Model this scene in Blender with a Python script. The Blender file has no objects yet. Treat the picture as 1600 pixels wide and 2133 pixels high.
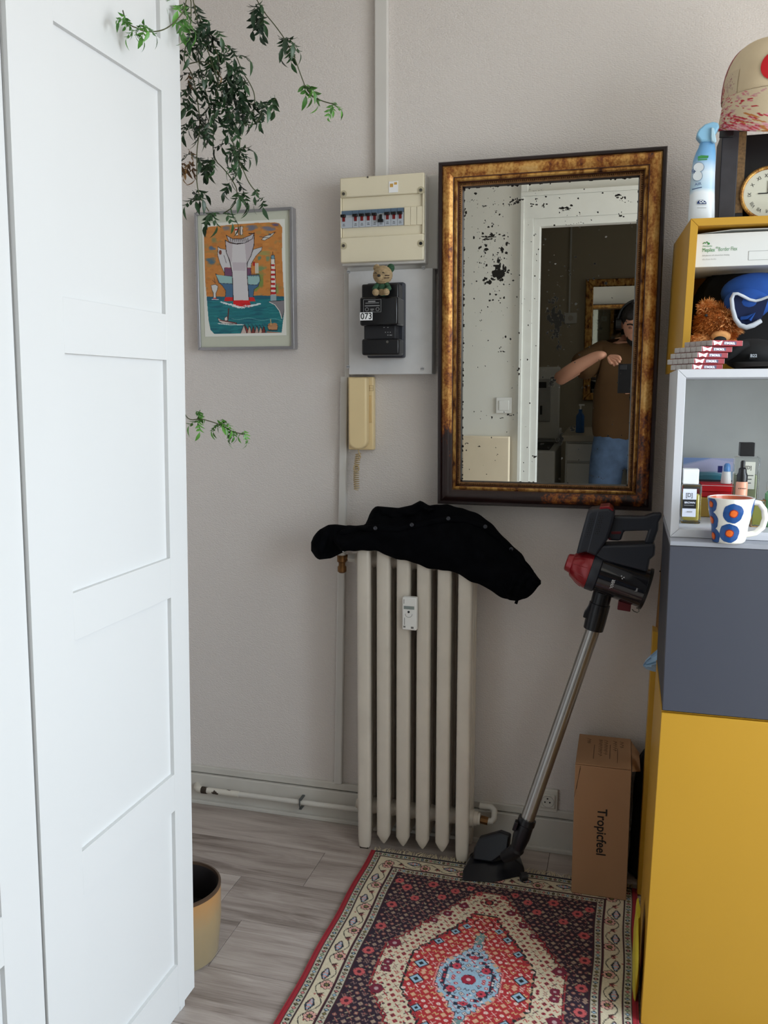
import bpy, bmesh, math, random
import numpy as np
from mathutils import Vector, Matrix, Euler
random.seed(7); rng = np.random.default_rng(7)
PI = math.pi
scene = bpy.context.scene
COL = scene.collection

# ------------------------------------------------------------------ camera
F_PX, PITCH, YAW, EYE = 1800.0, math.radians(7.9), math.radians(15.6), 1.34
cam_d = bpy.data.cameras.new('camera')
cam_d.sensor_fit = 'HORIZONTAL'; cam_d.sensor_width = 36.0
cam_d.lens = 36.0 * F_PX / 1600.0; cam_d.clip_start = 0.01; cam_d.clip_end = 60
cam = bpy.data.objects.new('camera', cam_d); COL.objects.link(cam)
cam.location = (0, 0, EYE); cam.rotation_euler = (PI/2 - PITCH, 0, YAW)
scene.camera = cam

# ------------------------------------------------------------------ world, window light, exposure
world = bpy.data.worlds.new('world'); scene.world = world; world.use_nodes = True
bg = world.node_tree.nodes['Background']
bg.inputs[0].default_value = (0.62, 0.78, 1.0, 1); bg.inputs[1].default_value = 1.6

def area(name, loc, rot, sx, sy, power, color):
    l = bpy.data.lights.new(name, 'AREA'); l.shape = 'RECTANGLE'; l.size = sx; l.size_y = sy
    l.energy = power; l.color = color
    o = bpy.data.objects.new(name, l); o.location = loc; o.rotation_euler = rot; COL.objects.link(o); return o
# daylight entering through the window of the right-hand wall (light faces -X)
sky_l = area('window_skylight', (1.87, 0.92, 1.40), (0, math.radians(54), 0), 1.85, 1.4, 35, (0.68, 0.85, 1.0)); sky_l.data.spread = math.radians(125)      # sky, from above
area('window_daylight', (1.86, 0.92, 1.40), (0, math.radians(122), 0), 1.85, 1.4, 36, (1.0, 0.95, 0.87))     # light off the street and facades, from below
# weak fill light added for the kitchen; no window is built there
area('kitchen_fill', (0.95, -1.1, 1.9), (0, math.radians(90), 0), 0.5, 0.5, 1.3, (1.0, 0.93, 0.82))
vs = scene.view_settings
vs.view_transform = 'Standard'; vs.look = 'None'; vs.gamma = 1.0; vs.use_curve_mapping = False
vs.exposure = 0.0

# ------------------------------------------------------------------ helpers
def ray(px, py):
    x = (px-800)/F_PX; y = (py-1066.5)/F_PX
    d = y*math.cos(PITCH)+math.sin(PITCH); f = math.cos(PITCH)-y*math.sin(PITCH)
    return Vector((-f*math.sin(YAW)+x*math.cos(YAW), f*math.cos(YAW)+x*math.sin(YAW), -d))
def at(px, py, X=None, Y=None, Z=None):
    r = ray(px, py)
    t = Y/r.y if Y is not None else (X/r.x if X is not None else (Z-EYE)/r.z)
    return Vector((0, 0, EYE)) + r*t

def lin(c):
    out = []
    for v in c[:3]:
        v = v/255.0
        out.append(v/12.92 if v <= 0.04045 else ((v+0.055)/1.055)**2.4)
    return (*out, 1.0)

class NT:
    def __init__(s, m):
        m.use_nodes = True; s.t = m.node_tree; s.n = s.t.nodes; s.b = s.n['Principled BSDF']
    def add(s, typ, **kw):
        n = s.n.new(typ)
        for k, v in kw.items():
            if k.startswith('i_'):
                n.inputs[k[2:].replace('_', ' ')].default_value = v
            else: setattr(n, k, v)
        return n
    def link(s, a, b): s.t.links.new(a, b)
    def coord(s, scale=(1, 1, 1), kind='Object', rot=(0, 0, 0)):
        c = s.add('ShaderNodeTexCoord'); m = s.add('ShaderNodeMapping')
        m.inputs['Scale'].default_value = scale; m.inputs['Rotation'].default_value = rot
        s.link(c.outputs[kind], m.inputs[0]); return m.outputs[0]
    def noise(s, vec, scale, detail=3, rough=0.5, dist=0.0):
        n = s.add('ShaderNodeTexNoise'); n.inputs['Scale'].default_value = scale
        n.inputs['Detail'].default_value = detail; n.inputs['Roughness'].default_value = rough
        n.inputs['Distortion'].default_value = dist
        if vec: s.link(vec, n.inputs['Vector'])
        return n.outputs['Fac']
    def ramp(s, fac, stops):
        r = s.add('ShaderNodeValToRGB'); e = r.color_ramp.elements
        while len(e) < len(stops): e.new(0.5)
        for el, (p, c) in zip(e, stops): el.position = p; el.color = c
        s.link(fac, r.inputs[0]); return r.outputs[0]
    def mix(s, fac, a, b):
        m = s.add('ShaderNodeMix'); m.data_type = 'RGBA'
        for sock, v in ((m.inputs[0], fac), (m.inputs[6], a), (m.inputs[7], b)):
            if hasattr(v, 'is_linked'): s.link(v, sock)
            else: sock.default_value = v
        return m.outputs[2]
    def math(s, op, a, b=0.0):
        m = s.add('ShaderNodeMath'); m.operation = op
        for sock, v in ((m.inputs[0], a), (m.inputs[1], b)):
            if hasattr(v, 'is_linked'): s.link(v, sock)
            else: sock.default_value = v
        return m.outputs[0]
    def bump(s, h, strength=0.3, dist=0.001):
        b = s.add('ShaderNodeBump'); b.inputs['Strength'].default_value = strength
        b.inputs['Distance'].default_value = dist
        s.link(h, b.inputs['Height']); s.link(b.outputs[0], s.b.inputs['Normal'])
    def out(s, sock): s.link(sock, s.b.inputs['Base Color'])

MATS = {}
def mat(name, c, rough=0.5, metal=0.0, var=0.06, vs_=14.0, bump=0.0, bs=180.0, coat=0.0, trans=0.0, ior=1.45, alpha=1.0):
    if name in MATS: return MATS[name]
    m = bpy.data.materials.new(name); MATS[name] = m; t = NT(m); b = t.b
    b.inputs['Roughness'].default_value = rough; b.inputs['Metallic'].default_value = metal
    b.inputs['Coat Weight'].default_value = coat; b.inputs['Transmission Weight'].default_value = trans
    b.inputs['IOR'].default_value = ior
    l = lin(c); v = t.coord()
    if var > 0:
        f = t.noise(v, vs_, 4)
        t.out(t.ramp(f, [(0.25, tuple(x*(1-var) for x in l[:3])+(1,)), (0.75, tuple(min(1, x*(1+var)) for x in l[:3])+(1,))]))
    else: b.inputs['Base Color'].default_value = l
    if bump > 0: t.bump(t.noise(v, bs, 2), bump, 0.001)
    return m

class G:
    """collects geometry (world coordinates) for one mesh"""
    def __init__(s): s.v = []; s.f = []; s.mi = []; s.cur = 0; s.M = None
    def addv(s, pts):
        i = len(s.v)
        if s.M is not None: pts = [s.M @ Vector(p) for p in pts]
        s.v += [tuple(p) for p in pts]; return i
    def face(s, idx): s.f.append(tuple(idx)); s.mi.append(s.cur)
    def box(s, x0, x1, y0, y1, z0, z1, R=None):
        pts = [Vector((x, y, z)) for z in (z0, z1) for y in (y0, y1) for x in (x0, x1)]
        if R is not None:
            c = Vector(((x0+x1)/2, (y0+y1)/2, (z0+z1)/2)); pts = [c + R @ (p-c) for p in pts]
        i = s.addv(pts)
        for q in ((0, 2, 3, 1), (4, 5, 7, 6), (0, 1, 5, 4), (2, 6, 7, 3), (0, 4, 6, 2), (1, 3, 7, 5)):
            s.face([i+k for k in q])
        return s
    def tube(s, pts, r, n=10, caps=True, flat=1.0):
        pts = [Vector(p) for p in pts]; L = len(pts)
        rs = r if isinstance(r, (list, tuple)) else [r]*L
        prev = None; rings = []
        for k in range(L):
            if k == 0: d = pts[1]-pts[0]
            elif k == L-1: d = pts[-1]-pts[-2]
            else: d = (pts[k+1]-pts[k]).normalized() + (pts[k]-pts[k-1]).normalized()
            if d.length < 1e-9: d = Vector((0, 0, 1))
            d.normalize()
            if prev is None:
                a = Vector((0, 0, 1)) if abs(d.z) < 0.9 else Vector((0, 1, 0))
                u = d.cross(a).normalized()
            else:
                u = prev - d*prev.dot(d)
                u = u.normalized() if u.length > 1e-6 else d.orthogonal().normalized()
            prev = u; w = d.cross(u)
            rings.append(s.addv([pts[k] + (u*math.cos(2*PI*j/n) + w*math.sin(2*PI*j/n)*flat)*rs[k] for j in range(n)]))
        for k in range(L-1):
            a, b = rings[k], rings[k+1]
            for j in range(n): s.face((a+j, a+(j+1) % n, b+(j+1) % n, b+j))
        if caps:
            s.face([rings[0]+j for j in reversed(range(n))]); s.face([rings[-1]+j for j in range(n)])
        return s
    def cyl(s, p0, p1, r0, r1=None, n=16): return s.tube([p0, p1], [r0, r0 if r1 is None else r1], n)
    def lathe(s, prof, c, axis=(0, 0, 1), n=28, close=True):
        """prof: list of (radius, height along axis)"""
        c = Vector(c); ax = Vector(axis).normalized(); u = ax.orthogonal().normalized(); w = ax.cross(u); rings = []
        for r, h in prof:
            rings.append(s.addv([c + ax*h + (u*math.cos(2*PI*j/n) + w*math.sin(2*PI*j/n))*max(r, 1e-5) for j in range(n)]))
        for a, b in zip(rings, rings[1:]):
            for j in range(n): s.face((a+j, a+(j+1) % n, b+(j+1) % n, b+j))
        if close:
            s.face([rings[0]+j for j in reversed(range(n))]); s.face([rings[-1]+j for j in range(n)])
        return s
    def ell(s, c, r, n=16, R=None):
        c = Vector(c); rings = []
        m = max(6, n//2)
        top = s.addv([c + (R @ Vector((0, 0, r[2])) if R else Vector((0, 0, r[2])))])
        for k in range(1, m):
            th = PI*k/m; ring = []
            for j in range(n):
                p = Vector((r[0]*math.sin(th)*math.cos(2*PI*j/n), r[1]*math.sin(th)*math.sin(2*PI*j/n), r[2]*math.cos(th)))
                ring.append(c + (R @ p if R else p))
            rings.append(s.addv(ring))
        bot = s.addv([c - (R @ Vector((0, 0, r[2])) if R else Vector((0, 0, r[2])))])
        for j in range(n): s.face((top, rings[0]+j, rings[0]+(j+1) % n)); s.face((bot, rings[-1]+(j+1) % n, rings[-1]+j))
        for a, b in zip(rings, rings[1:]):
            for j in range(n): s.face((a+j, b+j, b+(j+1) % n, a+(j+1) % n))
        return s
    def slab(s, front, back):
        """closed solid between two matching outlines"""
        n = len(front); a = s.addv(front); b = s.addv(back)
        s.face([a+i for i in range(n)]); s.face([b+i for i in reversed(range(n))])
        for i in range(n): j = (i+1) % n; s.face((a+j, a+i, b+i, b+j))
        return s
    def pslab(s, px, Y, th):
        """outline given as points of the photograph lying in the vertical plane y=Y, th deep"""
        f = [at(x, y, Y=Y) for x, y in px]
        return s.slab(f, [p + Vector((0, th, 0)) for p in f])
    def grid(s, rows, closed=False):
        n = len(rows[0]); ids = [s.addv(r) for r in rows]
        for a, b in zip(ids, ids[1:]):
            for j in range(n-1 if not closed else n): s.face((a+j, a+(j+1) % n, b+(j+1) % n, b+j))
        return s

RM = {}      # world matrix of every root
def thing(name, label, cat, loc=(0, 0, 0), rot=(0, 0, 0), group=None):
    o = bpy.data.objects.new(name, None); COL.objects.link(o); o.location = loc; o.rotation_euler = rot
    o.empty_display_size = 0.02
    o['label'] = label; o['category'] = cat
    if group: o['group'] = group
    RM[o.name] = Matrix.Translation(loc) @ Euler(rot).to_matrix().to_4x4()
    return o

def put(name, g, m, parent=None, label=None, cat=None, group=None, kind=None, bevel=0.0, seg=2, smooth=38, local=False, sub=0, recalc=True):
    me = bpy.data.meshes.new(name); me.from_pydata(g.v, [], g.f)
    ms = m if isinstance(m, (list, tuple)) else [m]
    for q in ms: me.materials.append(q)
    if len(ms) > 1: me.polygons.foreach_set('material_index', g.mi)
    if parent is not None:
        if not local: me.transform(RM[parent.name].inverted())
        wm = RM[parent.name]
    else: wm = Matrix.Identity(4)
    if recalc:
        bm = bmesh.new(); bm.from_mesh(me); bmesh.ops.recalc_face_normals(bm, faces=bm.faces); bm.to_mesh(me); bm.free()
    if smooth:
        me.shade_smooth(); me.set_sharp_from_angle(angle=math.radians(smooth))
    else: me.shade_flat()
    o = bpy.data.objects.new(name, me); COL.objects.link(o)
    if parent is not None: o.parent = parent
    else:
        # origin at the thing's base
        vs_ = [v.co for v in me.vertices]
        c = Vector(((min(v.x for v in vs_)+max(v.x for v in vs_))/2, (min(v.y for v in vs_)+max(v.y for v in vs_))/2, min(v.z for v in vs_)))
        me.transform(Matrix.Translation(-c)); o.location = c; wm = Matrix.Translation(c)
    RM[o.name] = wm
    if label: o['label'] = label
    if cat: o['category'] = cat
    if group: o['group'] = group
    if kind: o['kind'] = kind
    if bevel > 0:
        b = o.modifiers.new('bevel', 'BEVEL'); b.width = bevel; b.segments = seg; b.limit_method = 'ANGLE'; b.angle_limit = math.radians(40)
        b.harden_normals = False
    if sub:
        b = o.modifiers.new('sub', 'SUBSURF'); b.levels = sub; b.render_levels = sub
    return o

def dup(root, loc=None, rot=None, label=None, group=None, scale=None):
    def cp(o, par):
        c = o.copy(); COL.objects.link(c)
        if par is not None: c.parent = par
        for ch in o.children: cp(ch, c)
        return c
    r = cp(root, None)
    if loc is not None: r.location = loc
    if rot is not None: r.rotation_euler = rot
    if scale is not None: r.scale = scale
    if label: r['label'] = label
    if group: r['group'] = group
    return r

def text(s, size, origin, right, up, m, parent, name='lettering', bold=0.0, label=None, sx=1.0):
    """flat lettering lying in the plane of the two world vectors, starting at origin (baseline left)"""
    cu = bpy.data.curves.new('t', 'FONT'); cu.body = s; cu.size = size; cu.extrude = 0.0; cu.offset = bold; cu.resolution_u = 3
    ob = bpy.data.objects.new('t', cu); COL.objects.link(ob)
    dg = bpy.context.evaluated_depsgraph_get()
    me = bpy.data.meshes.new_from_object(ob.evaluated_get(dg)); bpy.data.objects.remove(ob)
    right = Vector(right).normalized(); up = Vector(up).normalized(); n = right.cross(up)
    M = Matrix(((right.x*sx, up.x, n.x, origin[0]), (right.y*sx, up.y, n.y, origin[1]), (right.z*sx, up.z, n.z, origin[2]), (0, 0, 0, 1)))
    me.transform(M)
    if parent is not None: me.transform(RM[parent.name].inverted())
    me.materials.clear(); me.materials.append(m); me.name = name
    o = bpy.data.objects.new(name, me); COL.objects.link(o)
    if parent is not None: o.parent = parent; RM[o.name] = RM[parent.name]
    if label: o['label'] = label
    return o

# flat prints: a small painter, its result becomes a dense sheet with one colour per point
class Paint:
    def __init__(s, w, h, bgc):
        s.w, s.h = w, h; s.a = np.zeros((h, w, 3), np.float32); s.a[:] = bgc
        s.Y, s.X = np.mgrid[0:h, 0:w].astype(np.float32)
    def put(s, m, c, op=1.0): s.a[m] = s.a[m]*(1-op) + np.array(c, np.float32)*op
    def poly(s, pts, c, op=1.0):
        m = np.zeros((s.h, s.w), bool); n = len(pts)
        for i in range(n):
            x0, y0 = pts[i]; x1, y1 = pts[(i+1) % n]
            if y0 == y1: continue
            cond = ((y0 > s.Y) != (y1 > s.Y)) & (s.X < (x1-x0)*(s.Y-y0)/(y1-y0)+x0)
            m ^= cond
        s.put(m, c, op); return m
    def disc(s, x, y, rx, ry, c, op=1.0): s.put(((s.X-x)/rx)**2 + ((s.Y-y)/ry)**2 <= 1, c, op)
    def line(s, pts, w, c, op=1.0):
        for (x0, y0), (x1, y1) in zip(pts, pts[1:]):
            dx, dy = x1-x0, y1-y0; L = dx*dx+dy*dy+1e-9
            t = np.clip(((s.X-x0)*dx+(s.Y-y0)*dy)/L, 0, 1)
            s.put((s.X-x0-t*dx)**2+(s.Y-y0-t*dy)**2 <= (w/2)**2, c, op)
    def rect(s, x0, y0, x1, y1, c, op=1.0): s.put((s.X >= x0) & (s.X <= x1) & (s.Y >= y0) & (s.Y <= y1), c, op)

def sheet(name, paint, fn, m, parent, **kw):
    """dense sheet; fn(u,v) -> point, u right 0..1, v down 0..1"""
    h, w = paint.h, paint.w
    P = fn(np.linspace(0, 1, w)[None, :].repeat(h, 0), np.linspace(0, 1, h)[:, None].repeat(w, 1)).reshape(-1, 3)
    idx = np.arange(w*h).reshape(h, w)
    q = np.stack([idx[:-1, :-1], idx[1:, :-1], idx[1:, 1:], idx[:-1, 1:]], -1).reshape(-1, 4)
    me = bpy.data.meshes.new(name)
    me.vertices.add(w*h); me.vertices.foreach_set('co', P.astype(np.float32).ravel())
    me.loops.add(q.size); me.loops.foreach_set('vertex_index', q.ravel().astype(np.int32))
    me.polygons.add(len(q)); me.polygons.foreach_set('loop_start', np.arange(0, q.size, 4, dtype=np.int32))
    me.update(calc_edges=True)
    c = np.clip(paint.a/255.0, 0, 1); c = np.where(c <= 0.04045, c/12.92, ((c+0.055)/1.055)**2.4)
    at_ = me.color_attributes.new('paint', 'FLOAT_COLOR', 'POINT')
    at_.data.foreach_set('color', np.concatenate([c.reshape(-1, 3), np.ones((w*h, 1))], 1).astype(np.float32).ravel())
    me.transform(RM[parent.name].inverted()) if parent is not None else None
    me.materials.append(m); me.shade_smooth()
    o = bpy.data.objects.new(name, me); COL.objects.link(o)
    if parent is not None: o.parent = parent; RM[o.name] = RM[parent.name]
    for k, v in kw.items(): o[k] = v
    return o

def paintmat(name, rough=0.6, coat=0.0, bump=0.0, bs=600.0):
    m = bpy.data.materials.new(name); t = NT(m); a = t.add('ShaderNodeVertexColor'); a.layer_name = 'paint'
    t.out(a.outputs[0]); t.b.inputs['Roughness'].default_value = rough; t.b.inputs['Coat Weight'].default_value = coat
    if bump: t.bump(t.noise(t.coord(), bs, 2), bump, 0.002)
    return m
def rz(a): return Matrix.Rotation(a, 3, 'Z')
def ry(a): return Matrix.Rotation(a, 3, 'Y')
def rx(a): return Matrix.Rotation(a, 3, 'X')
W = 2.45       # the back wall's face

# ------------------------------------------------------------------ materials
def wallpaper(name, c):
    m = bpy.data.materials.new(name); t = NT(m)
    l = lin(c); v = t.coord()
    f = t.noise(v, 2.2, 3)
    t.out(t.ramp(f, [(0.3, tuple(x*0.97 for x in l[:3])+(1,)), (0.7, tuple(x*1.02 for x in l[:3])+(1,))]))
    t.b.inputs['Roughness'].default_value = 0.75
    v2 = t.coord((1, 1, 2.1))
    vo = t.add('ShaderNodeTexVoronoi'); vo.inputs['Scale'].default_value = 185.0; vo.inputs['Randomness'].default_value = 0.75
    t.link(v2, vo.inputs['Vector'])
    h = t.math('ADD', t.math('MULTIPLY', vo.outputs['Distance'], -1.0), t.math('MULTIPLY', t.noise(v2, 60, 2), 0.08))
    t.bump(h, 0.55, 0.0022)
    return m
M_wall = wallpaper('embossed_wallpaper', (222, 215, 210))
M_wallW = mat('white_wall_paint', (226, 224, 216), 0.6, var=0.03, vs_=3, bump=0.1, bs=90)
M_ceil = mat('ceiling_paint', (232, 230, 224), 0.8, var=0.02)
M_kit = mat('kitchen_paint', (168, 160, 142), 0.75, var=0.05, vs_=2)
M_trim = mat('trim_paint', (206, 202, 194), 0.45, var=0.07, vs_=9, bump=0.15, bs=60)
M_board = mat('backing_board_paint', (214, 211, 206), 0.5, var=0.05, vs_=6, bump=0.12, bs=50)

def planks_mat():
    m = bpy.data.materials.new('grey_oak_laminate'); t = NT(m)
    oi = t.add('ShaderNodeObjectInfo')
    c = t.add('ShaderNodeTexCoord'); ad = t.add('ShaderNodeVectorMath', operation='ADD')
    mul = t.add('ShaderNodeVectorMath', operation='SCALE'); cb = t.add('ShaderNodeCombineXYZ')
    t.link(oi.outputs['Random'], cb.inputs[0]); t.link(oi.outputs['Random'], cb.inputs[1])
    t.link(cb.outputs[0], mul.inputs[0]); mul.inputs['Scale'].default_value = 37.0
    t.link(c.outputs['Object'], ad.inputs[0]); t.link(mul.outputs[0], ad.inputs[1])
    mp = t.add('ShaderNodeMapping'); mp.inputs['Scale'].default_value = (1.5, 11, 1); t.link(ad.outputs[0], mp.inputs[0])
    n1 = t.noise(mp.outputs[0], 1.6, 6, 0.62, 0.9)
    w = t.add('ShaderNodeTexWave'); w.wave_type = 'RINGS'; w.inputs['Scale'].default_value = 1.1
    w.inputs['Distortion'].default_value = 5.0; w.inputs['Detail'].default_value = 3; w.inputs['Detail Scale'].default_value = 1.2
    mp3 = t.add('ShaderNodeMapping'); mp3.inputs['Scale'].default_value = (1.0, 7, 1); t.link(ad.outputs[0], mp3.inputs[0])
    t.link(mp3.outputs[0], w.inputs['Vector'])
    mp2 = t.add('ShaderNodeMapping'); mp2.inputs['Scale'].default_value = (5, 160, 1); t.link(ad.outputs[0], mp2.inputs[0])
    n2 = t.noise(mp2.outputs[0], 1.5, 4, 0.6)
    f = t.math('ADD', t.math('MULTIPLY', n1, 0.68), t.math('ADD', t.math('MULTIPLY', w.outputs['Fac'], 0.045), t.math('MULTIPLY', n2, 0.30)))
    f = t.math('ADD', f, t.math('MULTIPLY', t.math('SUBTRACT', oi.outputs['Random'], 0.5), 0.16))
    t.out(t.ramp(f, [(0.30, lin((112, 99, 91))), (0.46, lin((158, 145, 137))), (0.60, lin((180, 168, 160))), (0.8, lin((200, 190, 182)))]))
    t.b.inputs['Roughness'].default_value = 0.42
    t.bump(n2, 0.12, 0.0006)
    return m
M_plank = planks_mat()

# ------------------------------------------------------------------ the room
CEIL = 2.75
floor = put('floor', G().box(-1.5, 1.95, -2.4, W+0.1, -0.06, -0.0035), mat('floor_gap', (38, 34, 31), 0.8), kind='structure', smooth=0)
rows = [2.43, 2.242, 2.062, 1.876, 1.690, 1.505, 1.32, 1.135, 0.95, 0.765, 0.58, 0.395, 0.21, 0.0]
offs = [-0.17, -0.806, 0.21, -0.903, -0.35, 0.45, -0.7, -0.1, 0.5, -0.45, 0.15, -0.8, -0.2]
for (a, b), jx in zip(zip(rows, rows[1:]), offs):
    xs = sorted([jx + k*1.2 for k in range(-3, 4)])
    xs = [-1.5] + [x for x in xs if -1.45 < x < 1.85] + [1.9]
    for x0, x1 in zip(xs, xs[1:]):
        put('plank', G().box(x0+0.0006, x1-0.0006, b+0.0006, a-0.0006, -0.003, 0.0), M_plank, floor, smooth=0, bevel=0.0005, seg=1)
put('wall_back', G().box(-1.56, 1.95, W, W+0.1, 0, CEIL), M_wall, kind='structure', smooth=0)
put('wall_left', G().box(-1.56, -1.5, 0.1, W, 0, CEIL), M_wall, kind='structure', smooth=0)
g = G()      # right wall, with its window opening
g.box(1.9, 1.96, 0.1, 0.16, 0, CEIL).box(1.9, 1.96, 1.68, W, 0, CEIL).box(1.9, 1.96, 0.16, 1.68, 0, 0.40).box(1.9, 1.96, 0.16, 1.68, 2.40, CEIL)
put('wall_right', g, M_wallW, kind='structure', smooth=0)
g = G()
for q in ((0.16, 0.20), (0.90, 0.94), (1.64, 1.68)): g.box(1.89, 1.95, q[0], q[1], 0.40, 2.40)
g.box(1.89, 1.95, 0.20, 1.64, 0.40, 0.45).box(1.89, 1.95, 0.20, 1.64, 2.35, 2.40)
put('window_1', g, mat('window_frame_white', (235, 235, 232), 0.4), kind='structure', smooth=0)
DX0, DX1, DTOP = -0.465, 0.46, 2.065
g = G()      # wall between room and kitchen with the doorway the photographer stands in
g.box(-1.56, DX0, 0.0, 0.1, 0, CEIL).box(DX1, 1.96, 0.0, 0.1, 0, CEIL).box(DX0, DX1, 0.0, 0.1, DTOP, CEIL)
put('wall_front', g, M_wallW, kind='structure', smooth=0)
put('ceiling', G().box(-1.6, 2.0, -2.45, W+0.1, CEIL, CEIL+0.05), M_ceil, kind='structure', smooth=0)
M_case = mat('door_casing_paint', (232, 232, 226), 0.4, var=0.03)
g = G()
g.box(DX0-0.090, DX0-0.03, 0.1, 0.118, 0, DTOP+0.14).box(DX0-0.03, DX0+0.004, 0.1, 0.112, 0, DTOP+0.06)
g.box(DX0-0.095, DX0-0.078, 0.1, 0.126, 0, DTOP+0.146)
g.box(DX0-0.0295, DX1+0.0295, 0.1, 0.1135, DTOP-0.004, DTOP+0.0345).box(DX0-0.0775, DX1+0.0895, 0.1, 0.1195, DTOP+0.035, DTOP+0.1455)
g.box(DX0-0.095, DX1+0.095, 0.1, 0.130, DTOP+0.146, DTOP+0.165)
g.box(DX1+0.03, DX1+0.09, 0.1, 0.118, 0, DTOP+0.14).box(DX1-0.004, DX1+0.03, 0.1, 0.112, 0, DTOP)
put('trim_1', g, M_case, kind='structure', smooth=0, bevel=0.002)
put('trim_2', G().box(DX0-0.095, DX0-0.06, 0.1, 0.125, DTOP+0.165, CEIL), M_case, kind='structure', smooth=0, bevel=0.002)
g = G(); g.box(-1.5, -1.44, -2.4, 0.0, 0, CEIL).box(1.0, 1.06, -2.4, 0, 0, CEIL).box(-1.5, 1.06, -2.06, -2.0, 0, CEIL)
put('wall_kitchen', g, M_kit, kind='structure', smooth=0)
# skirting with its lower ledge, rail above it
put('baseboard_back', G().box(-1.5, 1.9, W-0.02, W, 0.0, 0.097).box(-1.5, 1.9, W-0.032, W-0.02, 0.0, 0.012), M_trim, kind='structure', smooth=0, bevel=0.002)
put('trim_3', G().box(-1.5, 1.9, W-0.012, W, 0.1005, 0.122), M_trim, kind='structure', smooth=0, bevel=0.002)
put('trim_4', G().box(-0.706, -0.669, W-0.02, W, 1.93, CEIL), M_board, kind='structure', smooth=0, bevel=0.003)
f = [Vector((-0.812, 2.432, 1.385)), Vector((-0.790, 2.432, 1.385)), Vector((-0.818, 2.432, 0.122)), Vector((-0.842, 2.432, 0.122))]
put('trim_5', G().slab(f, [p+Vector((0, 0.018, 0)) for p in f]), M_board, kind='structure', smooth=0, bevel=0.003)
put('trim_6', G().box(-0.522, -0.510, W-0.012, W, 1.37, 1.925), M_board, kind='structure', smooth=0, bevel=0.002)
put('trim_7', G().box(-0.800, -0.786, W-0.015, W, 1.38, 1.69), M_board, kind='structure', smooth=0, bevel=0.002)

# ------------------------------------------------------------------ common object materials
M_black = mat('black_plastic', (17, 17, 20), 0.35, var=0.1)
M_blackm = mat('matt_black_plastic', (28, 28, 32), 0.55, var=0.1)
M_cream = mat('cream_plastic', (224, 214, 188), 0.42, var=0.03, vs_=8)
M_white = mat('white_plastic', (232, 231, 227), 0.4, var=0.02)
M_screw = mat('screw_steel', (120, 118, 112), 0.35, 1.0, var=0.1)
M_ink = mat('black_ink', (25, 25, 28), 0.6, var=0.0)
M_paperw = mat('white_paper', (238, 238, 238), 0.6, var=0.0)
M_brass = mat('aged_brass', (120, 84, 48), 0.5, 0.7, var=0.3, vs_=60)

# ================================================================== wardrobe
M_ward = mat('white_lacquer_foil', (212, 212, 211), 0.34, var=0.01, vs_=2)
WX = -0.866
wr = thing('wardrobe', 'tall white wardrobe with framed panel doors on the left', 'wardrobe', (WX, 1.3, 0.0), (0, math.radians(1.0), 0))
lw = lambda g_, name, **k: put(name, g_, M_ward, wr, local=True, **k)
# local: x into the room, y along the doors (relative 1.3), z up
YF, YG, YN, YM = 0.256, -0.227, -0.2295, -0.70     # far edge, door joint, second door
g = G(); g.box(-0.60, -0.024, YF-0.02, YF, 0.0, 2.36); lw(g, 'side_panel', bevel=0.001)
g = G(); g.box(-0.60, -0.024, YM, YM+0.02, 0.0, 2.36); lw(g, 'side_panel')
g = G(); g.box(-0.60, -0.024, YM, YF, 2.34, 2.37); lw(g, 'top_panel')
g = G(); g.box(-0.60, -0.59, YM, YF, 0.03, 2.34); lw(g, 'back_panel')
g = G(); g.box(-0.045, -0.026, YM, YF-0.004, 0.0, 0.045); lw(g, 'plinth')
ZR = [0.151, 0.495, 0.573, 0.94, 1.019, 1.40, 1.485, 1.881, 1.969, 2.27]
def door(y0, y1, dx, tilt, stL, stR, label=None):
    """y0 near, y1 far"""
    g = G(); D = 0.022
    g.box(dx-D, dx-0.008, y0, y1, 0.050, 2.345)
    g2 = G()
    g2.box(dx-0.007, dx, y0, y0+stL, 0.050, 2.345); g2.box(dx-0.007, dx, y1-stR, y1, 0.050, 2.345)
    rails = [(0.050, ZR[0]), (ZR[1], ZR[2]), (ZR[3], ZR[4]), (ZR[5], ZR[6]), (ZR[7], ZR[8]), (ZR[9], 2.345)]
    d = put('door', g, M_ward, wr, local=True, bevel=0.0012)
    s1 = G().box(dx-0.008, dx, y0, y0+stL, 0.050, 2.345); s2 = G().box(dx-0.008, dx, y1-stR, y1, 0.050, 2.345)
    for s in (s1, s2):
        q = put('stile', s, M_ward, wr, local=True, bevel=0.0002, seg=1); q.parent = d
    for a, b in rails:
        q = put('rail', G().box(dx-0.008, dx, y0+stL, y1-stR, a, b), M_ward, wr, local=True, bevel=0.0002, seg=1); q.parent = d
    return d
door(YG, YF-0.0005, 0.0, 0, 0.103, 0.070)
d2 = door(YM, YN, -0.0025, 0, 0.068, 0.085)
d2.rotation_euler = (0, math.radians(-0.22), 0)

# ================================================================== hanging plant
def leafmat(name, a, b):
    m = bpy.data.materials.new(name); t = NT(m); oi = t.add('ShaderNodeObjectInfo')
    t.out(t.ramp(oi.outputs['Random'], [(0.0, lin(a)), (1.0, lin(b))]))
    t.b.inputs['Roughness'].default_value = 0.42
    t.b.inputs['Transmission Weight'].default_value = 0.0
    return m
M_leafD = leafmat('dark_green_leaf', (20, 40, 25), (44, 76, 40))
M_leafL = leafmat('fresh_green_leaf', (58, 104, 40), (92, 150, 56))
M_leafB = leafmat('dry_brown_leaf', (96, 66, 38), (140, 104, 60))
M_stem = mat('green_brown_stem', (74, 78, 50), 0.6)
M_pot = mat('white_ceramic', (225, 222, 214), 0.3)

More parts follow.
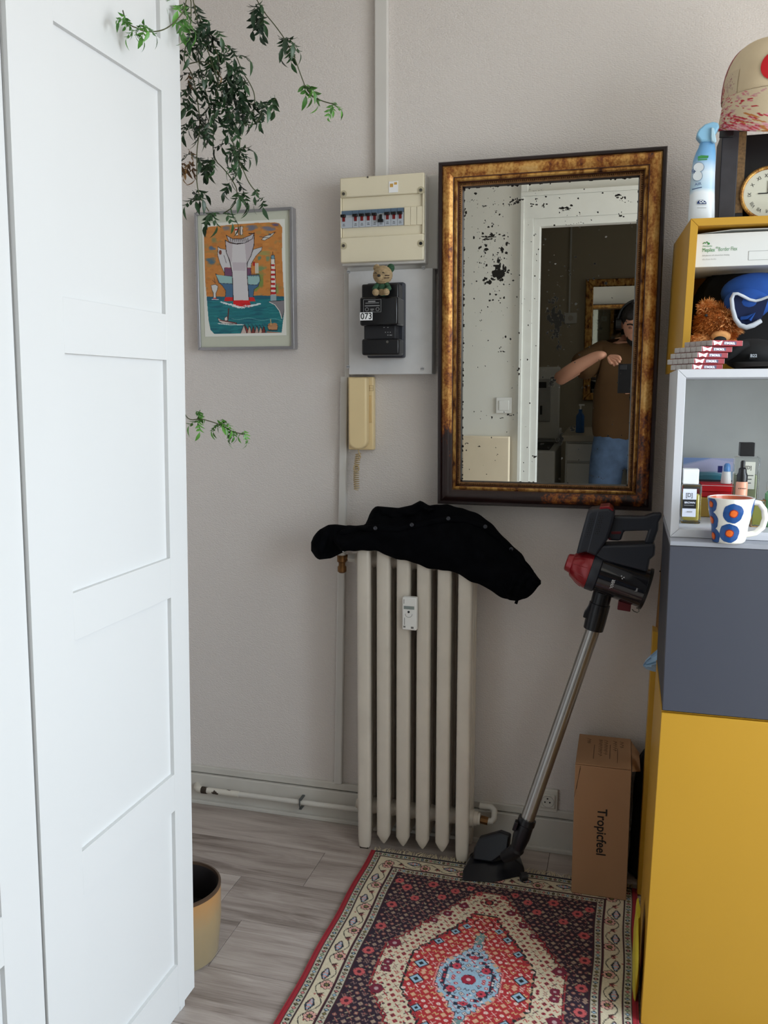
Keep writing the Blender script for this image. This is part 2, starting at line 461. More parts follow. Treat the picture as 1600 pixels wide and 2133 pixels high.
def leaflet(g, base, d, side, L, Wd, curl):
    """curved pointed leaflet: 6 quads/tris, single curved blade"""
    d = d.normalized(); nrm = d.cross(side).normalized(); P = []
    prof = [(0.0, 0.12), (0.2, 0.75), (0.42, 1.0), (0.68, 0.7), (0.88, 0.28), (1.0, 0.02)]
    dirv = d.copy(); p = base.copy(); prev = 0
    rows = []
    for t, w in prof:
        p = p + dirv*(t-prev)*L; prev = t
        dirv = (dirv - nrm*curl*0.35).normalized()
        rows.append([p + side*Wd*w*0.5 + nrm*Wd*w*0.16, p, p - side*Wd*w*0.5 + nrm*Wd*w*0.16])
    g.grid(rows)
def compound(seed, L=0.045, pairs=3, mtl=None):
    r = random.Random(seed); g = G()
    # petiole arcs down; leaflets hang from it
    pts = []; p = Vector((0, 0, 0)); d = Vector((0.75, 0, 0.15)).normalized()
    for k in range(pairs*2+2):
        pts.append(p.copy()); p = p + d*L*0.17; d = (d + Vector((0, 0, -0.16))).normalized()
    g.tube(pts, 0.0006, 4)
    for k in range(pairs):
        b = pts[2+2*k-1]; tan = (pts[2+2*k]-pts[2*k]).normalized()
        for sgn in (-1, 1):
            dd = (tan*0.75 + Vector((0, sgn*0.75, 0)) + Vector((0, 0, -0.25-r.random()*0.6))).normalized()
            side = dd.cross(Vector((0, 0, 1))).normalized()
            leaflet(g, b, dd, side, L*(0.46+0.14*r.random()), L*0.22, 0.2+0.6*r.random())
    dd = (pts[-1]-pts[-2]).normalized() + Vector((0, 0, -0.5)); side = dd.cross(Vector((0, 1, 0)).cross(dd)).normalized()
    leaflet(g, pts[-1], dd, Vector((0, 1, 0)), L*0.85, L*0.29, 0.6)
    me = bpy.data.meshes.new('leaf'); me.from_pydata(g.v, [], g.f); me.materials.append(mtl); me.shade_smooth()
    return me
LV = {k: [compound(s, 0.045, 2 + s % 2, mm) for s in range(4)] for k, mm in (('d', M_leafD), ('l', M_leafL), ('b', M_leafB))}
PZ = at(330, -90, Y=1.55)
plant = thing('trailing_plant', 'trailing green jasmine plant hanging over the white wardrobe corner', 'plant', (-0.98, 1.42, 2.373))
put('pot', G().lathe([(0.062, 0.0), (0.075, 0.09), (0.085, 0.15), (0.088, 0.155), (0.080, 0.155), (0.07, 0.13)], (-0.98, 1.42, 2.3735)), M_pot, plant)
put('soil', G().lathe([(0.0, 0.0), (0.073, 0.0), (0.070, 0.01), (0.0, 0.012)], (-0.98, 1.42, 2.50), close=False), mat('potting_soil', (50, 38, 30), 0.95, var=0.4, vs_=200), plant)
nleaf = [0]
def leafat(p, kind='d', sc=1.0, yaw=None, droop=None):
    me = random.choice(LV[kind]); o = bpy.data.objects.new('leaf', me); COL.objects.link(o); o.parent = plant
    yaw = random.uniform(0, 2*PI) if yaw is None else yaw
    o.rotation_euler = (random.uniform(-0.5, 0.5), (random.uniform(0.1, 1.0) if droop is None else droop), yaw)
    o.location = Vector(p) - plant.location; s = sc*random.uniform(0.75, 1.15); o.scale = (s, s, s); nleaf[0] += 1
def vine(px, Y, r=0.0011, start=None):
    pts = []
    for k, q in enumerate(px):
        yy = Y if not isinstance(Y, (list, tuple)) else Y[0] + (Y[1]-Y[0])*k/(len(px)-1)
        pts.append(at(q[0], q[1], Y=yy))
    if start is not None: pts = [Vector(start)] + pts
    # smooth
    for _ in range(2):
        n = [pts[0]]
        for a, b in zip(pts, pts[1:]): n += [a*0.75+b*0.25, a*0.25+b*0.75]
        pts = n + [pts[-1]]
    put('stem', G().tube(pts, r, 5), M_stem, plant)
S0 = (-0.95, 1.45, 2.515)
vine([(440, -120), (500, -40), (525, -20), (547, 22), (575, 55), (596, 85), (612, 115), (628, 160), (638, 185), (652, 202), (675, 212), (700, 218)], 1.75, start=S0)
vine([(400, -60), (385, 20), (372, 38), (350, 58), (328, 66), (300, 66), (285, 58), (275, 55), (262, 45), (256, 22)], (1.50, 1.32), start=S0)
vine([(395, -60), (400, 0), (420, 50), (445, 80), (470, 95), (490, 110), (505, 150), (522, 175), (532, 200), (528, 240)], 1.66, start=S0)
vine([(400, -40), (402, 5), (415, 60), (435, 110), (447, 150), (460, 190), (478, 230), (480, 280), (495, 330), (505, 350), (520, 385), (540, 405)], 1.64, start=S0)
vine([(398, -30), (398, 60), (385, 100), (382, 130), (400, 150), (410, 200), (418, 260), (410, 310), (410, 340), (410, 400), (435, 440)], 1.62, start=S0)
vine([(440, 80), (460, 130), (450, 200), (445, 260), (443, 330), (470, 355), (490, 385), (495, 400), (488, 430), (465, 445)], 1.66)
vine([(412, 120), (425, 180), (440, 230), (428, 280)], 1.63)
vine([(394, 133), (402, 131), (420, 127), (440, 135)], 1.62)
vine([(494, 256), (510, 258), (525, 262), (540, 250), (550, 235)], 1.66)
vine([(500, 205), (520, 215), (545, 230), (560, 215), (575, 205)], 1.67)
vine([(500, 290), (498, 340), (500, 370)], 1.66)
vine([(366, 60), (366, 300), (374, 700), (380, 850), (392, 876), (418, 872), (440, 878), (460, 885), (485, 900), (512, 905)], (1.66, 1.72), start=S0)
CL = [(375, 12, 16, 7, 'l'), (378, 45, 14, 6, 'l'), (395, 60, 14, 5, 'd'), (398, 18, 10, 3, 'd'), (415, 75, 16, 7, 'd'), (410, 95, 14, 6, 'd'), (432, 72, 12, 5, 'd'), (438, 52, 8, 3, 'd'), (450, 72, 7, 3, 'd'),
      (425, 98, 12, 5, 'd'), (388, 110, 6, 3, 'd'), (440, 125, 12, 6, 'd'), (458, 120, 10, 4, 'd'), (430, 148, 14, 6, 'd'), (485, 103, 8, 3, 'd'), (496, 122, 8, 3, 'd'),
      (484, 138, 9, 5, 'd'), (500, 150, 9, 4, 'd'), (485, 160, 10, 5, 'd'), (503, 172, 9, 5, 'd'), (487, 180, 10, 5, 'd'), (500, 192, 9, 4, 'd'), (460, 180, 12, 4, 'd'), (448, 172, 8, 3, 'd'),
      (398, 160, 14, 6, 'd'), (412, 172, 14, 6, 'd'), (392, 185, 10, 5, 'd'), (395, 210, 9, 4, 'd'), (420, 190, 8, 3, 'd'), (398, 150, 6, 1, 'b'), (437, 150, 6, 1, 'b'),
      (450, 222, 13, 6, 'd'), (468, 215, 12, 6, 'd'), (485, 228, 12, 5, 'd'), (510, 215, 11, 5, 'd'), (498, 235, 9, 4, 'd'), (445, 240, 9, 3, 'd'), (475, 240, 10, 4, 'd'), (487, 252, 9, 4, 'd'),
      (535, 212, 5, 1, 'd'), (545, 225, 6, 3, 'd'), (541, 242, 7, 3, 'd'), (560, 213, 6, 3, 'd'), (572, 206, 5, 2, 'd'),
      (400, 248, 12, 5, 'd'), (408, 268, 12, 5, 'd'), (395, 262, 8, 3, 'd'), (430, 250, 9, 4, 'd'), (430, 272, 8, 4, 'd'), (400, 285, 9, 3, 'd'),
      (488, 270, 8, 3, 'd'), (472, 298, 8, 4, 'd'), (488, 310, 13, 7, 'd'), (505, 312, 9, 5, 'd'), (497, 322, 9, 4, 'd'),
      (408, 332, 9, 4, 'd'), (390, 318, 5, 2, 'b'), (392, 342, 7, 4, 'b'), (400, 352, 6, 2, 'b'), (438, 340, 8, 4, 'd'), (450, 342, 7, 3, 'd'),
      (498, 352, 8, 4, 'd'), (487, 385, 8, 4, 'd'), (492, 412, 8, 4, 'd'), (505, 410, 8, 3, 'd'), (540, 402, 5, 2, 'd'), (547, 418, 7, 3, 'd'),
      (405, 408, 8, 4, 'd'), (412, 418, 6, 3, 'd'), (438, 448, 7, 4, 'd'), (465, 450, 7, 4, 'd')]
for x, y, r, n, k in CL:
    for _ in range(max(1, int(n*0.72+0.5))):
        a = random.uniform(0, 2*PI); q = r*math.sqrt(random.random())
        Yq = random.uniform(1.60, 1.69) if x > 384 else random.uniform(1.50, 1.56)
        if x < 384: k2 = 'l'
        else: k2 = k
        leafat(at(x+q*math.cos(a), y+q*math.sin(a)-7, Y=Yq), k2, 0.70)
for x, y, n, Yq, k, sc in [(535, 15, 4, 1.75, 'd', 0.8), (545, 30, 3, 1.75, 'd', 0.7), (594, 82, 4, 1.75, 'd', 0.85), (602, 95, 3, 1.75, 'd', 0.7), (636, 180, 5, 1.75, 'l', 0.75), (698, 216, 5, 1.75, 'l', 0.5),
                           (297, 55, 5, 1.36, 'l', 0.5), (287, 66, 3, 1.35, 'l', 0.5), (258, 38, 5, 1.32, 'l', 0.42),
                           (412, 858, 4, 1.7, 'l', 0.5), (418, 872, 3, 1.7, 'l', 0.6), (458, 878, 4, 1.71, 'l', 0.6), (470, 884, 4, 1.71, 'l', 0.6), (490, 896, 4, 1.72, 'l', 0.5), (505, 900, 4, 1.72, 'l', 0.5)]:
    for _ in range(n): leafat(at(x+random.uniform(-6, 6), y+random.uniform(-6, 6), Y=Yq), k, sc)

# ================================================================== framed print
pic = thing('framed_picture', 'silver framed colour print of ships and a striped lighthouse', 'picture', (-1.105, 2.45, 1.466), (0, 0, 0))
x0, x1, z0, z1 = -1.262, -0.950, 1.466, 1.869
M_alu = mat('brushed_silver_aluminium', (168, 168, 172), 0.35, 0.75, var=0.05)
fw = 0.0085
YP = 2.418
def mitre(parent, x0, x1, z0, z1, w, yf, yb, m, name='frame_rail', prof=None):
    O = [(x0, z0), (x1, z0), (x1, z1), (x0, z1)]
    I = [(x0+w, z0+w), (x1-w, z0+w), (x1-w, z1-w), (x0+w, z1-w)]
    for k in range(4):
        a, b = O[k], O[(k+1) % 4]; c, d = I[(k+1) % 4], I[k]
        P = [Vector((q[0], yf, q[1])) for q in (a, b, c, d)]
        put(name, G().slab(P, [p+Vector((0, yb-yf, 0)) for p in P]), m, parent, bevel=0.0012, smooth=30)
mitre(pic, x0, x1, z0, z1, fw, YP, 2.448, M_alu)
put('mat_board', G().box(x0+fw, x1-fw, 2.4245, 2.446, z0+fw, z1-fw), mat('grey_green_passepartout', (196, 198, 182), 0.8, var=0.02), pic)
put('paper', G().box(x0+0.022, x1-0.026, 2.4236, 2.4244, z0+0.040, z1-0.032), mat('print_paper', (226, 226, 218), 0.7, var=0.01), pic)
# the print (flat)
pw, ph = 264, 372       # painter cells; coordinates below are zoomed photo pixels mapped to it
P = Paint(pw, ph, (226, 226, 218))
# map from crop coordinates (region 380..720 x 400..950, 3.88x) by the corners of the print
def mp(x, y):
    # left edge x 163@250 -> 205@1130 ; right edge 800@250 -> 830@1130
    v = (y - (268 - (x-163)*0.055)) / (1130-262); l = 160 + v*34; r = 803 + v*26
    return ((x-l)/(r-l)*(pw-1), v*(ph-1))
def mpl(L): return [mp(*q) for q in L]
o_ = (196, 128, 62)
P.poly(mpl([(163, 340), (172, 300), (200, 278), (420, 258), (600, 246), (740, 242), (775, 250), (798, 280), (800, 500), (812, 700), (822, 815), (190, 832), (170, 650)]), o_)
for _ in range(420):
    x = rng.uniform(165, 805); y = rng.uniform(250, 810); s = rng.uniform(4, 16)
    a, b = mp(x, y); m_ = (P.X-a)**2/(s*1.2)**2 + (P.Y-b)**2/(s*.7)**2 < 0.3
    m_ &= (P.a[..., 0] > 150) & (P.a[..., 2] < 120)
    P.put(m_, [(176, 108, 48), (208, 142, 72), (186, 122, 66), (150, 130, 80)][rng.integers(4)], 0.45)
for x, y, rx_, ry_, c in [(232, 445, 30, 22, (74, 104, 140)), (222, 548, 44, 32, (62, 104, 132)), (560, 285, 60, 26, (104, 110, 132)), (680, 290, 70, 22, (110, 116, 140)), (350, 290, 36, 24, (120, 120, 128)), (740, 262, 40, 14, (94, 84, 120)),
                          (250, 380, 26, 30, (130, 130, 90)), (620, 520, 16, 18, (74, 128, 120)), (640, 600, 50, 26, (110, 140, 96)), (690, 520, 22, 26, (110, 140, 110)), (620, 690, 36, 70, (98, 138, 70)), (600, 760, 26, 24, (110, 140, 70)), (655, 480, 60, 20, (150, 150, 90)), (760, 760, 18, 40, (130, 150, 80))]:
    a, b = mp(x, y); sx = pw/640*rx_; sy = ph/880*ry_
    for k in range(14):
        P.disc(a+rng.uniform(-.6, .6)*sx, b+rng.uniform(-.6, .6)*sy, sx*.45, sy*.42, c, 0.32)
sea = P.poly(mpl([(190, 832), (400, 826), (640, 812), (822, 815), (830, 860), (805, 1110), (760, 1134), (560, 1134), (260, 1132), (225, 1100), (208, 1020)]), (24, 112, 120))
for _ in range(260):
    x = rng.uniform(195, 820); y = rng.uniform(835, 1125); a, b = mp(x, y)
    m_ = ((P.X-a)/rng.uniform(6, 26))**2+((P.Y-b)/rng.uniform(1, 3))**2 < 1
    P.put(m_ & sea, [(18, 96, 110), (44, 136, 138), (30, 120, 132), (20, 84, 104)][rng.integers(4)], 0.5)
P.put(sea & (P.Y < mp(500, 850)[1]), (30, 74, 108), 0.55)
K = (40, 24, 28)
def shape(pts, c, ol=K, w=1.6):
    q = mpl(pts); P.poly(q, c); P.line(q + [q[0]], w, ol)
# rear white ship
shape([(280, 432), (300, 448), (345, 455), (380, 560), (400, 640), (335, 640), (300, 570), (278, 500)], (206, 204, 206))
P.disc(*mp(300, 478), 5, 8, (120, 60, 50)); P.line(mpl([(330, 500), (350, 560)]), 2, (110, 100, 110))
shape([(640, 432), (636, 458), (590, 505), (556, 560), (548, 640), (500, 640), (530, 540), (570, 452)], (198, 198, 200))
shape([(335, 600), (550, 598), (556, 662), (338, 665)], (112, 72, 104)); P.line(mpl([(340, 600), (552, 598)]), 3, (150, 60, 70))
# blue ship
shape([(262, 648), (300, 662), (400, 664), (620, 648), (628, 690), (612, 742), (580, 765), (572, 835), (345, 838), (348, 780), (318, 740), (290, 718)], (70, 106, 138))
P.poly(mpl([(266, 655), (400, 668), (620, 655), (624, 700), (600, 728), (300, 722)]), (150, 186, 184)); P.line(mpl([(290, 722), (612, 730)]), 1.5, K)
for x in range(540, 615, 14): P.line(mpl([(x, 640), (x+6, 664)]), 1.6, (60, 60, 70))
for x in (572, 588): P.rect(mp(x-6, 0)[0], mp(x, 560)[1], mp(x+6, 0)[0], mp(x, 640)[1], (206, 200, 190))
P.rect(*mp(566, 548), *mp(586, 580), (176, 40, 36))
P.poly(mpl([(345, 832), (580, 828), (592, 860), (335, 864)]), (200, 36, 38))
# front ship
shape([(340, 382), (380, 404), (440, 412), (500, 402), (545, 378), (575, 340), (574, 420), (552, 500), (520, 560), (522, 650), (540, 860), (412, 862), (400, 640), (378, 540), (350, 480)], (208, 204, 206), w=2.4)
P.poly(mpl([(345, 390), (400, 410), (395, 560), (378, 530), (352, 470)]), (176, 160, 166), 0.5)
P.poly(mpl([(500, 410), (570, 360), (570, 430), (548, 500), (515, 558)]), (170, 156, 164), 0.55)
P.poly(mpl([(400, 555), (515, 555), (508, 620), (408, 620)]), (176, 160, 172), 0.5)
shape([(346, 342), (400, 372), (470, 372), (540, 345), (576, 322), (560, 370), (500, 402), (430, 408), (372, 396)], (190, 186, 190), w=2)
for x in range(380, 540, 16): P.line(mpl([(x, 366), (x+3, 392)]), 2, (60, 50, 56))
shape([(418, 282), (446, 280), (444, 345), (420, 345)], (222, 214, 204)); P.rect(*mp(418, 292), *mp(446, 306), (180, 40, 40))
shape([(456, 276), (482, 274), (480, 340), (458, 340)], (214, 206, 196)); P.line(mpl([(464, 270), (466, 340)]), 2, K)
P.line(mpl([(532, 328), (576, 330)]), 3, K)
P.poly(mpl([(412, 856), (542, 852), (556, 905), (410, 908)]), (214, 30, 36)); P.poly(mpl([(470, 880), (550, 870), (556, 905), (500, 905)]), (176, 24, 34), 0.5)
for _ in range(170):
    x = rng.uniform(310, 630); d = abs(x-480)/170; y = 872 + (1-d)*44*rng.uniform(0.7, 1.1)+rng.uniform(-4, 6)
    a, b = mp(x, y); P.disc(a, b, rng.uniform(1, 5), rng.uniform(.8, 2), (222, 230, 232), 0.75)
# small ship, lighthouse, plane
shape([(226, 740), (262, 732), (284, 745), (278, 778), (268, 800), (268, 842), (246, 842), (246, 800), (234, 778)], (206, 206, 204)); P.line(mpl([(238, 700), (262, 722), (250, 680)]), 1.4, K)
P.rect(*mp(244, 840), *mp(272, 850), (190, 50, 44)); P.line(mpl([(234, 852), (288, 852)]), 2, (220, 224, 224))
lh = [(712, 520), (742, 518), (758, 830), (714, 834)]
shape(lh, (224, 218, 208))
for k in range(7):
    y = 566 + k*36; h = 15 + k*0.8; l = 714; r = 740 + (y-520)*0.048
    P.poly(mpl([(l, y), (r, y), (r, y+h), (l, y+h)]), (184, 30, 34))
P.poly(mpl([(712, 806), (757, 804), (760, 850), (714, 852)]), (150, 170, 176))
shape([(714, 496), (738, 494), (742, 524), (712, 526)], (110, 150, 170)); P.line(mpl([(726, 470), (727, 496)]), 1.6, K)
shape([(700, 856), (790, 850), (826, 845), (828, 900), (808, 985), (785, 935), (752, 890)], (130, 126, 130))
P.line(mpl([(704, 862), (750, 884), (785, 930), (806, 990)]), 2, (226, 226, 220))
shape([(634, 376), (660, 350), (690, 340), (744, 316), (712, 350), (660, 382)], (206, 206, 200)); P.line(mpl([(618, 352), (650, 358), (700, 362)]), 2, (70, 70, 76))
P.rect(*mp(690, 330), *mp(712, 342), (90, 90, 96))
# tug and harbour
shape([(284, 1000), (320, 1018), (360, 1024), (440, 1034), (442, 1044), (330, 1046), (296, 1030)], (206, 196, 190)); P.line(mpl([(300, 1018), (438, 1040)]), 3, (120, 60, 60))
shape([(340, 1000), (362, 984), (368, 1020), (342, 1022)], (216, 210, 204)); P.line(mpl([(374, 925), (368, 1016)]), 4, (90, 40, 36))
P.line(mpl([(290, 1046), (380, 1052), (500, 1048)]), 2.4, (222, 228, 228))
for x in range(400, 800, 13): P.line(mpl([(x, 1000+8*math.sin(x/31)), (x+14, 1002+8*math.sin(x/31))]), 1.2, (150, 200, 196), 0.6)
shape([(470, 1132), (500, 1050), (530, 1132)], (196, 176, 168)); shape([(505, 1045), (560, 1128), (530, 1132)], (150, 60, 54))
for k, x in enumerate((545, 575, 605, 635, 660)):
    shape([(x-20, 1130), (x-2, 1058+10*(k % 2)), (x+6, 1060), (x+20, 1130)], [(196, 168, 150), (120, 50, 44), (180, 150, 140)][k % 3]); P.line(mpl([(x-10, 1042), (x+16, 1090)]), 1.5, K)
shape([(690, 1050), (776, 1046), (770, 1080), (700, 1082)], (186, 136, 96)); P.disc(*mp(718, 1042), 9, 6, (170, 116, 76)); P.disc(*mp(748, 1040), 9, 6, (180, 130, 90))
P.line(mpl([(716, 1000), (720, 1044)]), 2, (220, 190, 120)); P.line(mpl([(690, 1100), (790, 1104)]), 5, (150, 104, 84)); P.line(mpl([(700, 1086), (770, 1084)]), 2, K)
# ragged rounded corners back to paper
ux, uz = x1-x0, z1-z0
px0, px1_, pz0, pz1_ = x0+0.028, x1-0.031, z0+0.048, z1-0.038
M_print = paintmat('offset_print', 0.55)
sheet('print', P, lambda u, v: np.stack([px0+(px1_-px0)*u, 0*u+2.4232, pz1_-(pz1_-pz0)*v], -1), M_print, pic)

# ================================================================== breaker panel
def aY(x, y, Y): return at(x, y, Y=Y)
bp = thing('breaker_panel', 'cream breaker panel with a row of black switches', 'electric box', (-0.66, 2.45, 1.69))
X0 = aY(709, 400, 2.372).x; X1 = aY(884, 400, 2.372).x; Z0, Z1 = 1.692, 1.927
YB = 2.372
put('backing_board', G().box(-0.786, -0.522, W-0.028, W-0.001, 1.68, 1.931), M_board, bp, bevel=0.002)
put('housing', G().box(X0-0.001, X1+0.001, YB+0.012, W-0.028, Z0, Z1), mat('aged_white_side', (214, 210, 204), 0.5, var=0.06), bp, bevel=0.003)
zc0, zc1 = aY(800, 491, YB).z, aY(800, 407, YB).z
put('cover', G().box(X0, X1, YB-0.004, YB+0.012, zc1, Z1-0.001), M_cream, bp, bevel=0.003)
put('cover', G().box(X0, X1, YB-0.004, YB+0.012, Z0+0.006, zc0), M_cream, bp, bevel=0.003)
put('cover_window', G().box(X0+0.004, X1-0.004, YB+0.004, YB+0.013, zc0, zc1), M_cream, bp, bevel=0.001)
put('cover_edge', G().box(X1-0.005, X1, YB-0.002, YB+0.012, zc0, zc1), M_cream, bp, bevel=0.001)
put('cover_edge', G().box(X0, X0+0.003, YB-0.002, YB+0.012, zc0, zc1), M_cream, bp, bevel=0.001)
zb0, zb1 = aY(780, 472, YB).z, aY(780, 436, YB).z
M_brk = mat('breaker_grey', (176, 182, 190), 0.4); M_brkb = mat('breaker_blue_grey', (92, 112, 132), 0.4); M_red = mat('dark_red_toggle', (120, 28, 30), 0.4)
nb = 8; xb = [aY(710, 450, YB).x, aY(734.5, 450, YB).x] + [aY(734.5 + 13.3*k, 450, YB).x for k in range(1, 9)]
for k in range(9):
    a, b = xb[k]+0.0004, xb[k+1]-0.0004
    h = zb1-zb0
    br = put('breaker', G().box(a, b, YB-0.002, YB+0.006, zb0, zb1-0.012), M_brk, bp, bevel=0.0006)
    q = put('breaker_top', G().box(a, b, YB-0.001, YB+0.006, zb1-0.012, zb1), M_brkb, bp); q.parent = br
    cx = (a+b)/2 if k else a + 0.009
    if k == 5:
        q = put('toggle', G().box(cx-0.0035, cx+0.0035, YB-0.010, YB-0.002, zb0+0.016, zb0+0.030).box(cx-0.007, cx+0.007, YB-0.012, YB-0.002, zb0+0.010, zb0+0.017), M_black, bp); q.parent = br
    else:
        q = put('toggle', G().box(cx-0.0068, cx+0.0068, YB-0.012, YB-0.002, zb1-0.018, zb1-0.011), M_black, bp, bevel=0.001); q.parent = br
        q = put('indicator', G().box(cx-0.0038, cx+0.0038, YB-0.0032, YB-0.002, zb0+0.017, zb1-0.018), M_red, bp); q.parent = br
    for zz, w in ((0.010, 0.45), (0.006, 0.6)):
        q = put('printed_line', G().box(cx-0.006*w, cx+0.006*w, YB-0.0024, YB-0.0019, zb0+zz-0.0006, zb0+zz+0.0006), M_ink, bp); q.parent = br
xk = [aY(842+13*k, 450, YB).x for k in range(4)]; xk[-1] = X1-0.0045
for a, b in zip(xk, xk[1:]): put('blank_plate', G().box(a+0.0005, b-0.0005, YB-0.001, YB+0.005, zb0-0.001, zb1+0.001), M_cream, bp, bevel=0.0006)
for sx, sy in ((716, 404), (877, 396), (716, 512), (877, 507)):
    c = aY(sx, sy, YB-0.005)
    put('screw_recess', G().cyl((c.x, YB-0.0052, c.z), (c.x, YB-0.004, c.z), 0.0095, n=20), mat('cream_recess', (186, 176, 148), 0.5), bp)
    put('screw', G().cyl((c.x, YB-0.0075, c.z), (c.x, YB-0.005, c.z), 0.0042, n=12), M_screw if sx < 800 or sy < 450 else M_black, bp)
c = aY(766, 369, YB-0.005); put('screw', G().cyl((c.x, YB-0.006, c.z), (c.x, YB-0.004, c.z), 0.0025, n=10), M_screw, bp)
a, b = aY(810, 378, YB-0.006), aY(829, 400, YB-0.006)
st = put('paper_label', G().box(a.x, b.x, YB-0.0052, YB-0.0042, b.z, a.z), M_paperw, bp)
q = put('printed_mark', G().box(a.x+0.003, a.x+0.012, YB-0.0056, YB-0.0053, b.z+0.014, a.z-0.006).box(a.x+0.015, a.x+0.023, YB-0.0056, YB-0.0053, b.z+0.020, a.z-0.003), mat('orange_ink', (204, 160, 84), 0.6), bp); q.parent = st

# ================================================================== electricity meter on its board
mt = thing('electricity_meter', 'black electricity meter with 073 label on a grey painted board', 'electric meter', (-0.655, 2.45, 1.388))
put('mounting_board', G().box(-0.776, -0.531, 2.402, W-0.001, 1.390, 1.6795), mat('brushed_grey_paint', (209, 208, 208), 0.45, var=0.05, vs_=25), mt, bevel=0.0015)
for sx, sy in ((726, 566), (882, 558), (725, 764), (880, 768)):
    c = aY(sx, sy, 2.40); s_ = put('screw', G().cyl((c.x, 2.3995, c.z), (c.x, 2.402, c.z), 0.005, n=14), mat('painted_screw', (180, 180, 182), 0.5), mt)
    q = put('screw_slot', G().box(c.x-0.004, c.x+0.004, 2.399, 2.3994, c.z-0.0006, c.z+0.0006), M_ink, mt); q.parent = s_
def blk(x0p, y0p, x1p, y1p, yf, yb, name, m, bev=0.005, seg=3):
    a = aY(x0p, y0p, yf); b = aY(x1p, y1p, yf)
    return put(name, G().box(a.x, b.x, yf, yb, b.z, a.z), m, mt, bevel=bev, seg=seg)
M_met = mat('meter_base_grey', (48, 50, 58), 0.45)
blk(764, 590, 841, 745, 2.375, 2.4015, 'base_plate', M_met)
blk(753, 592, 830, 625, 2.325, 2.375, 'terminal_cover', M_black)
blk(749, 619, 828, 677, 2.300, 2.376, 'meter_body', mat('glossy_black_plastic', (14, 14, 17), 0.18, var=0.0), 0.006)
blk(758, 674, 824, 708, 2.326, 2.376, 'meter_neck', M_blackm, 0.003)
blk(753, 706, 831, 739, 2.318, 2.376, 'lower_cover', M_black, 0.006)
a, b = aY(757, 624, 2.2995), aY(794, 650, 2.2995)
pl = put('rating_plate', G().box(a.x, b.x, 2.2992, 2.2999, b.z, a.z), M_black, mt)
g = G(); t_ = 0.0007
g.box(a.x, b.x, 2.2988, 2.2992, a.z-t_, a.z).box(a.x, b.x, 2.2988, 2.2992, b.z, b.z+t_).box(a.x, a.x+t_, 2.2988, 2.2992, b.z, a.z).box(b.x-t_, b.x, 2.2988, 2.2992, b.z, a.z)
zm = (a.z+b.z)/2
g.box(a.x+0.004, b.x-0.004, 2.2988, 2.2992, zm-0.001, zm+0.001).box(a.x+0.014, b.x-0.016, 2.2988, 2.2992, a.z-0.007, a.z-0.004).box(a.x+0.006, b.x-0.006, 2.2988, 2.2992, a.z-0.0105, a.z-0.009)
g.tube([(b.x-0.010+0.0045*math.cos(k*PI/6), 2.299, b.z+0.008+0.0045*math.sin(k*PI/6)) for k in range(13)], 0.0006, 4)
g.tube([(a.x+0.010+0.0045*math.cos(k*PI/6), 2.299, b.z+0.008+0.0045*math.sin(k*PI/6)) for k in range(13)], 0.0006, 4)
g.box(a.x+0.020, b.x-0.020, 2.2988, 2.2992, b.z+0.007, b.z+0.009).box(a.x+0.021, b.x-0.022, 2.2988, 2.2992, b.z+0.003, b.z+0.0045)
q = put('plate_print', g, mat('grey_print', (150, 150, 150), 0.5), mt); q.parent = pl
a, b = aY(750, 651, 2.2995), aY(776, 667, 2.2995)
pl = put('number_label', G().box(a.x, b.x, 2.2990, 2.2998, b.z, a.z), M_paperw, mt, label='white label reading 073')
q = text('073', (a.z-b.z)*1.12, (a.x+0.0018, 2.2986, b.z+0.0032), (1, 0, 0), (0, 0, 1), M_ink, mt, bold=0.0003, sx=0.92); q.parent = pl
g = G()
for x, y, w in ((800, 682, 3), (808, 682, 3), (803, 692, 2), (808, 692, 2), (813, 692, 2), (808, 698, 3), (814, 698, 6)):
    c = aY(x, y, 2.325); g.box(c.x-w*0.0006, c.x+w*0.0006, 2.3254, 2.3262, c.z-0.001, c.z+0.001)
put('neck_print', g, mat('grey_print', (150, 150, 150), 0.5), mt)
c = aY(807, 712, 2.3175); put('seal', G().cyl((c.x, 2.3165, c.z), (c.x, 2.3182, c.z), 0.0035, n=14), M_screw, mt)

# crochet bear sitting on the meter
M_crB = mat('beige_crochet_yarn', (186, 160, 122), 0.9, var=0.2, vs_=140); M_crG = mat('green_crochet_yarn', (54, 92, 66), 0.9, var=0.25, vs_=140)
def crochet(m):
    t = NT(m); t.b = m.node_tree.nodes['Principled BSDF']
    w = t.add('ShaderNodeTexWave'); w.bands_direction = 'Z'; w.inputs['Scale'].default_value = 95; w.inputs['Distortion'].default_value = 1.2
    t.link(t.coord(), w.inputs['Vector']); t.bump(w.outputs['Fac'], 1.0, 0.002)
for m_ in (M_crB, M_crG): crochet(m_)
zt = aY(793, 618, 2.31).z
bear = thing('crochet_bear', 'small beige crochet bear in a green top sitting on the black meter', 'soft toy', (-0.648, 2.312, zt))
BX, BY = -0.648, 2.308
put('body', G().ell((BX, BY, zt+0.020), (0.016, 0.013, 0.020), 20), M_crG, bear)
hc = Vector((BX+0.001, BY-0.003, zt+0.056))
put('head', G().ell(hc, (0.027, 0.021, 0.025), 28), M_crB, bear)
put('ear', G().ell(hc+Vector((-0.018, 0.004, 0.020)), (0.010, 0.006, 0.010), 14), M_crB, bear)
put('ear', G().ell(hc+Vector((0.021, 0.004, 0.018)), (0.011, 0.006, 0.012), 14), M_crG, bear, label='green ear')
put('snout', G().ell(hc+Vector((-0.004, -0.017, -0.007)), (0.010, 0.007, 0.008), 16), M_crB, bear)
put('nose', G().ell(hc+Vector((-0.004, -0.0240, -0.004)), (0.0050, 0.0035, 0.0035), 12), M_ink, bear)
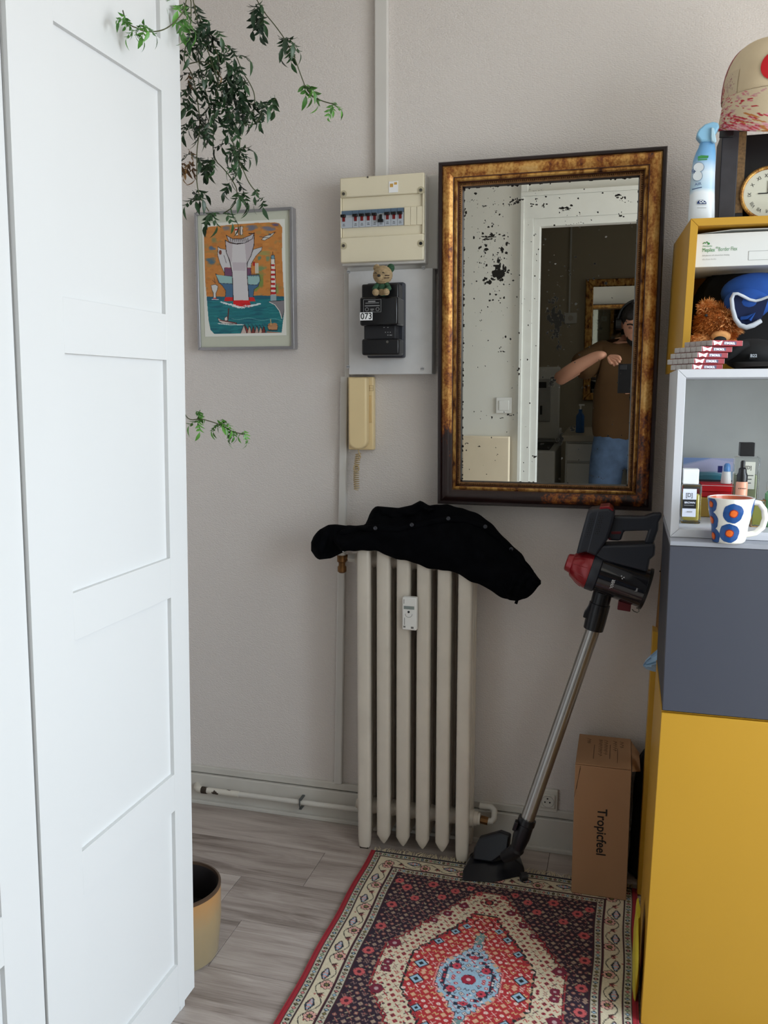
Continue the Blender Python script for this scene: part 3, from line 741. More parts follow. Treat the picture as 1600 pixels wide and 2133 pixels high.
for sx in (-0.014, 0.007):
    put('eye', G().tube([hc+Vector((sx-0.003, -0.0195, 0.002)), hc+Vector((sx, -0.0213, 0.005)), hc+Vector((sx+0.003, -0.0200, 0.002))], 0.0009, 6), M_ink, bear)
put('stripes', G().tube([hc+Vector((0.012, -0.0195, -0.004)), hc+Vector((0.022, -0.013, -0.003))], 0.0013, 6).tube([hc+Vector((0.010, -0.0185, -0.010)), hc+Vector((0.021, -0.0115, -0.009))], 0.0013, 6), mat('dark_brown_yarn', (60, 40, 30), 0.9), bear)
for s in (-1, 1):
    put('arm', G().tube([(BX+s*0.012, BY-0.004, zt+0.032), (BX+s*0.020, BY-0.010, zt+0.020), (BX+s*0.014, BY-0.015, zt+0.014)], [0.007, 0.0075, 0.006], 12), M_crG, bear)
    put('foot', G().ell((BX+s*0.0145, BY-0.018, zt+0.0095), (0.0095, 0.010, 0.0095), 18), M_crB, bear)
put('belly', G().ell((BX, BY-0.008, zt+0.011), (0.012, 0.009, 0.009), 16), M_crB, bear)

# ================================================================== intercom handset
ic = thing('intercom_phone', 'cream wall intercom handset with a coiled cord', 'intercom', (-0.75, 2.45, 1.17))
M_ivory = mat('yellowed_ivory_plastic', (232, 208, 160), 0.4, var=0.03, vs_=10)
put('base', G().box(-0.786, -0.709, 2.424, W-0.001, 1.172, 1.384), M_ivory, ic, bevel=0.004, seg=3)
hx0, hx1 = aY(725, 860, 2.39).x, aY(763, 860, 2.39).x; hz1 = aY(740, 786, 2.39).z; hz0 = aY(740, 936, 2.39).z
rr = (hx1-hx0)/2*0.85; cx = (hx0+hx1)/2
O = [(hx0, hz1), (hx1, hz1)] + [(cx+(hx1-cx)*math.cos(a), hz0+0.024+0.024*math.sin(a)) for a in [-k*PI/12 for k in range(13)]]
front = [Vector((x+(0.002 if x > cx else -0.0)*0, 2.392, z)) for x, z in O]
put('handset', G().slab(front, [p+Vector((0, 0.031, 0)) for p in front]), M_ivory, ic, bevel=0.006, seg=4)
a, b = aY(767, 824, 2.4235), aY(775, 880, 2.4235)
put('door_button', G().box(a.x, b.x, 2.4215, 2.4245, b.z, a.z), mat('tan_button', (214, 184, 132), 0.4), ic, bevel=0.003, seg=3)
a, b = aY(767, 803, 2.4235), aY(778, 814, 2.4235)
g = G(); g.box(a.x, b.x, 2.4232, 2.4238, a.z-0.0006, a.z).box(a.x, b.x, 2.4232, 2.4238, b.z, b.z+0.0006).box(a.x, a.x+0.0006, 2.4232, 2.4238, b.z, a.z).box(b.x-0.0006, b.x, 2.4232, 2.4238, b.z, a.z).box(a.x+0.004, a.x+0.0046, 2.4232, 2.4238, b.z, a.z).box(a.x, b.x, 2.4232, 2.4238, (a.z+b.z)/2, (a.z+b.z)/2+0.0006)
put('moulded_mark', g, mat('brown_mark', (150, 120, 80), 0.5), ic)
pts = []
c0 = aY(746, 938, 2.41); c1 = aY(743, 1020, 2.41)
pts.append((c0.x, 2.41, hz0+0.004)); pts.append((c0.x+0.002, 2.41, hz0-0.010))
n = 10*17
for k in range(n):
    t_ = k/(n-1); z = (hz0-0.014)*(1-t_) + c1.z*t_; x = c0.x*(1-t_)+c1.x*t_ - 0.004*math.sin(t_*PI)
    a_ = 2*PI*k/10; pts.append((x+0.0078*math.cos(a_), 2.412+0.0078*math.sin(a_), z))
g = G().tube(pts, 0.0016, 5); g.tube([(c0.x+0.002, 2.406, hz0-0.006), (c0.x+0.010, 2.402, hz0-0.022), (c0.x+0.004, 2.400, hz0-0.034)], 0.002, 6)
g.tube([(c0.x-0.002+0.008*math.cos(a), 2.399, c0.z-0.052+0.009*math.sin(a)) for a in [k*PI/8 for k in range(17)]], 0.002, 6)
put('coiled_cord', g, mat('ivory_cord', (188, 166, 128), 0.5, var=0.1), ic)

# ================================================================== antique mirror
MZ0 = 1.028; MH = 0.917; MX0, MX1 = -0.506, 0.0735; TILT = math.radians(1.5)
mir = thing('wall_mirror', 'large antique mirror in a worn gilded wooden frame', 'mirror', ((MX0+MX1)/2, 2.40, MZ0), (TILT, 0, 0))
HW = (MX1-MX0)/2
def gold():
    m = bpy.data.materials.new('worn_gilding'); t = NT(m)
    c = t.coord(); sx = t.add('ShaderNodeSeparateXYZ'); t.link(c, sx.inputs[0])
    n1 = t.noise(t.coord((1, 1, 0.45)), 34, 8, 0.66); n3 = t.noise(c, 150, 3, 0.6); n4 = t.noise(c, 9, 5, 0.6)
    # wear: thinning towards the bottom, gone along the lower rail
    wz = t.add('ShaderNodeMapRange'); t.link(sx.outputs['Z'], wz.inputs[0])
    wz.inputs['From Min'].default_value = 0.07; wz.inputs['From Max'].default_value = 0.30; wz.inputs['To Min'].default_value = 0.30; wz.inputs['To Max'].default_value = 0.0
    lx = t.add('ShaderNodeMapRange'); t.link(sx.outputs['X'], lx.inputs[0]); lx.inputs['From Min'].default_value = -0.29; lx.inputs['From Max'].default_value = 0.1; lx.inputs['To Min'].default_value = 1.25; lx.inputs['To Max'].default_value = 0.45
    wear = t.math('MULTIPLY', wz.outputs[0], lx.outputs[0])
    f = t.math('SUBTRACT', t.math('ADD', t.math('MULTIPLY', n1, 0.70), t.math('ADD', t.math('MULTIPLY', n3, 0.27), t.math('MULTIPLY', n4, 0.22))), wear)
    col = t.ramp(f, [(0.43, lin((38, 18, 15))), (0.485, lin((112, 56, 26))), (0.55, lin((160, 100, 46))), (0.65, lin((210, 158, 86))), (0.8, lin((232, 194, 128)))])
    t.out(col); mt_ = t.ramp(f, [(0.44, (0.0, 0, 0, 1)), (0.54, (0.55, .55, .55, 1))]); t.link(mt_, t.b.inputs['Metallic'])
    t.b.inputs['Roughness'].default_value = 0.42; t.bump(n1, 0.5, 0.002)
    return m
M_gold = gold()
def goldb():
    m = bpy.data.materials.new('bright_gilding'); t = NT(m); c = t.coord()
    n1 = t.noise(t.coord((1, 1, 0.5)), 50, 6, 0.65)
    t.out(t.ramp(n1, [(0.34, lin((60, 30, 18))), (0.44, lin((150, 100, 46))), (0.6, lin((214, 168, 92)))])); t.b.inputs['Metallic'].default_value = 0.5
    t.b.inputs['Roughness'].default_value = 0.38; return m
M_goldb = goldb()
M_fd = mat('dark_frame_wood', (34, 20, 20), 0.4, var=0.35, vs_=40); M_gdark = mat('red_brown_bole', (70, 36, 24), 0.45, var=0.4, vs_=70)
M_fbead = mat('tarnished_beading', (120, 84, 48), 0.45, 0.4, var=0.45, vs_=120, bump=0.6, bs=260)
# profile: (distance from outer edge, height towards the viewer, material index of the strip that starts here)
PR = [(0.0, 0.0, 0), (0.0, 0.026, 0), (0.003, 0.031, 0), (0.009, 0.031, 0), (0.0115, 0.027, 1), (0.016, 0.031, 1), (0.022, 0.034, 1), (0.028, 0.0345, 1), (0.034, 0.032, 1), (0.040, 0.026, 3), (0.0425, 0.0255, 2), (0.045, 0.029, 2), (0.049, 0.030, 2),
      (0.052, 0.026, 3), (0.0545, 0.018, 4), (0.0565, 0.016, 4), (0.0595, 0.0185, 4), (0.0635, 0.017, 0), (0.0655, 0.011, 0), (0.0665, 0.004, 0)]
def rail(side):
    g = G(); NS = 60
    for k in range(NS+1):
        pts = []
        for d, h, _ in PR:
            if side in ('b', 't'):
                x = -HW + d + (2*HW-2*d)*k/NS; z = d if side == 'b' else MH-d
            else:
                z = d + (MH-2*d)*k/NS; x = -HW+d if side == 'l' else HW-d
            pts.append((x, -h, z))
        if k == 0: ids = []
        ids.append(g.addv(pts))
    for a, b in zip(ids, ids[1:]):
        for j in range(len(PR)-1): g.cur = PR[j][2]; g.face((a+j, a+j+1, b+j+1, b+j))
        g.cur = 0; g.face((a+len(PR)-1, a, b, b+len(PR)-1))
    g.face([ids[0]+j for j in range(len(PR))]); g.face([ids[-1]+j for j in range(len(PR))])
    return put('frame_rail', g, [M_fd, M_gold, M_goldb, M_gdark, M_fbead], mir, local=True, smooth=50)
for s in 'lrbt': rail(s)
put('back_board', G().box(-HW+0.01, HW-0.01, -0.003, 0.012, 0.01, MH-0.01), M_fd, mir, local=True)
# beading along the inner edge
g = G(); D = 0.0575
def bead(x, z):
    g.ell((x, -0.0188, z), (0.0019, 0.0019, 0.0019), 6)
nz = int((MH-2*D)/0.0052); nx = int((2*HW-2*D)/0.0052)
for k in range(nz): zz = D + (MH-2*D)*k/nz; bead(-HW+D, zz); bead(HW-D, zz)
for k in range(nx): xx = -HW+D+(2*HW-2*D)*k/nx; bead(xx, D); bead(xx, MH-D)
o = put('beading', g, M_fbead, mir, local=True, kind='stuff', recalc=False)
# silvered glass with foxing: painted mask of lost silver
gw, gh = 2*HW-2*0.0655, MH-2*0.0655
nx, nz = 300, 530
F = Paint(nx, nz, (0, 0, 0))
sx_, sy_ = nx/350.0, nz/640.0      # photo pixels inside the glass -> cells
def gp(x, y):                     # photo px -> cell
    v = (y-392-(x-975)*-0.045)/(640.0); l = 975-(v*10); r = 1331-v*27
    return ((x-l)/(r-l)*nx, v*nz)
def blot(x, y, rx_, ry_, n=5, op=1.0):
    a, b = gp(x, y)
    for _ in range(n):
        F.disc(a+rng.normal()*rx_*.55, b+rng.normal()*ry_*.55, max(.45, rx_*rng.uniform(.12, .46)), max(.45, ry_*rng.uniform(.12, .48)), (255, 255, 255), op)
for x, y, rx_, ry_, n in [(1084, 420, 9, 5, 9), (1075, 426, 6, 4, 6), (1094, 417, 6, 2, 5), (1126, 417, 3, 4, 5), (1118, 429, 6, 3, 7), (1142, 428, 4, 3, 6), (1140, 432, 3, 3, 4), (1184, 437, 12, 4, 12), (1196, 431, 6, 2, 5), (1050, 447, 3, 2, 4), (1042, 440, 4, 3, 3),
                          (1024, 493, 14, 2.2, 14), (1022, 499, 12, 1.6, 9), (1036, 491, 5, 3, 6), (1016, 430, 8, 2, 6), (1039, 398, 2, 3, 3), (1055, 565, 8, 16, 12), (1048, 545, 4, 10, 8), (1040, 570, 14, 16, 12), (1025, 590, 10, 10, 10), (1050, 582, 6, 8, 8),
                          (1213, 448, 4, 3, 4), (1292, 450, 3, 3, 5), (1290, 412, 8, 3, 6), (1300, 418, 6, 3, 5), (1060, 520, 8, 10, 5), (1162, 655, 10, 14, 20), (1170, 672, 10, 16, 20), (1158, 668, 12, 6, 12), (1163, 700, 7, 9, 14), (1168, 718, 5, 10, 8), (1190, 676, 3, 4, 4), (1191, 683, 2, 2, 3), (1155, 630, 8, 5, 7), (1164, 620, 4, 8, 5),
                          (1006, 672, 2.6, 2.2, 5), (1053, 738, 7, 1.5, 6), (1024, 715, 1.5, 1.5, 3), (1072, 877, 7, 2.2, 7), (1030, 884, 2.6, 3, 6), (1050, 884, 5, 1.6, 5), (1003, 951, 5, 1.7, 6), (975, 945, 3, 2.4, 5), (1040, 967, 1.8, 1.8, 4), (1155, 800, 8, 9, 12), (1130, 938, 6, 2, 5), (1148, 942, 3, 2, 3), (1118, 966, 4, 3, 6), (1120, 968, 3, 2, 3),
                          (1195, 900, 8, 6, 8), (1170, 925, 6, 14, 9), (1090, 775, 5, 6, 5), (1205, 535, 5, 4, 3), (1120, 490, 3, 3, 4), (1012, 515, 10, 6, 6), (980, 440, 4, 8, 5), (1018, 880, 3, 2, 2)]:
    blot(x, y, rx_*sx_, ry_*sy_, n)
for _ in range(760):
    if rng.random() < 0.45: x, y = rng.normal(1035, 26), rng.normal(520, 75)
    elif rng.random() < 0.3: x, y = rng.normal(1165, 30), rng.normal(660, 80)
    else: x, y = rng.uniform(970, 1330), rng.uniform(395, 1015)
    a, b = gp(x, y); r = abs(rng.normal())*0.7+0.4
    F.disc(a, b, r, r*rng.uniform(.6, 1.5), (255, 255, 255), rng.uniform(.35, .95))
for k in range(5):
    x0_, y0_ = [(980, 420), (1290, 420), (1105, 400), (1180, 470), (1225, 1000)][k]; L = [(x0_, y0_)]
    for _ in range(9): x0_ += rng.uniform(1, 6); y0_ += rng.uniform(-2.5, 3.0); L.append((x0_, y0_))
    F.line([gp(*q) for q in L], 1.1, (255, 255, 255), 0.6)
for _ in range(150):
    s = rng.integers(4); u = rng.random()
    a, b = (0, u*nz) if s < 2 else ((nx, u*nz) if s == 2 else (u*nx, 0 if rng.random() < .7 else nz))
    F.disc(a, b, rng.uniform(1, 3.2), rng.uniform(1, 3.2), (255, 255, 255), 0.8)
m = bpy.data.materials.new('foxed_mirror_glass'); t = NT(m)
a_ = t.add('ShaderNodeVertexColor'); a_.layer_name = 'paint'
fx = t.ramp(a_.outputs[0], [(0.30, (0, 0, 0, 1)), (0.42, (1, 1, 1, 1))])
t.out(t.mix(fx, (0.76, 0.76, 0.72, 1), lin((28, 26, 21)))); inv = t.math('SUBTRACT', 1.0, fx); t.link(inv, t.b.inputs['Metallic'])
t.link(t.math('MULTIPLY', fx, 0.6), t.b.inputs['Roughness']); t.b.inputs['Specular IOR Level'].default_value = 0.2
RMm = RM[mir.name]
def mfn(u, v):
    P_ = np.stack([-gw/2+gw*u, 0*u-0.0052, 0.0655+gh*(1-v)], -1); R = np.array(RMm.to_3x3()); return P_ @ R.T + np.array(RMm.translation)
sheet('mirror_glass', F, mfn, m, mir)

# ================================================================== radiator
M_rad = mat('cream_radiator_enamel', (212, 203, 190), 0.4, var=0.07, vs_=12, bump=0.25, bs=45)
M_dust = mat('bare_iron', (58, 50, 42), 0.6, 0.3, var=0.4)
rad = thing('cast_iron_radiator', 'tall cream cast iron radiator under the black jacket', 'radiator', (-0.565, 2.36, 0.0))
RY0, RY1 = 2.292, 2.425; PITCHX = 0.0585; RX0 = -0.703
lobes = [(0.0, 0.030), (0.034, 0.030), (0.068, 0.030), (0.102, 0.030)]
def section(xc, feet):
    g = G(); hw = 0.0195
    for li, (d, dep) in enumerate(lobes):
        y0 = RY0+d; y1 = y0+dep
        h = hw if li == 0 else hw*0.78
        zt_, zb_ = 0.915-0.006*(li % 2), (0.004 if feet and li in (0, 3) else 0.020)
        # rounded column, chamfered towards both ends
        def ring(z, s, yo=0.0):
            P_ = []
            for k in range(16):
                a = 2*PI*k/16; ca, sa = math.cos(a), math.sin(a)
                e = 0.55
                P_.append((xc + h*s*math.copysign(abs(ca)**e, ca), (y0+y1)/2 + dep/2*s*math.copysign(abs(sa)**e, sa)+yo, z))
            return P_
        zs = [(zb_, 0.8 if feet and li in (0, 3) else 0.12), (zb_+0.012, 0.9 if feet else 0.55), (zb_+0.030, 0.97 if feet else 1.0), (0.12, 1.0), (0.86, 1.0), (zt_-0.018, 0.97), (zt_-0.006, 0.8), (zt_, 0.4)]
        g.grid([ring(z, s) for z, s in zs], closed=True)
        i = g.addv(ring(*zs[0])); g.face([i+k for k in reversed(range(16))]); i = g.addv(ring(*zs[-1])); g.face([i+k for k in range(16)])
    # narrow web joining the columns
    g.box(xc-0.006, xc+0.006, RY0+0.012, RY1-0.012, 0.09, 0.895)
    g.box(xc-0.012, xc+0.012, RY0+0.004, RY1-0.004, 0.835, 0.885); g.box(xc-0.012, xc+0.012, RY0+0.004, RY1-0.004, 0.085, 0.135)
    return put('section', g, M_rad, rad, smooth=45)
for k in range(6): section(RX0+PITCHX*k, k in (0, 5))
for z in (0.862, 0.108):
    g = G()
    for k in range(5):
        xa = RX0+PITCHX*k+0.008; xb = xa+PITCHX-0.016
        g.lathe([(0.026, 0), (0.026, 0.008), (0.022, 0.014), (0.022, PITCHX-0.030), (0.026, PITCHX-0.024), (0.026, PITCHX-0.016)], (xa, 2.358, z), (1, 0, 0), 20)
    g.lathe([(0.026, 0), (0.026, 0.006), (0.020, 0.010), (0.020, 0.020), (0.014, 0.021), (0.014, 0.026)], (RX0-0.014, 2.358, z), (-1, 0, 0), 20)
    g.lathe([(0.026, 0), (0.026, 0.010), (0.021, 0.012), (0.021, 0.022), (0.018, 0.024), (0.018, 0.030)], (RX0+5*PITCHX+0.014, 2.358, z), (1, 0, 0), 20)
    put('header_pipe', g, M_rad, rad)
for x in (RX0, RX0+5*PITCHX):
    put('foot', G().box(x-0.012, x+0.012, RY0+0.004, RY0+0.026, 0.0, 0.006), M_dust, rad)
# valves
g = G(); g.cyl((RX0-0.040, 2.358, 0.862), (-0.790, 2.358, 0.862), 0.009, n=14)
g.lathe([(0.011, 0), (0.014, 0.004), (0.014, 0.022), (0.010, 0.026), (0.010, 0.034), (0.013, 0.038), (0.013, 0.052), (0.008, 0.056)], (-0.786, 2.358, 0.872), (0, 0, -1), 14)
put('valve', g, M_brass, rad, label='brass valve at the top left')
put('valve_body', G().cyl((RX0-0.040, 2.358, 0.862), (RX0-0.062, 2.358, 0.862), 0.013, n=8).lathe([(0.013, 0), (0.013, 0.016), (0.009, 0.020)], (-0.786, 2.358, 0.868), (0, 0, 1), 14), M_trim, rad)
g = G(); xr = RX0+5*PITCHX+0.044
g.cyl((xr, 2.358, 0.108), (xr+0.022, 2.358, 0.105), 0.012, n=8)
put('valve', g, M_brass, rad)
put('return_pipe', G().tube([(xr+0.020, 2.358, 0.105), (xr+0.032, 2.360, 0.104), (xr+0.038, 2.372, 0.108), (xr+0.036, 2.392, 0.122), (xr+0.024, 2.404, 0.126), (xr-0.01, 2.404, 0.126)], 0.0095, 12), M_trim, rad)
# heat cost meter on the third section
hm = thing('heat_meter', 'small white heat cost meter clipped to the radiator front', 'meter', (-0.563, 2.292, 0.68))
a, b = aY(838, 1243, 2.274), aY(868, 1314, 2.274)
put('case', G().box(a.x, b.x, 2.272, 2.2915, b.z, a.z), M_white, hm, bevel=0.004, seg=3)
w_ = b.x-a.x; h_ = a.z-b.z
put('screen', G().box(a.x+w_*0.12, b.x-w_*0.16, 2.2714, 2.2722, a.z-h_*0.36, a.z-h_*0.265), mat('grey_display', (128, 138, 134), 0.25), hm)
put('button', G().cyl((a.x+w_*0.46, 2.2708, a.z-h_*0.44), (a.x+w_*0.46, 2.2722, a.z-h_*0.44), 0.0032, n=12), M_ink, hm)
g = G().tube([(a.x+w_*0.46+0.010*math.cos(t_), 2.2718, a.z-h_*0.50+0.010*math.sin(t_)) for t_ in [PI+k*PI/8 for k in range(9)]], 0.0005, 4)
g.box(a.x+w_*0.16, a.x+w_*0.19, 2.2714, 2.2722, a.z-h_*0.84, a.z-h_*0.62).box(a.x+w_*0.10, a.x+w_*0.24, 2.2714, 2.2722, a.z-h_*0.92, a.z-h_*0.87).box(a.x+w_*0.12, a.x+w_*0.15, 2.2714, 2.2722, a.z-h_*0.20, a.z-h_*0.07).box(a.x+w_*0.62, a.x+w_*0.8, 2.2714, 2.2722, a.z-h_*0.94, a.z-h_*0.88)
put('printed_marks', g, mat('grey_print_dark', (110, 108, 104), 0.6), hm)

# ================================================================== heating pipe along the skirting
hp = thing('heating_pipe', 'white heating pipe with peeling paint running along the skirting', 'pipe', (-1.0, 2.404, 0.05))
xa, xb = -1.305, RX0-0.045
zl = 0.058
M_peel = bpy.data.materials.new('peeling_white_paint'); t = NT(M_peel)
t.out(t.ramp(t.noise(t.coord((1, 1, 1)), 34, 5, 0.6), [(0.36, lin((60, 48, 40))), (0.385, lin((214, 208, 196)))])); t.b.inputs['Roughness'].default_value = 0.5
put('pipe', G().tube([(xa+0.02, 2.404, zl+0.001), (xb+0.04, 2.404, zl+0.004)], 0.0085, 14), M_trim, hp)
put('peeled_length', G().tube([(xa+0.035, 2.4035, zl+0.001), (xa+0.15, 2.4035, zl+0.002)], 0.0097, 14), M_peel, hp, label='length with peeling cream paint')
put('elbow', G().tube([(xa-0.012, 2.432, zl), (xa-0.004, 2.414, zl), (xa+0.008, 2.405, zl), (xa+0.020, 2.404, zl)], [0.011, 0.012, 0.012, 0.0105], 12), M_peel, hp)
put('coupling', G().tube([(xa+0.018, 2.404, zl), (xa+0.038, 2.404, zl)], 0.0115, 8), M_dust, hp)
xc = aY(626, 1668, 2.40).x
g = G().tube([(xc, 2.396+0.002*0, zl+0.020), (xc, 2.393, zl+0.008), (xc, 2.392, zl), (xc, 2.394, zl-0.009), (xc, 2.402, zl-0.016)], 0.0022, 6)
g.box(xc-0.004, xc+0.004, 2.396, 2.430, zl+0.012, zl+0.016).box(xc-0.004, xc+0.004, 2.396, 2.430, zl-0.018, zl-0.014)
put('clamp', g, mat('steel_clamp', (110, 116, 118), 0.4, 0.8), hp)

# ================================================================== wall socket
so = thing('wall_socket', 'square wall socket low on the wall beside the vacuum tube', 'socket', (-0.18, 2.45, 0.122))
a, b = aY(1122, 1643, 2.437), aY(1161, 1694, 2.437)
M_sock = mat('socket_plastic', (214, 210, 200), 0.4)
put('frame', G().box(a.x, b.x, 2.437, 2.4495, b.z, a.z), M_sock, so, bevel=0.003)
cx, cz = (a.x+b.x)/2, (a.z+b.z)/2; q = 0.021
put('insert', G().box(cx-q, cx+q, 2.432, 2.437, cz-q, cz+q), M_sock, so, bevel=0.002)
put('well', G().lathe([(0.0185, 0), (0.0185, 0.001), (0.017, 0.0012), (0.0165, -0.004)], (cx, 2.432, cz), (0, -1, 0), 24, close=False), mat('socket_well', (180, 176, 168), 0.5), so)
for dx, dz in ((-0.008, -0.002), (0.006, -0.002), (-0.001, 0.009)): put('hole', G().cyl((cx+dx, 2.4312, cz+dz), (cx+dx, 2.4325, cz+dz), 0.0024, n=10), M_ink, so)

# ================================================================== black jacket on the radiator
M_jack = bpy.data.materials.new('black_cotton_cloth'); t = NT(M_jack)
t.out(t.ramp(t.noise(t.coord(), 30, 3), [(0.3, (0.0012, 0.0013, 0.0020, 1)), (0.7, (0.0026, 0.0028, 0.0040, 1))])); t.b.inputs['Roughness'].default_value = 0.85
t.b.inputs['Specular IOR Level'].default_value = 0.04
t.bump(t.noise(t.coord(), 700, 2), 0.2, 0.001)
jk = thing('jacket', 'black jacket thrown over the top of the radiator', 'jacket', (-0.53, 2.33, 0.92))
def interp(L, x):
    for (x0_, y0_), (x1_, y1_) in zip(L, L[1:]):
        if x0_ <= x <= x1_: return y0_ + (y1_-y0_)*(x-x0_)/(x1_-x0_)
    return L[-1][1] if x > L[-1][0] else L[0][1]
def smooth_interp(L, x, r=5):
    return sum(interp(L, x+d) for d in (-r, 0, r))/3
TOP = [(690, 1100), (735, 1094), (762, 1093), (770, 1068), (781, 1056), (800, 1056), (840, 1059), (862, 1052), (876, 1043), (890, 1052), (930, 1051), (960, 1057), (985, 1066), (1005, 1076), (1028, 1093), (1050, 1120), (1072, 1141), (1092, 1158), (1096, 1172), (1112, 1190), (1127, 1212)]
BOT = [(690, 1122), (712, 1150), (750, 1146), (784, 1148), (820, 1162), (860, 1172), (895, 1184), (930, 1190), (952, 1192), (970, 1205), (985, 1214), (1010, 1222), (1032, 1236), (1050, 1248), (1075, 1252), (1095, 1246), (1112, 1235), (1127, 1214)]
def hump(x): return math.exp(-x*x)
def ridge_lines(x, v, y):
    # folds running along the cloth
    r = 0
    r += 0.007*math.sin(v*9 + x*0.012 + 1.2*math.sin(x*0.02)) * (0.5+0.5*math.sin(x*0.017))
    r += 0.0040*math.sin(x*0.055 + v*5 + 2*math.sin(x*0.013))
    r += 0.0025*math.sin(x*0.12 - v*11)
    return r
NU, NV = 110, 30
fr = []; bk = []
for iu in range(NU+1):
    x = 690 + (1127-690)*iu/NU; ty, by = smooth_interp(TOP, x, 3), smooth_interp(BOT, x, 4)
    e = min(1.0, min(x-690, 1127-x)/26.0); e = math.sqrt(max(0, e*(2-e)))
    fr_c = []; bk_c = []
    for iv in range(NV+1):
        v = iv/NV; y = by + (ty-by)*v
        s = math.sin(PI*min(1, max(0, v)))**0.5
        Ybase = 2.283 + 0.055*v**1.5
        Yf = Ybase - (0.040*s + ridge_lines(x, v, y)*s)*e
        p = at(x, y, Y=Yf)
        if iv in (0, NV): p.z += 0.0008*math.sin(x*0.21)+0.0012*math.sin(x*0.09)
        fr_c.append(p)
        pb = at(x, y, Y=Ybase); zthr = 0.925
        q = (pb.z-zthr)/0.03; q = max(0, min(1, q))
        yb_ = Ybase + 0.0015*s + q*0.045*s*e*(1 if x < 1000 else 1)
        if x > 985: yb_ = Ybase + 0.03*s*e
        bk_c.append(at(x, y, Y=yb_) if 0 < iv < NV else p.copy())
    fr.append(fr_c); bk.append(bk_c)
g = G(); g.grid(fr); g.grid([list(reversed(c)) for c in bk])
put('body', g, M_jack, jk, smooth=60)
def sheetlobe(name, outline_top, outline_bot, x0_, x1_, Yc, th, n=26, m=14, label=None):
    fr = []; bk = []
    for iu in range(n+1):
        x = x0_+(x1_-x0_)*iu/n; ty, by = smooth_interp(outline_top, x, 2), smooth_interp(outline_bot, x, 2)
        e = min(1, min(x-x0_, x1_-x)/12.0); e = math.sqrt(max(0, e*(2-e)))
        a_, b_ = [], []
        for iv in range(m+1):
            v = iv/m; y = by+(ty-by)*v; s = math.sin(PI*v)**0.5 if 0 < v < 1 else 0
            k = th*s*e*(1+0.18*math.sin(x*0.16+v*7)+0.12*math.sin(x*0.3-v*9))
            a_.append(at(x, y, Y=Yc-k)); b_.append(at(x, y, Y=Yc+th*0.55*s*e))
        fr.append(a_); bk.append(b_)
    g = G(); g.grid(fr); g.grid([list(reversed(c)) for c in bk]); return put(name, g, M_jack, jk, smooth=60, label=label)
sheetlobe('sleeve', [(648, 1132), (652, 1118), (664, 1104), (684, 1093), (700, 1092), (730, 1096), (756, 1100), (765, 1108)], [(648, 1146), (656, 1160), (664, 1166), (690, 1163), (704, 1156), (720, 1148), (744, 1140), (765, 1128)], 648, 765, 2.315, 0.034)
sheetlobe('cuff', [(1046, 1205), (1070, 1190), (1100, 1186), (1116, 1196), (1127, 1210)], [(1046, 1238), (1060, 1250), (1078, 1252), (1100, 1244), (1127, 1216)], 1046, 1127, 2.290, 0.038)
sheetlobe('collar', [(765, 1086), (774, 1062), (784, 1054), (830, 1058), (858, 1052), (876, 1042), (892, 1052), (908, 1056)], [(765, 1096), (790, 1094), (830, 1090), (860, 1082), (884, 1076), (908, 1066)], 765, 908, 2.325, 0.030)
# button placket: a doubled strip of cloth lying over the folds
PL = [(705, 1112), (745, 1104), (785, 1100), (830, 1102), (880, 1092), (930, 1082), (970, 1083), (1005, 1096), (1040, 1122), (1070, 1152), (1098, 1182), (1114, 1205)]
def onfront(x, y):
    ty, by = smooth_interp(TOP, x, 3), smooth_interp(BOT, x, 4); v = max(0.02, min(0.98, (y-by)/(ty-by)))
    e = min(1.0, min(x-690, 1127-x)/26.0); e = math.sqrt(max(0, e*(2-e))); s = math.sin(PI*v)**0.5
    return 2.283 + 0.055*v**1.5 - (0.040*s + ridge_lines(x, v, y)*s)*e
pts = []
for (xa_, ya_), (xb_, yb_) in zip(PL, PL[1:]):
    for k in range(4):
        x = xa_+(xb_-xa_)*k/4; y = ya_+(yb_-ya_)*k/4; pts.append(at(x, y, Y=onfront(x, y)-0.001))
put('placket', G().tube(pts, [0.004]+[0.0095]*(len(pts)-2)+[0.004], 10, flat=1.0), M_jack, jk, smooth=60)
for x, y in ((782, 1100), (858, 1093), (934, 1080), (1011, 1097), (1065, 1144)):
    p = at(x, y, Y=onfront(x, y)-0.0125)
    put('button', G().lathe([(0.0055, 0), (0.0055, 0.002), (0.004, 0.0028), (0.0025, 0.0018)], p, (0, -1, 0), 14), mat('dark_button', (46, 48, 56), 0.3), jk)
p = at(1077, 1250, Y=2.28); put('tab', G().box(p.x-0.004, p.x+0.004, 2.276, 2.283, p.z-0.010, p.z+0.008, R=ry(0.3)), M_jack, jk)
p = at(716, 1146, Y=2.31)
a = at(706, 1135, Y=2.283); b = at(722, 1146, Y=2.285)
put('care_label', G().slab([a, at(716, 1137, Y=2.283), b, at(714, 1150, Y=2.285)], [v+Vector((0, 0.0012, 0)) for v in (a, at(716, 1137, Y=2.283), b, at(714, 1150, Y=2.285))]), M_paperw, jk)

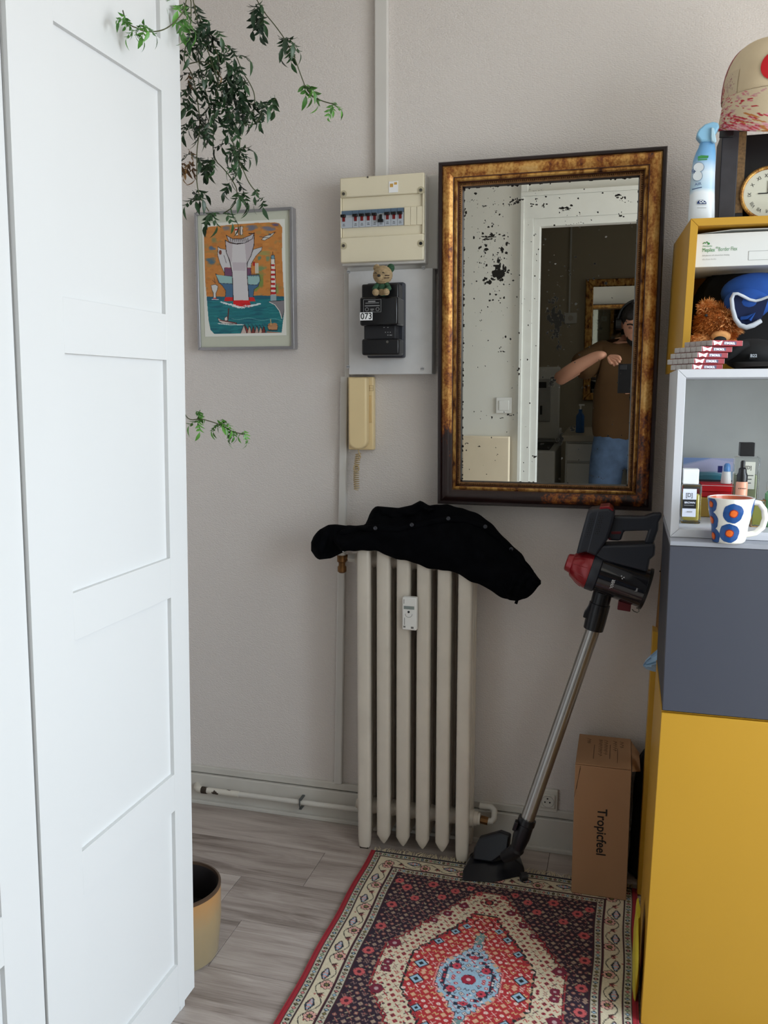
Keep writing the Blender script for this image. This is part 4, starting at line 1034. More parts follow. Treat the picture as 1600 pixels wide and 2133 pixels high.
# ================================================================== cordless vacuum cleaner
vc = thing('vacuum_cleaner', 'cordless stick vacuum cleaner leaning against the wall below the mirror', 'vacuum cleaner', (-0.27, 2.25, 0.0))
M_vg = mat('dark_grey_plastic', (44, 47, 56), 0.42, var=0.04); M_vred = mat('metallic_red_plastic', (150, 30, 38), 0.28, 0.25, var=0.08, coat=0.4)
M_vcup = mat('smoked_plastic', (34, 34, 38), 0.12, var=0.1, coat=0.6); M_vblk = mat('blue_black_plastic', (16, 17, 24), 0.3)
YV = 2.285
def z1(x, y): return (1120 + x/5.3333, 1030 + y/5.3333)
def z1s(L): return [z1(*q) for q in L]
def vslab(name, L, yf, th, m, bev=0.004, label=None, par=vc):
    pts = z1s(L); f_ = [at(x, y, Y=YV) for x, y in pts]
    f_ = [Vector((p.x, yf, p.z)) for p in f_]
    return put(name, G().slab(f_, [p+Vector((0, th, 0)) for p in f_]), m, par, bevel=bev, seg=3, label=label)
Pv = lambda x, y: at(*z1(x, y), Y=YV)
ca, cb = Pv(580, 835), Pv(1195, 1045); ax_ = (cb-ca).normalized()
rc = (Pv(640, 630)-Pv(520, 1040)).length/2
# cup + cone, axis lies in the vertical plane
def vl(name, prof, m, label=None): return put(name, G().lathe(prof, ca, ax_, 40), m, vc, label=label)
L_ = (cb-ca).length
nose = (Pv(310, 765)-ca).length
vl('cone', [(rc*0.36, -nose), (rc*0.44, -nose+0.003), (rc*0.5, -nose*0.76), (rc*0.60, -nose*0.72), (rc*0.86, -nose*0.36), (rc*0.97, -nose*0.14), (rc, -nose*0.02), (rc, 0.0)], M_vred, 'metallic red filter cone')
for k in range(12):
    a_ = 2*PI*k/12; u = ax_.orthogonal().normalized(); w = ax_.cross(u); d = u*math.cos(a_)+w*math.sin(a_)
    put('cone_rib', G().tube([ca-ax_*nose*0.70+d*rc*0.60, ca-ax_*nose*0.36+d*rc*0.86, ca-ax_*nose*0.15+d*rc*0.965], 0.0012, 5), M_vred, vc)
vl('ring', [(rc*1.0, 0.0005), (rc*1.02, 0.002), (rc*1.02, L_*0.15), (rc*0.97, L_*0.16)], M_vg)
vl('dust_cup', [(rc*0.96, L_*0.16), (rc*0.985, L_*0.17), (rc*1.0, L_*0.9), (rc*1.0, L_*0.985)], M_vcup, 'smoked dust cup with white lettering')
vl('cup_lid', [(rc*1.0, L_*0.985), (rc*1.08, L_*0.99), (rc*1.08, L_*1.035), (rc*0.98, L_*1.045)], M_black)
vslab('motor_block', [(435, 640), (470, 500), (520, 320), (560, 180), (600, 150), (790, 130), (865, 180), (830, 330), (780, 480), (655, 660), (540, 610)], YV-0.040, 0.080, M_vg, 0.007)
vslab('cap', [(695, 118), (800, 110), (850, 160), (760, 190), (690, 165)], YV-0.036, 0.07, M_vred, 0.002, 'red end cap')
g = G()
for c0_, n0 in ((595, 250), (700, 215)):
    for i in range(9):
        for j in range(2):
            x = c0_+ j*24 - i*6.5 + (12 if i % 2 else 0); y = n0 + i*24
            p = Pv(x, y); g.cyl((p.x, YV-0.0412, p.z), (p.x, YV-0.0398, p.z), 0.0014, n=8)
put('vent_holes', g, M_ink, vc, kind='stuff')
vslab('block_seam', [(672, 170), (680, 170), (568, 612), (560, 610)], YV-0.0410, 0.002, mat('light_grey_seam', (78, 82, 92), 0.4), 0)
vslab('battery', [(655, 545), (1285, 528), (1305, 560), (1300, 655), (1245, 700), (1222, 832), (1190, 830), (735, 712), (640, 650)], YV-0.034, 0.068, M_vg, 0.006)
h = vslab('handle', [(830, 235), (1180, 240), (1285, 205), (1380, 200), (1376, 240), (1345, 300), (1340, 380), (1285, 540), (1185, 535), (1235, 392), (960, 400), (930, 490), (910, 505), (800, 500), (770, 470), (800, 380), (815, 300)], YV-0.016, 0.032, M_vg, 0.006)
vslab('trigger', [(812, 398), (935, 395), (928, 432), (818, 435)], YV-0.0165, 0.033, mat('dark_red_button', (96, 22, 30), 0.35), 0.002)
vslab('trigger', [(790, 465), (824, 470), (815, 498), (786, 492)], YV-0.0165, 0.033, mat('dark_red_button', (96, 22, 30), 0.35), 0.002)
vslab('release_button', [(900, 1165), (1040, 1205), (1030, 1290), (900, 1268), (885, 1265)], YV-0.016, 0.032, mat('dark_red_button', (96, 22, 30), 0.35), 0.002)
pts = [Pv(x, y) for x, y in ((1050, 1275), (1070, 1298), (1108, 1312), (1128, 1295), (1120, 1268), (1095, 1258))]
put('hanging_loop', G().tube(pts, 0.0014, 6), M_screw, vc)
# neck, tube
q0, q1 = Pv(725, 1085), Pv(618, 1495); top = q1
put('neck', G().tube([q0, q0.lerp(q1, 0.3), q0.lerp(q1, 0.31), q0.lerp(q1, 0.8), q1], [0.0245, 0.0245, 0.027, 0.027, 0.026], 20), M_vblk, vc)
vslab('latch', [(572, 1215), (590, 1216), (585, 1340), (530, 1362), (505, 1352), (520, 1300), (555, 1250)], YV-0.012, 0.024, M_vblk, 0.002)
bot = at(1098, 1708, Y=2.215)
put('tube', G().tube([top + (top-bot).normalized()*0.01, bot], 0.0185, 24), mat('brushed_aluminium_tube', (165, 163, 160), 0.3, 0.9, var=0.04), vc)
dt = (bot-top).normalized()
put('collar', G().tube([bot-dt*0.004, bot+dt*0.012, bot+dt*0.014, bot+dt*0.05, bot+dt*0.085], [0.024, 0.0245, 0.0225, 0.023, 0.018], 20), M_vblk, vc)
vr = at(1074, 1722, Y=2.19); put('latch', G().box(vr.x-0.006, vr.x+0.004, 2.19, 2.21, vr.z-0.014, vr.z+0.012, R=ry(0.28)), M_vblk, vc, bevel=0.002)
# floor head
def fpt(x, y, z): return at(x, y, Z=z)
g = G()
Fl = [fpt(962, 1834, 0.009), fpt(1026, 1838, 0.009), fpt(1094, 1822, 0.009), fpt(1086, 1790, 0.009), fpt(1040, 1772, 0.009), fpt(984, 1788, 0.009)]
Md = [fpt(963, 1815, 0.022), fpt(1022, 1812, 0.024), fpt(1092, 1806, 0.028), fpt(1080, 1775, 0.034), fpt(1030, 1758, 0.034), fpt(978, 1780, 0.024)]
Tp = [fpt(972, 1800, 0.030), fpt(1015, 1798, 0.034), fpt(1068, 1786, 0.046), fpt(1066, 1768, 0.050), fpt(1032, 1752, 0.048), fpt(990, 1772, 0.034)]
g.grid([Fl, Md, Tp], closed=True); i = g.addv(Fl); g.face([i+k for k in range(6)]); i = g.addv(Tp); g.face([i+k for k in range(6)])
put('floor_head', g, M_vblk, vc, bevel=0.004, seg=3)
# upright wing of the tilted head standing against the radiator foot
Wf = [at(984, 1792, Y=2.262), at(1024, 1798, Y=2.245), at(1058, 1775, Y=2.25), at(1062, 1742, Y=2.262), at(1040, 1734, Y=2.270), at(998, 1746, Y=2.275), at(986, 1768, Y=2.270)]
put('head_wing', G().slab(Wf, [p+Vector((0.004, 0.022, 0)) for p in Wf]), M_vblk, vc, bevel=0.006, seg=3)
ja = bot+dt*0.085; jb = at(1052, 1785, Y=2.235)
put('pivot', G().tube([ja-dt*0.01, ja, (ja+jb)/2+Vector((0.004, 0, 0)), jb], [0.017, 0.020, 0.019, 0.016], 16), M_blackm, vc)
pw_ = at(1092, 1803, Y=2.245); put('wheel', G().cyl((pw_.x-0.008, 2.235, 0.020), (pw_.x+0.008, 2.243, 0.020), 0.0115, n=20), M_blackm, vc)
# lettering on the cup
up_ = (Pv(640, 630)-Pv(520, 1040)).normalized()
def vtext(s, x, y, size, sx=1.0, bold=0.0004):
    p = Pv(x, y); k = (p-ca).dot(up_); yy = YV - math.sqrt(max(0, (rc*1.0)**2-k*k))
    o = text(s, size, (p.x, YV-rc-0.0006, p.z), up_, -ax_, mat('white_print', (200, 200, 200), 0.5), vc, bold=bold, sx=sx)
    loc = RM[vc.name].translation
    for v in o.data.vertices:      # wrap the lettering round the cup
        w = v.co + loc; kk = (w-ca).dot(up_); v.co.y = YV - math.sqrt(max(1e-6, rc*rc-kk*kk)) - 0.0007 - loc.y
vtext('HOOVER', 825, 1040, 0.0105, 0.78, 0.0005)
vtext('Freedom', 1085, 1090, 0.0085, 0.75, 0.0001)
p = Pv(935, 895); g = G()
for dx, dz in ((0, 0), (0.004, 0.004), (-0.002, 0.008)): g.box(p.x+dx, p.x+dx+0.003, YV-rc-0.0008, YV-rc-0.0004, p.z+dz*0.8, p.z+dz*0.8+0.003)
put('printed_mark', g, mat('white_print', (200, 200, 200), 0.5), vc)

# ================================================================== cardboard box
M_card = mat('brown_cardboard', (168, 128, 94), 0.8, var=0.05, vs_=7, bump=0.1, bs=300)
M_cardt = mat('brown_print', (86, 62, 46), 0.8)
cb_ = thing('cardboard_box', 'tall brown cardboard box standing on end beside the yellow cabinet', 'box', (-0.025, 2.32, 0.008), (0, 0, 0))
bx0, bx1, by0, by1, bz1 = -0.0965, 0.046, 2.216, 2.420, 0.372
put('carton', G().box(bx0, bx1, by0, by1, 0.008, bz1-0.002), M_card, cb_, bevel=0.0015)
put('lid', G().box(bx0+0.0005, bx1-0.001, by0+0.0005, by1, bz1-0.001, bz1+0.002, ), M_card, cb_, bevel=0.0008)
fl = [Vector((bx1, by1-0.01, bz1)), Vector((bx1+0.022, by1-0.05, bz1-0.016)), Vector((bx1+0.025, by1-0.11, bz1-0.040)), Vector((bx1+0.002, by0+0.005, bz1-0.004))]
put('flap', G().slab(fl, [p+Vector((0.0, 0, -0.003)) for p in fl]), M_card, cb_)
text('Tropicfeel', 0.0345, (bx0+0.062, by0-0.0006, 0.2560), (0, 0, -1), (1, 0, 0), mat('black_print', (28, 24, 22), 0.7), cb_, bold=0.0006, sx=0.92)
g = G()
zt2 = bz1+0.0022
for k, (x, n) in enumerate(((0.030, 3), (0.062, 9), (0.076, 8), (0.100, 5), (0.118, 3))):
    y = by1-0.030
    for j in range(n):
        L = random.uniform(0.008, 0.016)
        g.tube([(bx0+x-0.006, y, zt2), (bx0+x+0.004, y-L*0.4, zt2), (bx0+x-0.004*random.random(), y-L*0.8, zt2)], 0.0006, 4); y -= L*1.05
put('handwriting', g, M_cardt, cb_)
g = G(); g.box(bx0+0.086, bx0+0.0875, by0+0.05, by1-0.06, zt2-0.0004, zt2+0.0004).box(bx0+0.044, bx0+0.0455, by0+0.04, by1-0.07, zt2-0.0004, zt2+0.0004).box(bx0+0.106, bx0+0.107, by0+0.03, by1-0.08, zt2-0.0004, zt2+0.0004)
put('printed_line', g, M_cardt, cb_)
g = G(); g.tube([(bx0+0.0135, by0-0.0003, bz1-0.004), (bx0+0.005, by0-0.0003, bz1-0.07)], 0.0005, 4).tube([(bx0+0.0, by0-0.0003, 0.28), (bx0+0.014, by0-0.0003, bz1-0.01)], 0.0005, 4)
put('crease', g, M_cardt, cb_)

# dark bag squeezed between box and cabinet, shifted to stand in for shade
g = G(); rows_ = []
for k in range(11):
    z = 0.004 + 0.36*k/10; s = (1-0.25*(k/10)**2)*(1 if k < 10 else 0.6)
    rows_.append([(0.104 + 0.050*s*math.cos(2*PI*j/20)+0.004*math.sin(j*2.3+k), 2.376 + 0.045*s*math.sin(2*PI*j/20)+0.005*math.sin(j*1.7+k*1.3), z) for j in range(20)])
g.grid(rows_, closed=True); i = g.addv(rows_[0]); g.face([i+k for k in range(20)]); i = g.addv(rows_[-1]); g.face([i+k for k in range(20)])
bg_ = thing('dark_bag', 'black bag squeezed between cardboard box and yellow cabinet', 'bag', (0.104, 2.376, 0.0))
put('body', g, mat('black_bag_cloth', (15, 15, 17), 0.85), bg_)
put('handle', G().tube([(0.09, 2.365, 0.35), (0.088, 2.355, 0.385), (0.095, 2.355, 0.40), (0.108, 2.365, 0.36)], 0.005, 8), M_blackm, bg_)

# ================================================================== plant pot on the floor
pot = thing('floor_pot', 'tan glazed ceramic plant pot on the floor beside the wardrobe', 'plant pot', (-0.992, 1.716, 0.0))
m = bpy.data.materials.new('tan_glaze'); t = NT(m); sx = t.add('ShaderNodeSeparateXYZ'); c_ = t.coord(); t.link(c_, sx.inputs[0])
f_ = t.math('ADD', t.math('MULTIPLY', sx.outputs['Z'], 4.2), t.math('MULTIPLY', t.noise(c_, 14, 5, 0.6), 0.5))
t.out(t.ramp(f_, [(0.2, lin((128, 118, 96))), (0.65, lin((150, 128, 94))), (1.0, lin((170, 124, 76)))])); t.b.inputs['Roughness'].default_value = 0.28
hpz = 0.178
put('pot_body', G().lathe([(0.0, 0.0), (0.086, 0.0), (0.093, 0.006), (0.1015, 0.09), (0.103, hpz-0.006), (0.102, hpz), (0.0975, hpz), (0.095, hpz-0.006), (0.090, 0.04), (0.0, 0.03)], (-0.992, 1.716, 0.0), n=56, close=False), m, pot)
put('rim', G().lathe([(0.1035, hpz-0.006), (0.1032, hpz+0.0005), (0.1015, hpz+0.0016), (0.0980, hpz+0.0014), (0.0950, hpz-0.006)], (-0.992, 1.716, 0.0), n=56, close=False), mat('dark_brown_rim', (74, 56, 42), 0.3), pot)
put('soil', G().lathe([(0.0892, 0.09), (0.05, 0.098), (0.0, 0.094)], (-0.992, 1.716, 0.0), n=40, close=False), mat('dry_dark_soil', (20, 17, 15), 0.95, var=0.6, vs_=260, bump=1.0, bs=320), pot)
# inner glaze is dark
put('inner_glaze', G().lathe([(0.0965, hpz-0.003), (0.0940, hpz-0.007), (0.0895, 0.075)], (-0.992, 1.716, 0.0), n=56, close=False), mat('dark_inner_glaze', (38, 33, 34), 0.35), pot)
put('pebble', G().ell((-0.950, 1.670, 0.102), (0.022, 0.016, 0.008), 16), mat('ribbed_shell', (188, 142, 84), 0.6), pot)

# ================================================================== rug
RXc, RW, RY1_, RL = -0.301, 0.750, 2.283, 0.968
NXr, NYr = 372, 484
R_ = Paint(NXr, NYr, (24, 22, 44))
cream, red, navy, wine, ink, sky, pink, olive = (206, 192, 164), (156, 30, 42), (26, 24, 50), (66, 16, 30), (20, 16, 24), (150, 178, 196), (206, 124, 120), (120, 108, 62)
cx_, cy_ = NXr/2, NYr/2
AX, AY = np.abs(R_.X-cx_+0.5), np.abs(R_.Y-cy_+0.5)
eX, eY = NXr/2-AX, NYr/2-AY          # distance from the edges (cells)
ed = np.minimum(eX, eY+4)
edge_long = eX < eY+4
along = np.where(edge_long, R_.Y, R_.X)
def band(d0, d1): return (ed >= d0) & (ed < d1)
# border bands on the sides; the short ends have no red edge
R_.put(eX < 7, red)
R_.put((eX >= 2) & (eX < 3), (120, 18, 32))
def guard(d0, d1, cols):
    m = band(d0, d1) & (eX >= 7); R_.put(m, (186, 176, 156)); w = (d1-d0)
    R_.put(band(d0, d0+1.2) & (eX >= 7), ink); R_.put(band(d1-1.2, d1) & (eX >= 7), ink)
    per = w*0.62; k = np.floor(along/per).astype(int); u = np.abs(along/per-k-0.5)*2; v = np.abs((ed-(d0+d1)/2)/(w/2-1.2))
    dm = u+v
    for i, c in enumerate(cols): R_.put(m & (dm < 0.92) & (k % len(cols) == i), ink)
    for i, c in enumerate(cols): R_.put(m & (dm < 0.55) & (k % len(cols) == i), c)
guard(7, 17, [sky, olive, pink, (150, 170, 130)])
guard(42, 52, [pink, sky, olive, (176, 150, 120)])
R_.put(band(17, 18.3) & (eX >= 7), wine); R_.put(band(18.3, 40.5) & (eX >= 7), cream); R_.put(band(40.5, 42), wine)
R_.put(band(52, 53.4), wine)
# flowers and vines in the main border
mid = 29.5
def bpt(s, side, off):
    """position in cells on the border's middle line"""
    if side == 0: return (mid+off, s)
    if side == 1: return (NXr-1-mid-off, s)
    if side == 2: return (s, mid-4+off)
    return (s, NYr-1-mid+4-off)
for side in range(4):
    Lg = NYr if side < 2 else NXr
    pts = [bpt(s, side, 7.5*math.sin(s*2*PI/52.0)) for s in range(28, Lg-28, 3)]
    R_.line(pts, 1.1, ink)
    k = 0; s = 34
    while s < Lg-30:
        off = -7.5*math.sin((s)*2*PI/52.0)*0.55
        x, y = bpt(s, side, off)
        if k % 3 == 0:
            for a in range(8): R_.disc(x+5.2*math.cos(a*PI/4), y+5.2*math.sin(a*PI/4), 2.7, 2.7, ink); 
            for a in range(8): R_.disc(x+5.2*math.cos(a*PI/4), y+5.2*math.sin(a*PI/4), 1.9, 1.9, (214, 160, 146))
            R_.disc(x, y, 3.2, 3.2, ink); R_.disc(x, y, 2.2, 2.2, olive)
        elif k % 3 == 1:
            for a in (-1, 0, 1):
                ang = a*0.8 + (PI/2 if off > 0 else -PI/2); dx, dy = math.cos(ang)*7, math.sin(ang)*7
                if side < 2: dx, dy = dy, dx
                R_.poly([(x-dy*0.35, y+dx*0.35), (x+dx, y+dy), (x+dy*0.35, y-dx*0.35), (x-dx*0.25, y-dy*0.25)], [(92, 40, 36), (190, 110, 104), (74, 36, 34)][a+1])
        else:
            dx, dy = (0, 1) if side < 2 else (1, 0)
            for q in range(-4, 5):
                r_ = 4.4*(1-abs(q)/5.2); R_.disc(x+dx*q*2.1, y+dy*q*2.1, r_+1.1, r_+1.1, (46, 66, 86) if q % 2 else ink)
            for q in range(-4, 5):
                r_ = 4.0*(1-abs(q)/5.2); R_.disc(x+dx*q*2.1, y+dy*q*2.1, r_*0.8, r_*0.8, sky if q % 2 else (204, 150, 140))
        R_.disc(x+rng.uniform(-9, 9), y+rng.uniform(-9, 9), 1.2, 1.2, (150, 60, 58))
        s += 17.3; k += 1
# field
fld = ed >= 53.4
warm = fld & (AY > 0)
R_.put(fld, (40, 18, 34))
R_.put(fld & (rng.random((NYr, NXr)) < 0.10), navy)
st = 5.0
sXq = np.floor(AX/st)*st; sYq = np.floor(AY/st)*st
# cream stepped hexagon: half width 92..., tip near the field's top
def stepped(hw, flat, tip, tipw):
    """|x| limit as a function of |y|: hw until flat, then steps down to tipw at tip"""
    lim = np.where(sYq < flat, hw, hw - (hw-tipw)*np.clip((sYq-flat)/(tip-flat), 0, 1)); lim = np.floor(lim/st)*st
    return fld & (AX < lim) & (sYq < tip)
def outlined(m, c, oc, w=1, oc2=None):
    e = m.copy()
    for _ in range(w): e = e | np.roll(e, 1, 0) | np.roll(e, -1, 0) | np.roll(e, 1, 1) | np.roll(e, -1, 1)
    if oc2:
        e2 = e.copy()
        for _ in range(2): e2 = e2 | np.roll(e2, 1, 0) | np.roll(e2, -1, 0) | np.roll(e2, 1, 1) | np.roll(e2, -1, 1)
        R_.put(e2 & fld, oc2)
    R_.put(e & fld, oc); R_.put(m, c)
hexa = stepped(106, 38, 172, 18)
outlined(hexa, cream, ink, 1, (140, 34, 40))
redm = stepped(74, 28, 122, 14)
outlined(redm, (170, 38, 44), (40, 60, 48), 1, ink)
bl = stepped(38, 14, 62, 4)
outlined(bl, sky, ink, 1, pink)
blin = stepped(32, 10, 54, 2); e_ = blin & ~stepped(28, 8, 50, 1); R_.put(e_, (34, 40, 60))
# pointer above/below the medallion
for sgn in (-1, 1):
    yc = cy_+sgn*74
    R_.poly([(cx_-5, yc-8), (cx_+5, yc-8), (cx_+5, yc+8), (cx_-5, yc+8)], (110, 140, 138)); R_.poly([(cx_-10, yc+sgn*8), (cx_+10, yc+sgn*8), (cx_, yc+sgn*17)], (110, 140, 138))
    R_.line([(cx_-6, yc-8), (cx_-6, yc+8)], 1.2, ink); R_.line([(cx_+6, yc-8), (cx_+6, yc+8)], 1.2, ink)
    yc = cy_+sgn*106; R_.put((np.abs(R_.X-cx_)/15+np.abs(R_.Y-yc)/15 < 1.25) & (np.abs(R_.X-cx_) < 13), ink); R_.put((np.abs(R_.X-cx_)/15+np.abs(R_.Y-yc)/15 < 1.1) & (np.abs(R_.X-cx_) < 12), (160, 36, 42))
    yc = cy_+sgn*156; R_.disc(cx_, yc, 12, 10, ink); R_.disc(cx_, yc, 10.5, 8.5, cream); R_.disc(cx_, yc, 6, 6, ink); R_.disc(cx_, yc, 3.2, 3.2, (150, 60, 60))
# motif lattice (herati): small diamonds, rosettes and sprigs over everything
def at_zone(x, y):
    i, j = int(min(NYr-1, max(0, y))), int(min(NXr-1, max(0, x)))
    if bl[i, j]: return 'b'
    if redm[i, j]: return 'r'
    if hexa[i, j]: return 'c'
    return 'n' if fld[i, j] else None
def rosette(x, y, r, c1, c2, oc):
    R_.disc(x, y, r, r, oc)
    for a in range(6): R_.disc(x+r*.6*math.cos(a*PI/3), y+r*.6*math.sin(a*PI/3), r*.42, r*.42, c1)
    R_.disc(x, y, r*.32, r*.32, c2)
def diamond(x, y, r, c1, oc):
    m = np.abs(R_.X-x)+np.abs(R_.Y-y); R_.put(m < r, oc); R_.put(m < r*.72, c1); R_.put(m < r*.32, oc)
half = []
for jy in range(0, 34):
    for jx in range(-20, 21):
        x = jx*8.6 + (4.3 if jy % 2 else 0); y = jy*7.6+2
        h = (abs(jx)*7+jy*13) % 9; half.append((x, y, h))
for sgn in (-1, 1):
    for x, y, h in half:
        X_, Y_ = cx_+x, cy_+sgn*y; z_ = at_zone(X_, Y_)
        if z_ is None: continue
        if z_ in 'b' and abs(x) < 10 and y < 10: continue
        pal = {'n': [(150, 92, 84), (166, 146, 120), (112, 30, 42), (140, 106, 98)], 'c': [(150, 34, 50), (66, 24, 42), (110, 84, 54), (178, 60, 60)], 'r': [(226, 196, 184), (214, 150, 140), (60, 20, 34), (206, 170, 120)], 'b': [(176, 40, 56), (222, 206, 200), (150, 50, 70), (60, 40, 60)]}[z_]
        oc = ink if z_ != 'n' else (24, 12, 22)
        if h in (0, 5): R_.disc(X_, Y_, 2.3, 2.3, pal[0]); R_.disc(X_, Y_, 1.0, 1.0, pal[1])
        elif h in (1, 6): diamond(X_, Y_, 3.6, pal[1], pal[3])
        elif h == 2: R_.line([(X_-3, Y_-2), (X_, Y_+2), (X_+3, Y_-2)], 1.1, pal[3]); R_.disc(X_, Y_-2, 1.2, 1.2, pal[0])
        elif h == 3: R_.disc(X_-1.8, Y_, 1.5, 1.5, pal[0]); R_.disc(X_+1.8, Y_, 1.5, 1.5, pal[1]); R_.disc(X_, Y_-2, 1.1, 1.1, pal[3])
        elif h in (4, 7): R_.line([(X_-2.5, Y_+2.5), (X_+2.5, Y_-2.5)], 1.2, pal[1]); R_.line([(X_-2.5, Y_-2.5), (X_+2.5, Y_+2.5)], 1.1, pal[0])
        else: R_.line([(X_-3, Y_+1), (X_-1, Y_-2), (X_+1, Y_+2), (X_+3, Y_-1)], 1.0, pal[3])
for sgn in (-1, 1):
    for sx in (-1, 1):
        for x, y, r in [(112, 162, 7), (80, 178, 7), (48, 170, 6), (122, 118, 7), (30, 182, 5), (96, 140, 6), (124, 70, 7), (124, 20, 7), (62, 152, 6), (126, 175, 6), (16, 172, 5)]:
            if at_zone(cx_+sx*x, cy_+sgn*y) in ('n',): rosette(cx_+sx*x, cy_+sgn*y, r, (190, 84, 84), (74, 18, 34), (60, 18, 32)); 
        for x, y, r in [(98, 42, 8), (96, 6, 6), (78, 84, 7), (48, 118, 6), (30, 140, 6), (62, 100, 5)]:
            if at_zone(cx_+sx*x, cy_+sgn*y) in ('c',):
                rosette(cx_+sx*x, cy_+sgn*y, r, (112, 24, 48), (180, 150, 150), ink)
        for x, y, r in [(58, 14, 8), (48, 60, 6), (32, 84, 6), (20, 98, 5)]:
            if at_zone(cx_+sx*x, cy_+sgn*y) in ('r',):
                diamond(cx_+sx*x, cy_+sgn*y, r+2, sky, ink)
        rosette(cx_+sx*17, cy_+sgn*20, 5.5, (190, 60, 76), (90, 20, 40), ink)
rosette(cx_, cy_, 8.5, (150, 24, 50), (210, 170, 170), ink)
for sgn in (-1, 1): rosette(cx_, cy_+sgn*40, 4, (190, 60, 76), (90, 20, 40), ink)
R_.a = R_.a*(0.93+0.10*rng.random((NYr, NXr, 1))).astype(np.float32)
rug = thing('persian_rug', 'red and cream patterned oriental rug with fringe on the floor', 'rug', (RXc, RY1_-RL/2, 0.0))
def rfn(u, v):
    sh = 0.0
    return np.stack([RXc-RW/2+RW*u + 0.0015*np.sin(v*23), RY1_-RL*v + 0*u, 0.0072+0.0004*np.sin(u*40)*np.sin(v*53)+0*u], -1)
M_rug = paintmat('knotted_wool', 0.92, bump=0.6, bs=900)
sheet('pile', R_, rfn, M_rug, rug)
put('rug_back', G().box(RXc-RW/2+0.001, RXc+RW/2-0.001, RY1_-RL+0.001, RY1_-0.001, 0.0005, 0.0064), mat('red_selvedge', (140, 28, 38), 0.9, var=0.15, vs_=200), rug, smooth=0)
g = G()
for k in range(175):
    x = RXc-RW/2+0.01 + (RW-0.02)*k/174
    L = random.uniform(0.022, 0.036); a = random.gauss(0, 0.35)
    g.tube([(x, RY1_-0.003, 0.006), (x+L*0.3*math.sin(a), RY1_+L*0.45, 0.0045+random.uniform(0, .003)), (x+L*math.sin(a)*0.8+random.gauss(0, .002), RY1_+L, 0.0022)], [0.0011, 0.0011, 0.0007], 4)
    L = random.uniform(0.022, 0.036); a = random.gauss(0, 0.35)
    g.tube([(x, RY1_-RL+0.003, 0.006), (x+L*0.3*math.sin(a), RY1_-RL-L*0.45, 0.0045), (x+L*math.sin(a)*0.8, RY1_-RL-L, 0.0022)], [0.0011, 0.0011, 0.0007], 4)
put('fringe', g, mat('cream_fringe_yarn', (214, 200, 170), 0.9, var=0.1), rug, kind='stuff', label='cream yarn fringe')

# ================================================================== cabinets at the right
M_yel = mat('mustard_yellow_foil', (190, 143, 42), 0.38, var=0.02, vs_=3)
M_yelin = mat('mustard_yellow_inside', (196, 150, 40), 0.5, var=0.02)
M_gry = mat('slate_grey_foil', (68, 70, 80), 0.4, var=0.02, vs_=3)
M_wht = mat('light_grey_white_foil', (206, 207, 212), 0.4, var=0.01, vs_=3)
M_hole = mat('dark_seam', (30, 26, 20), 0.7)
YC = 1.766
def shear(k, z0=0.0, rot=0.0, c=(0, 0, 0)):
    S = Matrix.Identity(4); S[0][2] = k; S[0][3] = -k*z0
    T = Matrix.Translation(c)
    return T @ Matrix.Rotation(rot, 4, 'Z') @ T.inverted() @ S
def panels(root, spec, m, M, bev=0.0012):
    for nm, b, mm in spec:
        g = G(); g.M = M; g.box(*b); put(nm, g, mm or m, root, bevel=bev)
lo = thing('yellow_cabinet', 'mustard yellow door cabinet standing lowest in the stack on the floor', 'cabinet', (0.43, 1.94, 0.0))
x0 = 0.0765; wL = 0.70; M0 = shear(0.0195)
panels(lo, [('side_panel', (x0+0.001, x0+0.017, YC+0.020, YC+0.35, 0.0, 0.698), None), ('side_panel', (x0+wL-0.017, x0+wL, YC+0.020, YC+0.35, 0.0, 0.698), None),
            ('bottom_panel', (x0+0.017, x0+wL-0.017, YC+0.020, YC+0.345, 0.004, 0.020), None), ('top_panel', (x0, x0+wL, YC+0.004, YC+0.35, 0.6985, 0.7005), None), ('top_board', (x0+0.017, x0+wL-0.017, YC+0.020, YC+0.345, 0.682, 0.698), None),
            ('back_panel', (x0+0.017, x0+wL-0.017, YC+0.34, YC+0.348, 0.02, 0.68), None),
            ('door', (x0, x0+wL/2-0.0015, YC, YC+0.018, 0.002, 0.697), None), ('door', (x0+wL/2+0.0015, x0+wL, YC, YC+0.018, 0.002, 0.697), None)], M_yel, M0)
mdl = thing('grey_drawer_cabinet', 'slate grey drawer cabinet stacked between yellow and white units', 'cabinet', (0.43, 1.94, 0.701))
x0 = 0.0915
M1 = Matrix.Identity(4)
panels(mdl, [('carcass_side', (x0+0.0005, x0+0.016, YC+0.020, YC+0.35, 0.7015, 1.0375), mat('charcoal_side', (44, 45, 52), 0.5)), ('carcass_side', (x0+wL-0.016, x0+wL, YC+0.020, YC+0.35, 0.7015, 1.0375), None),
             ('drawer_front', (x0, x0+wL/2-0.0015, YC, YC+0.018, 0.7025, 1.040), None), ('drawer_front', (x0+wL/2+0.0015, x0+wL, YC, YC+0.018, 0.7025, 1.040), None),
             ('top_panel', (x0, x0+wL, YC+0.001, YC+0.35, 1.0405, 1.050), mat('grey_top_with_sheen', (150, 152, 160), 0.35)), ('back_panel', (x0+0.016, x0+wL-0.016, YC+0.34, YC+0.348, 0.7015, 1.0375), None),  # top coloured paler than the fronts to put in its reflected sheen
             ('bottom_panel', (x0+0.016, x0+wL-0.016, YC+0.020, YC+0.34, 0.7015, 0.715), None)], M_gry, M1)
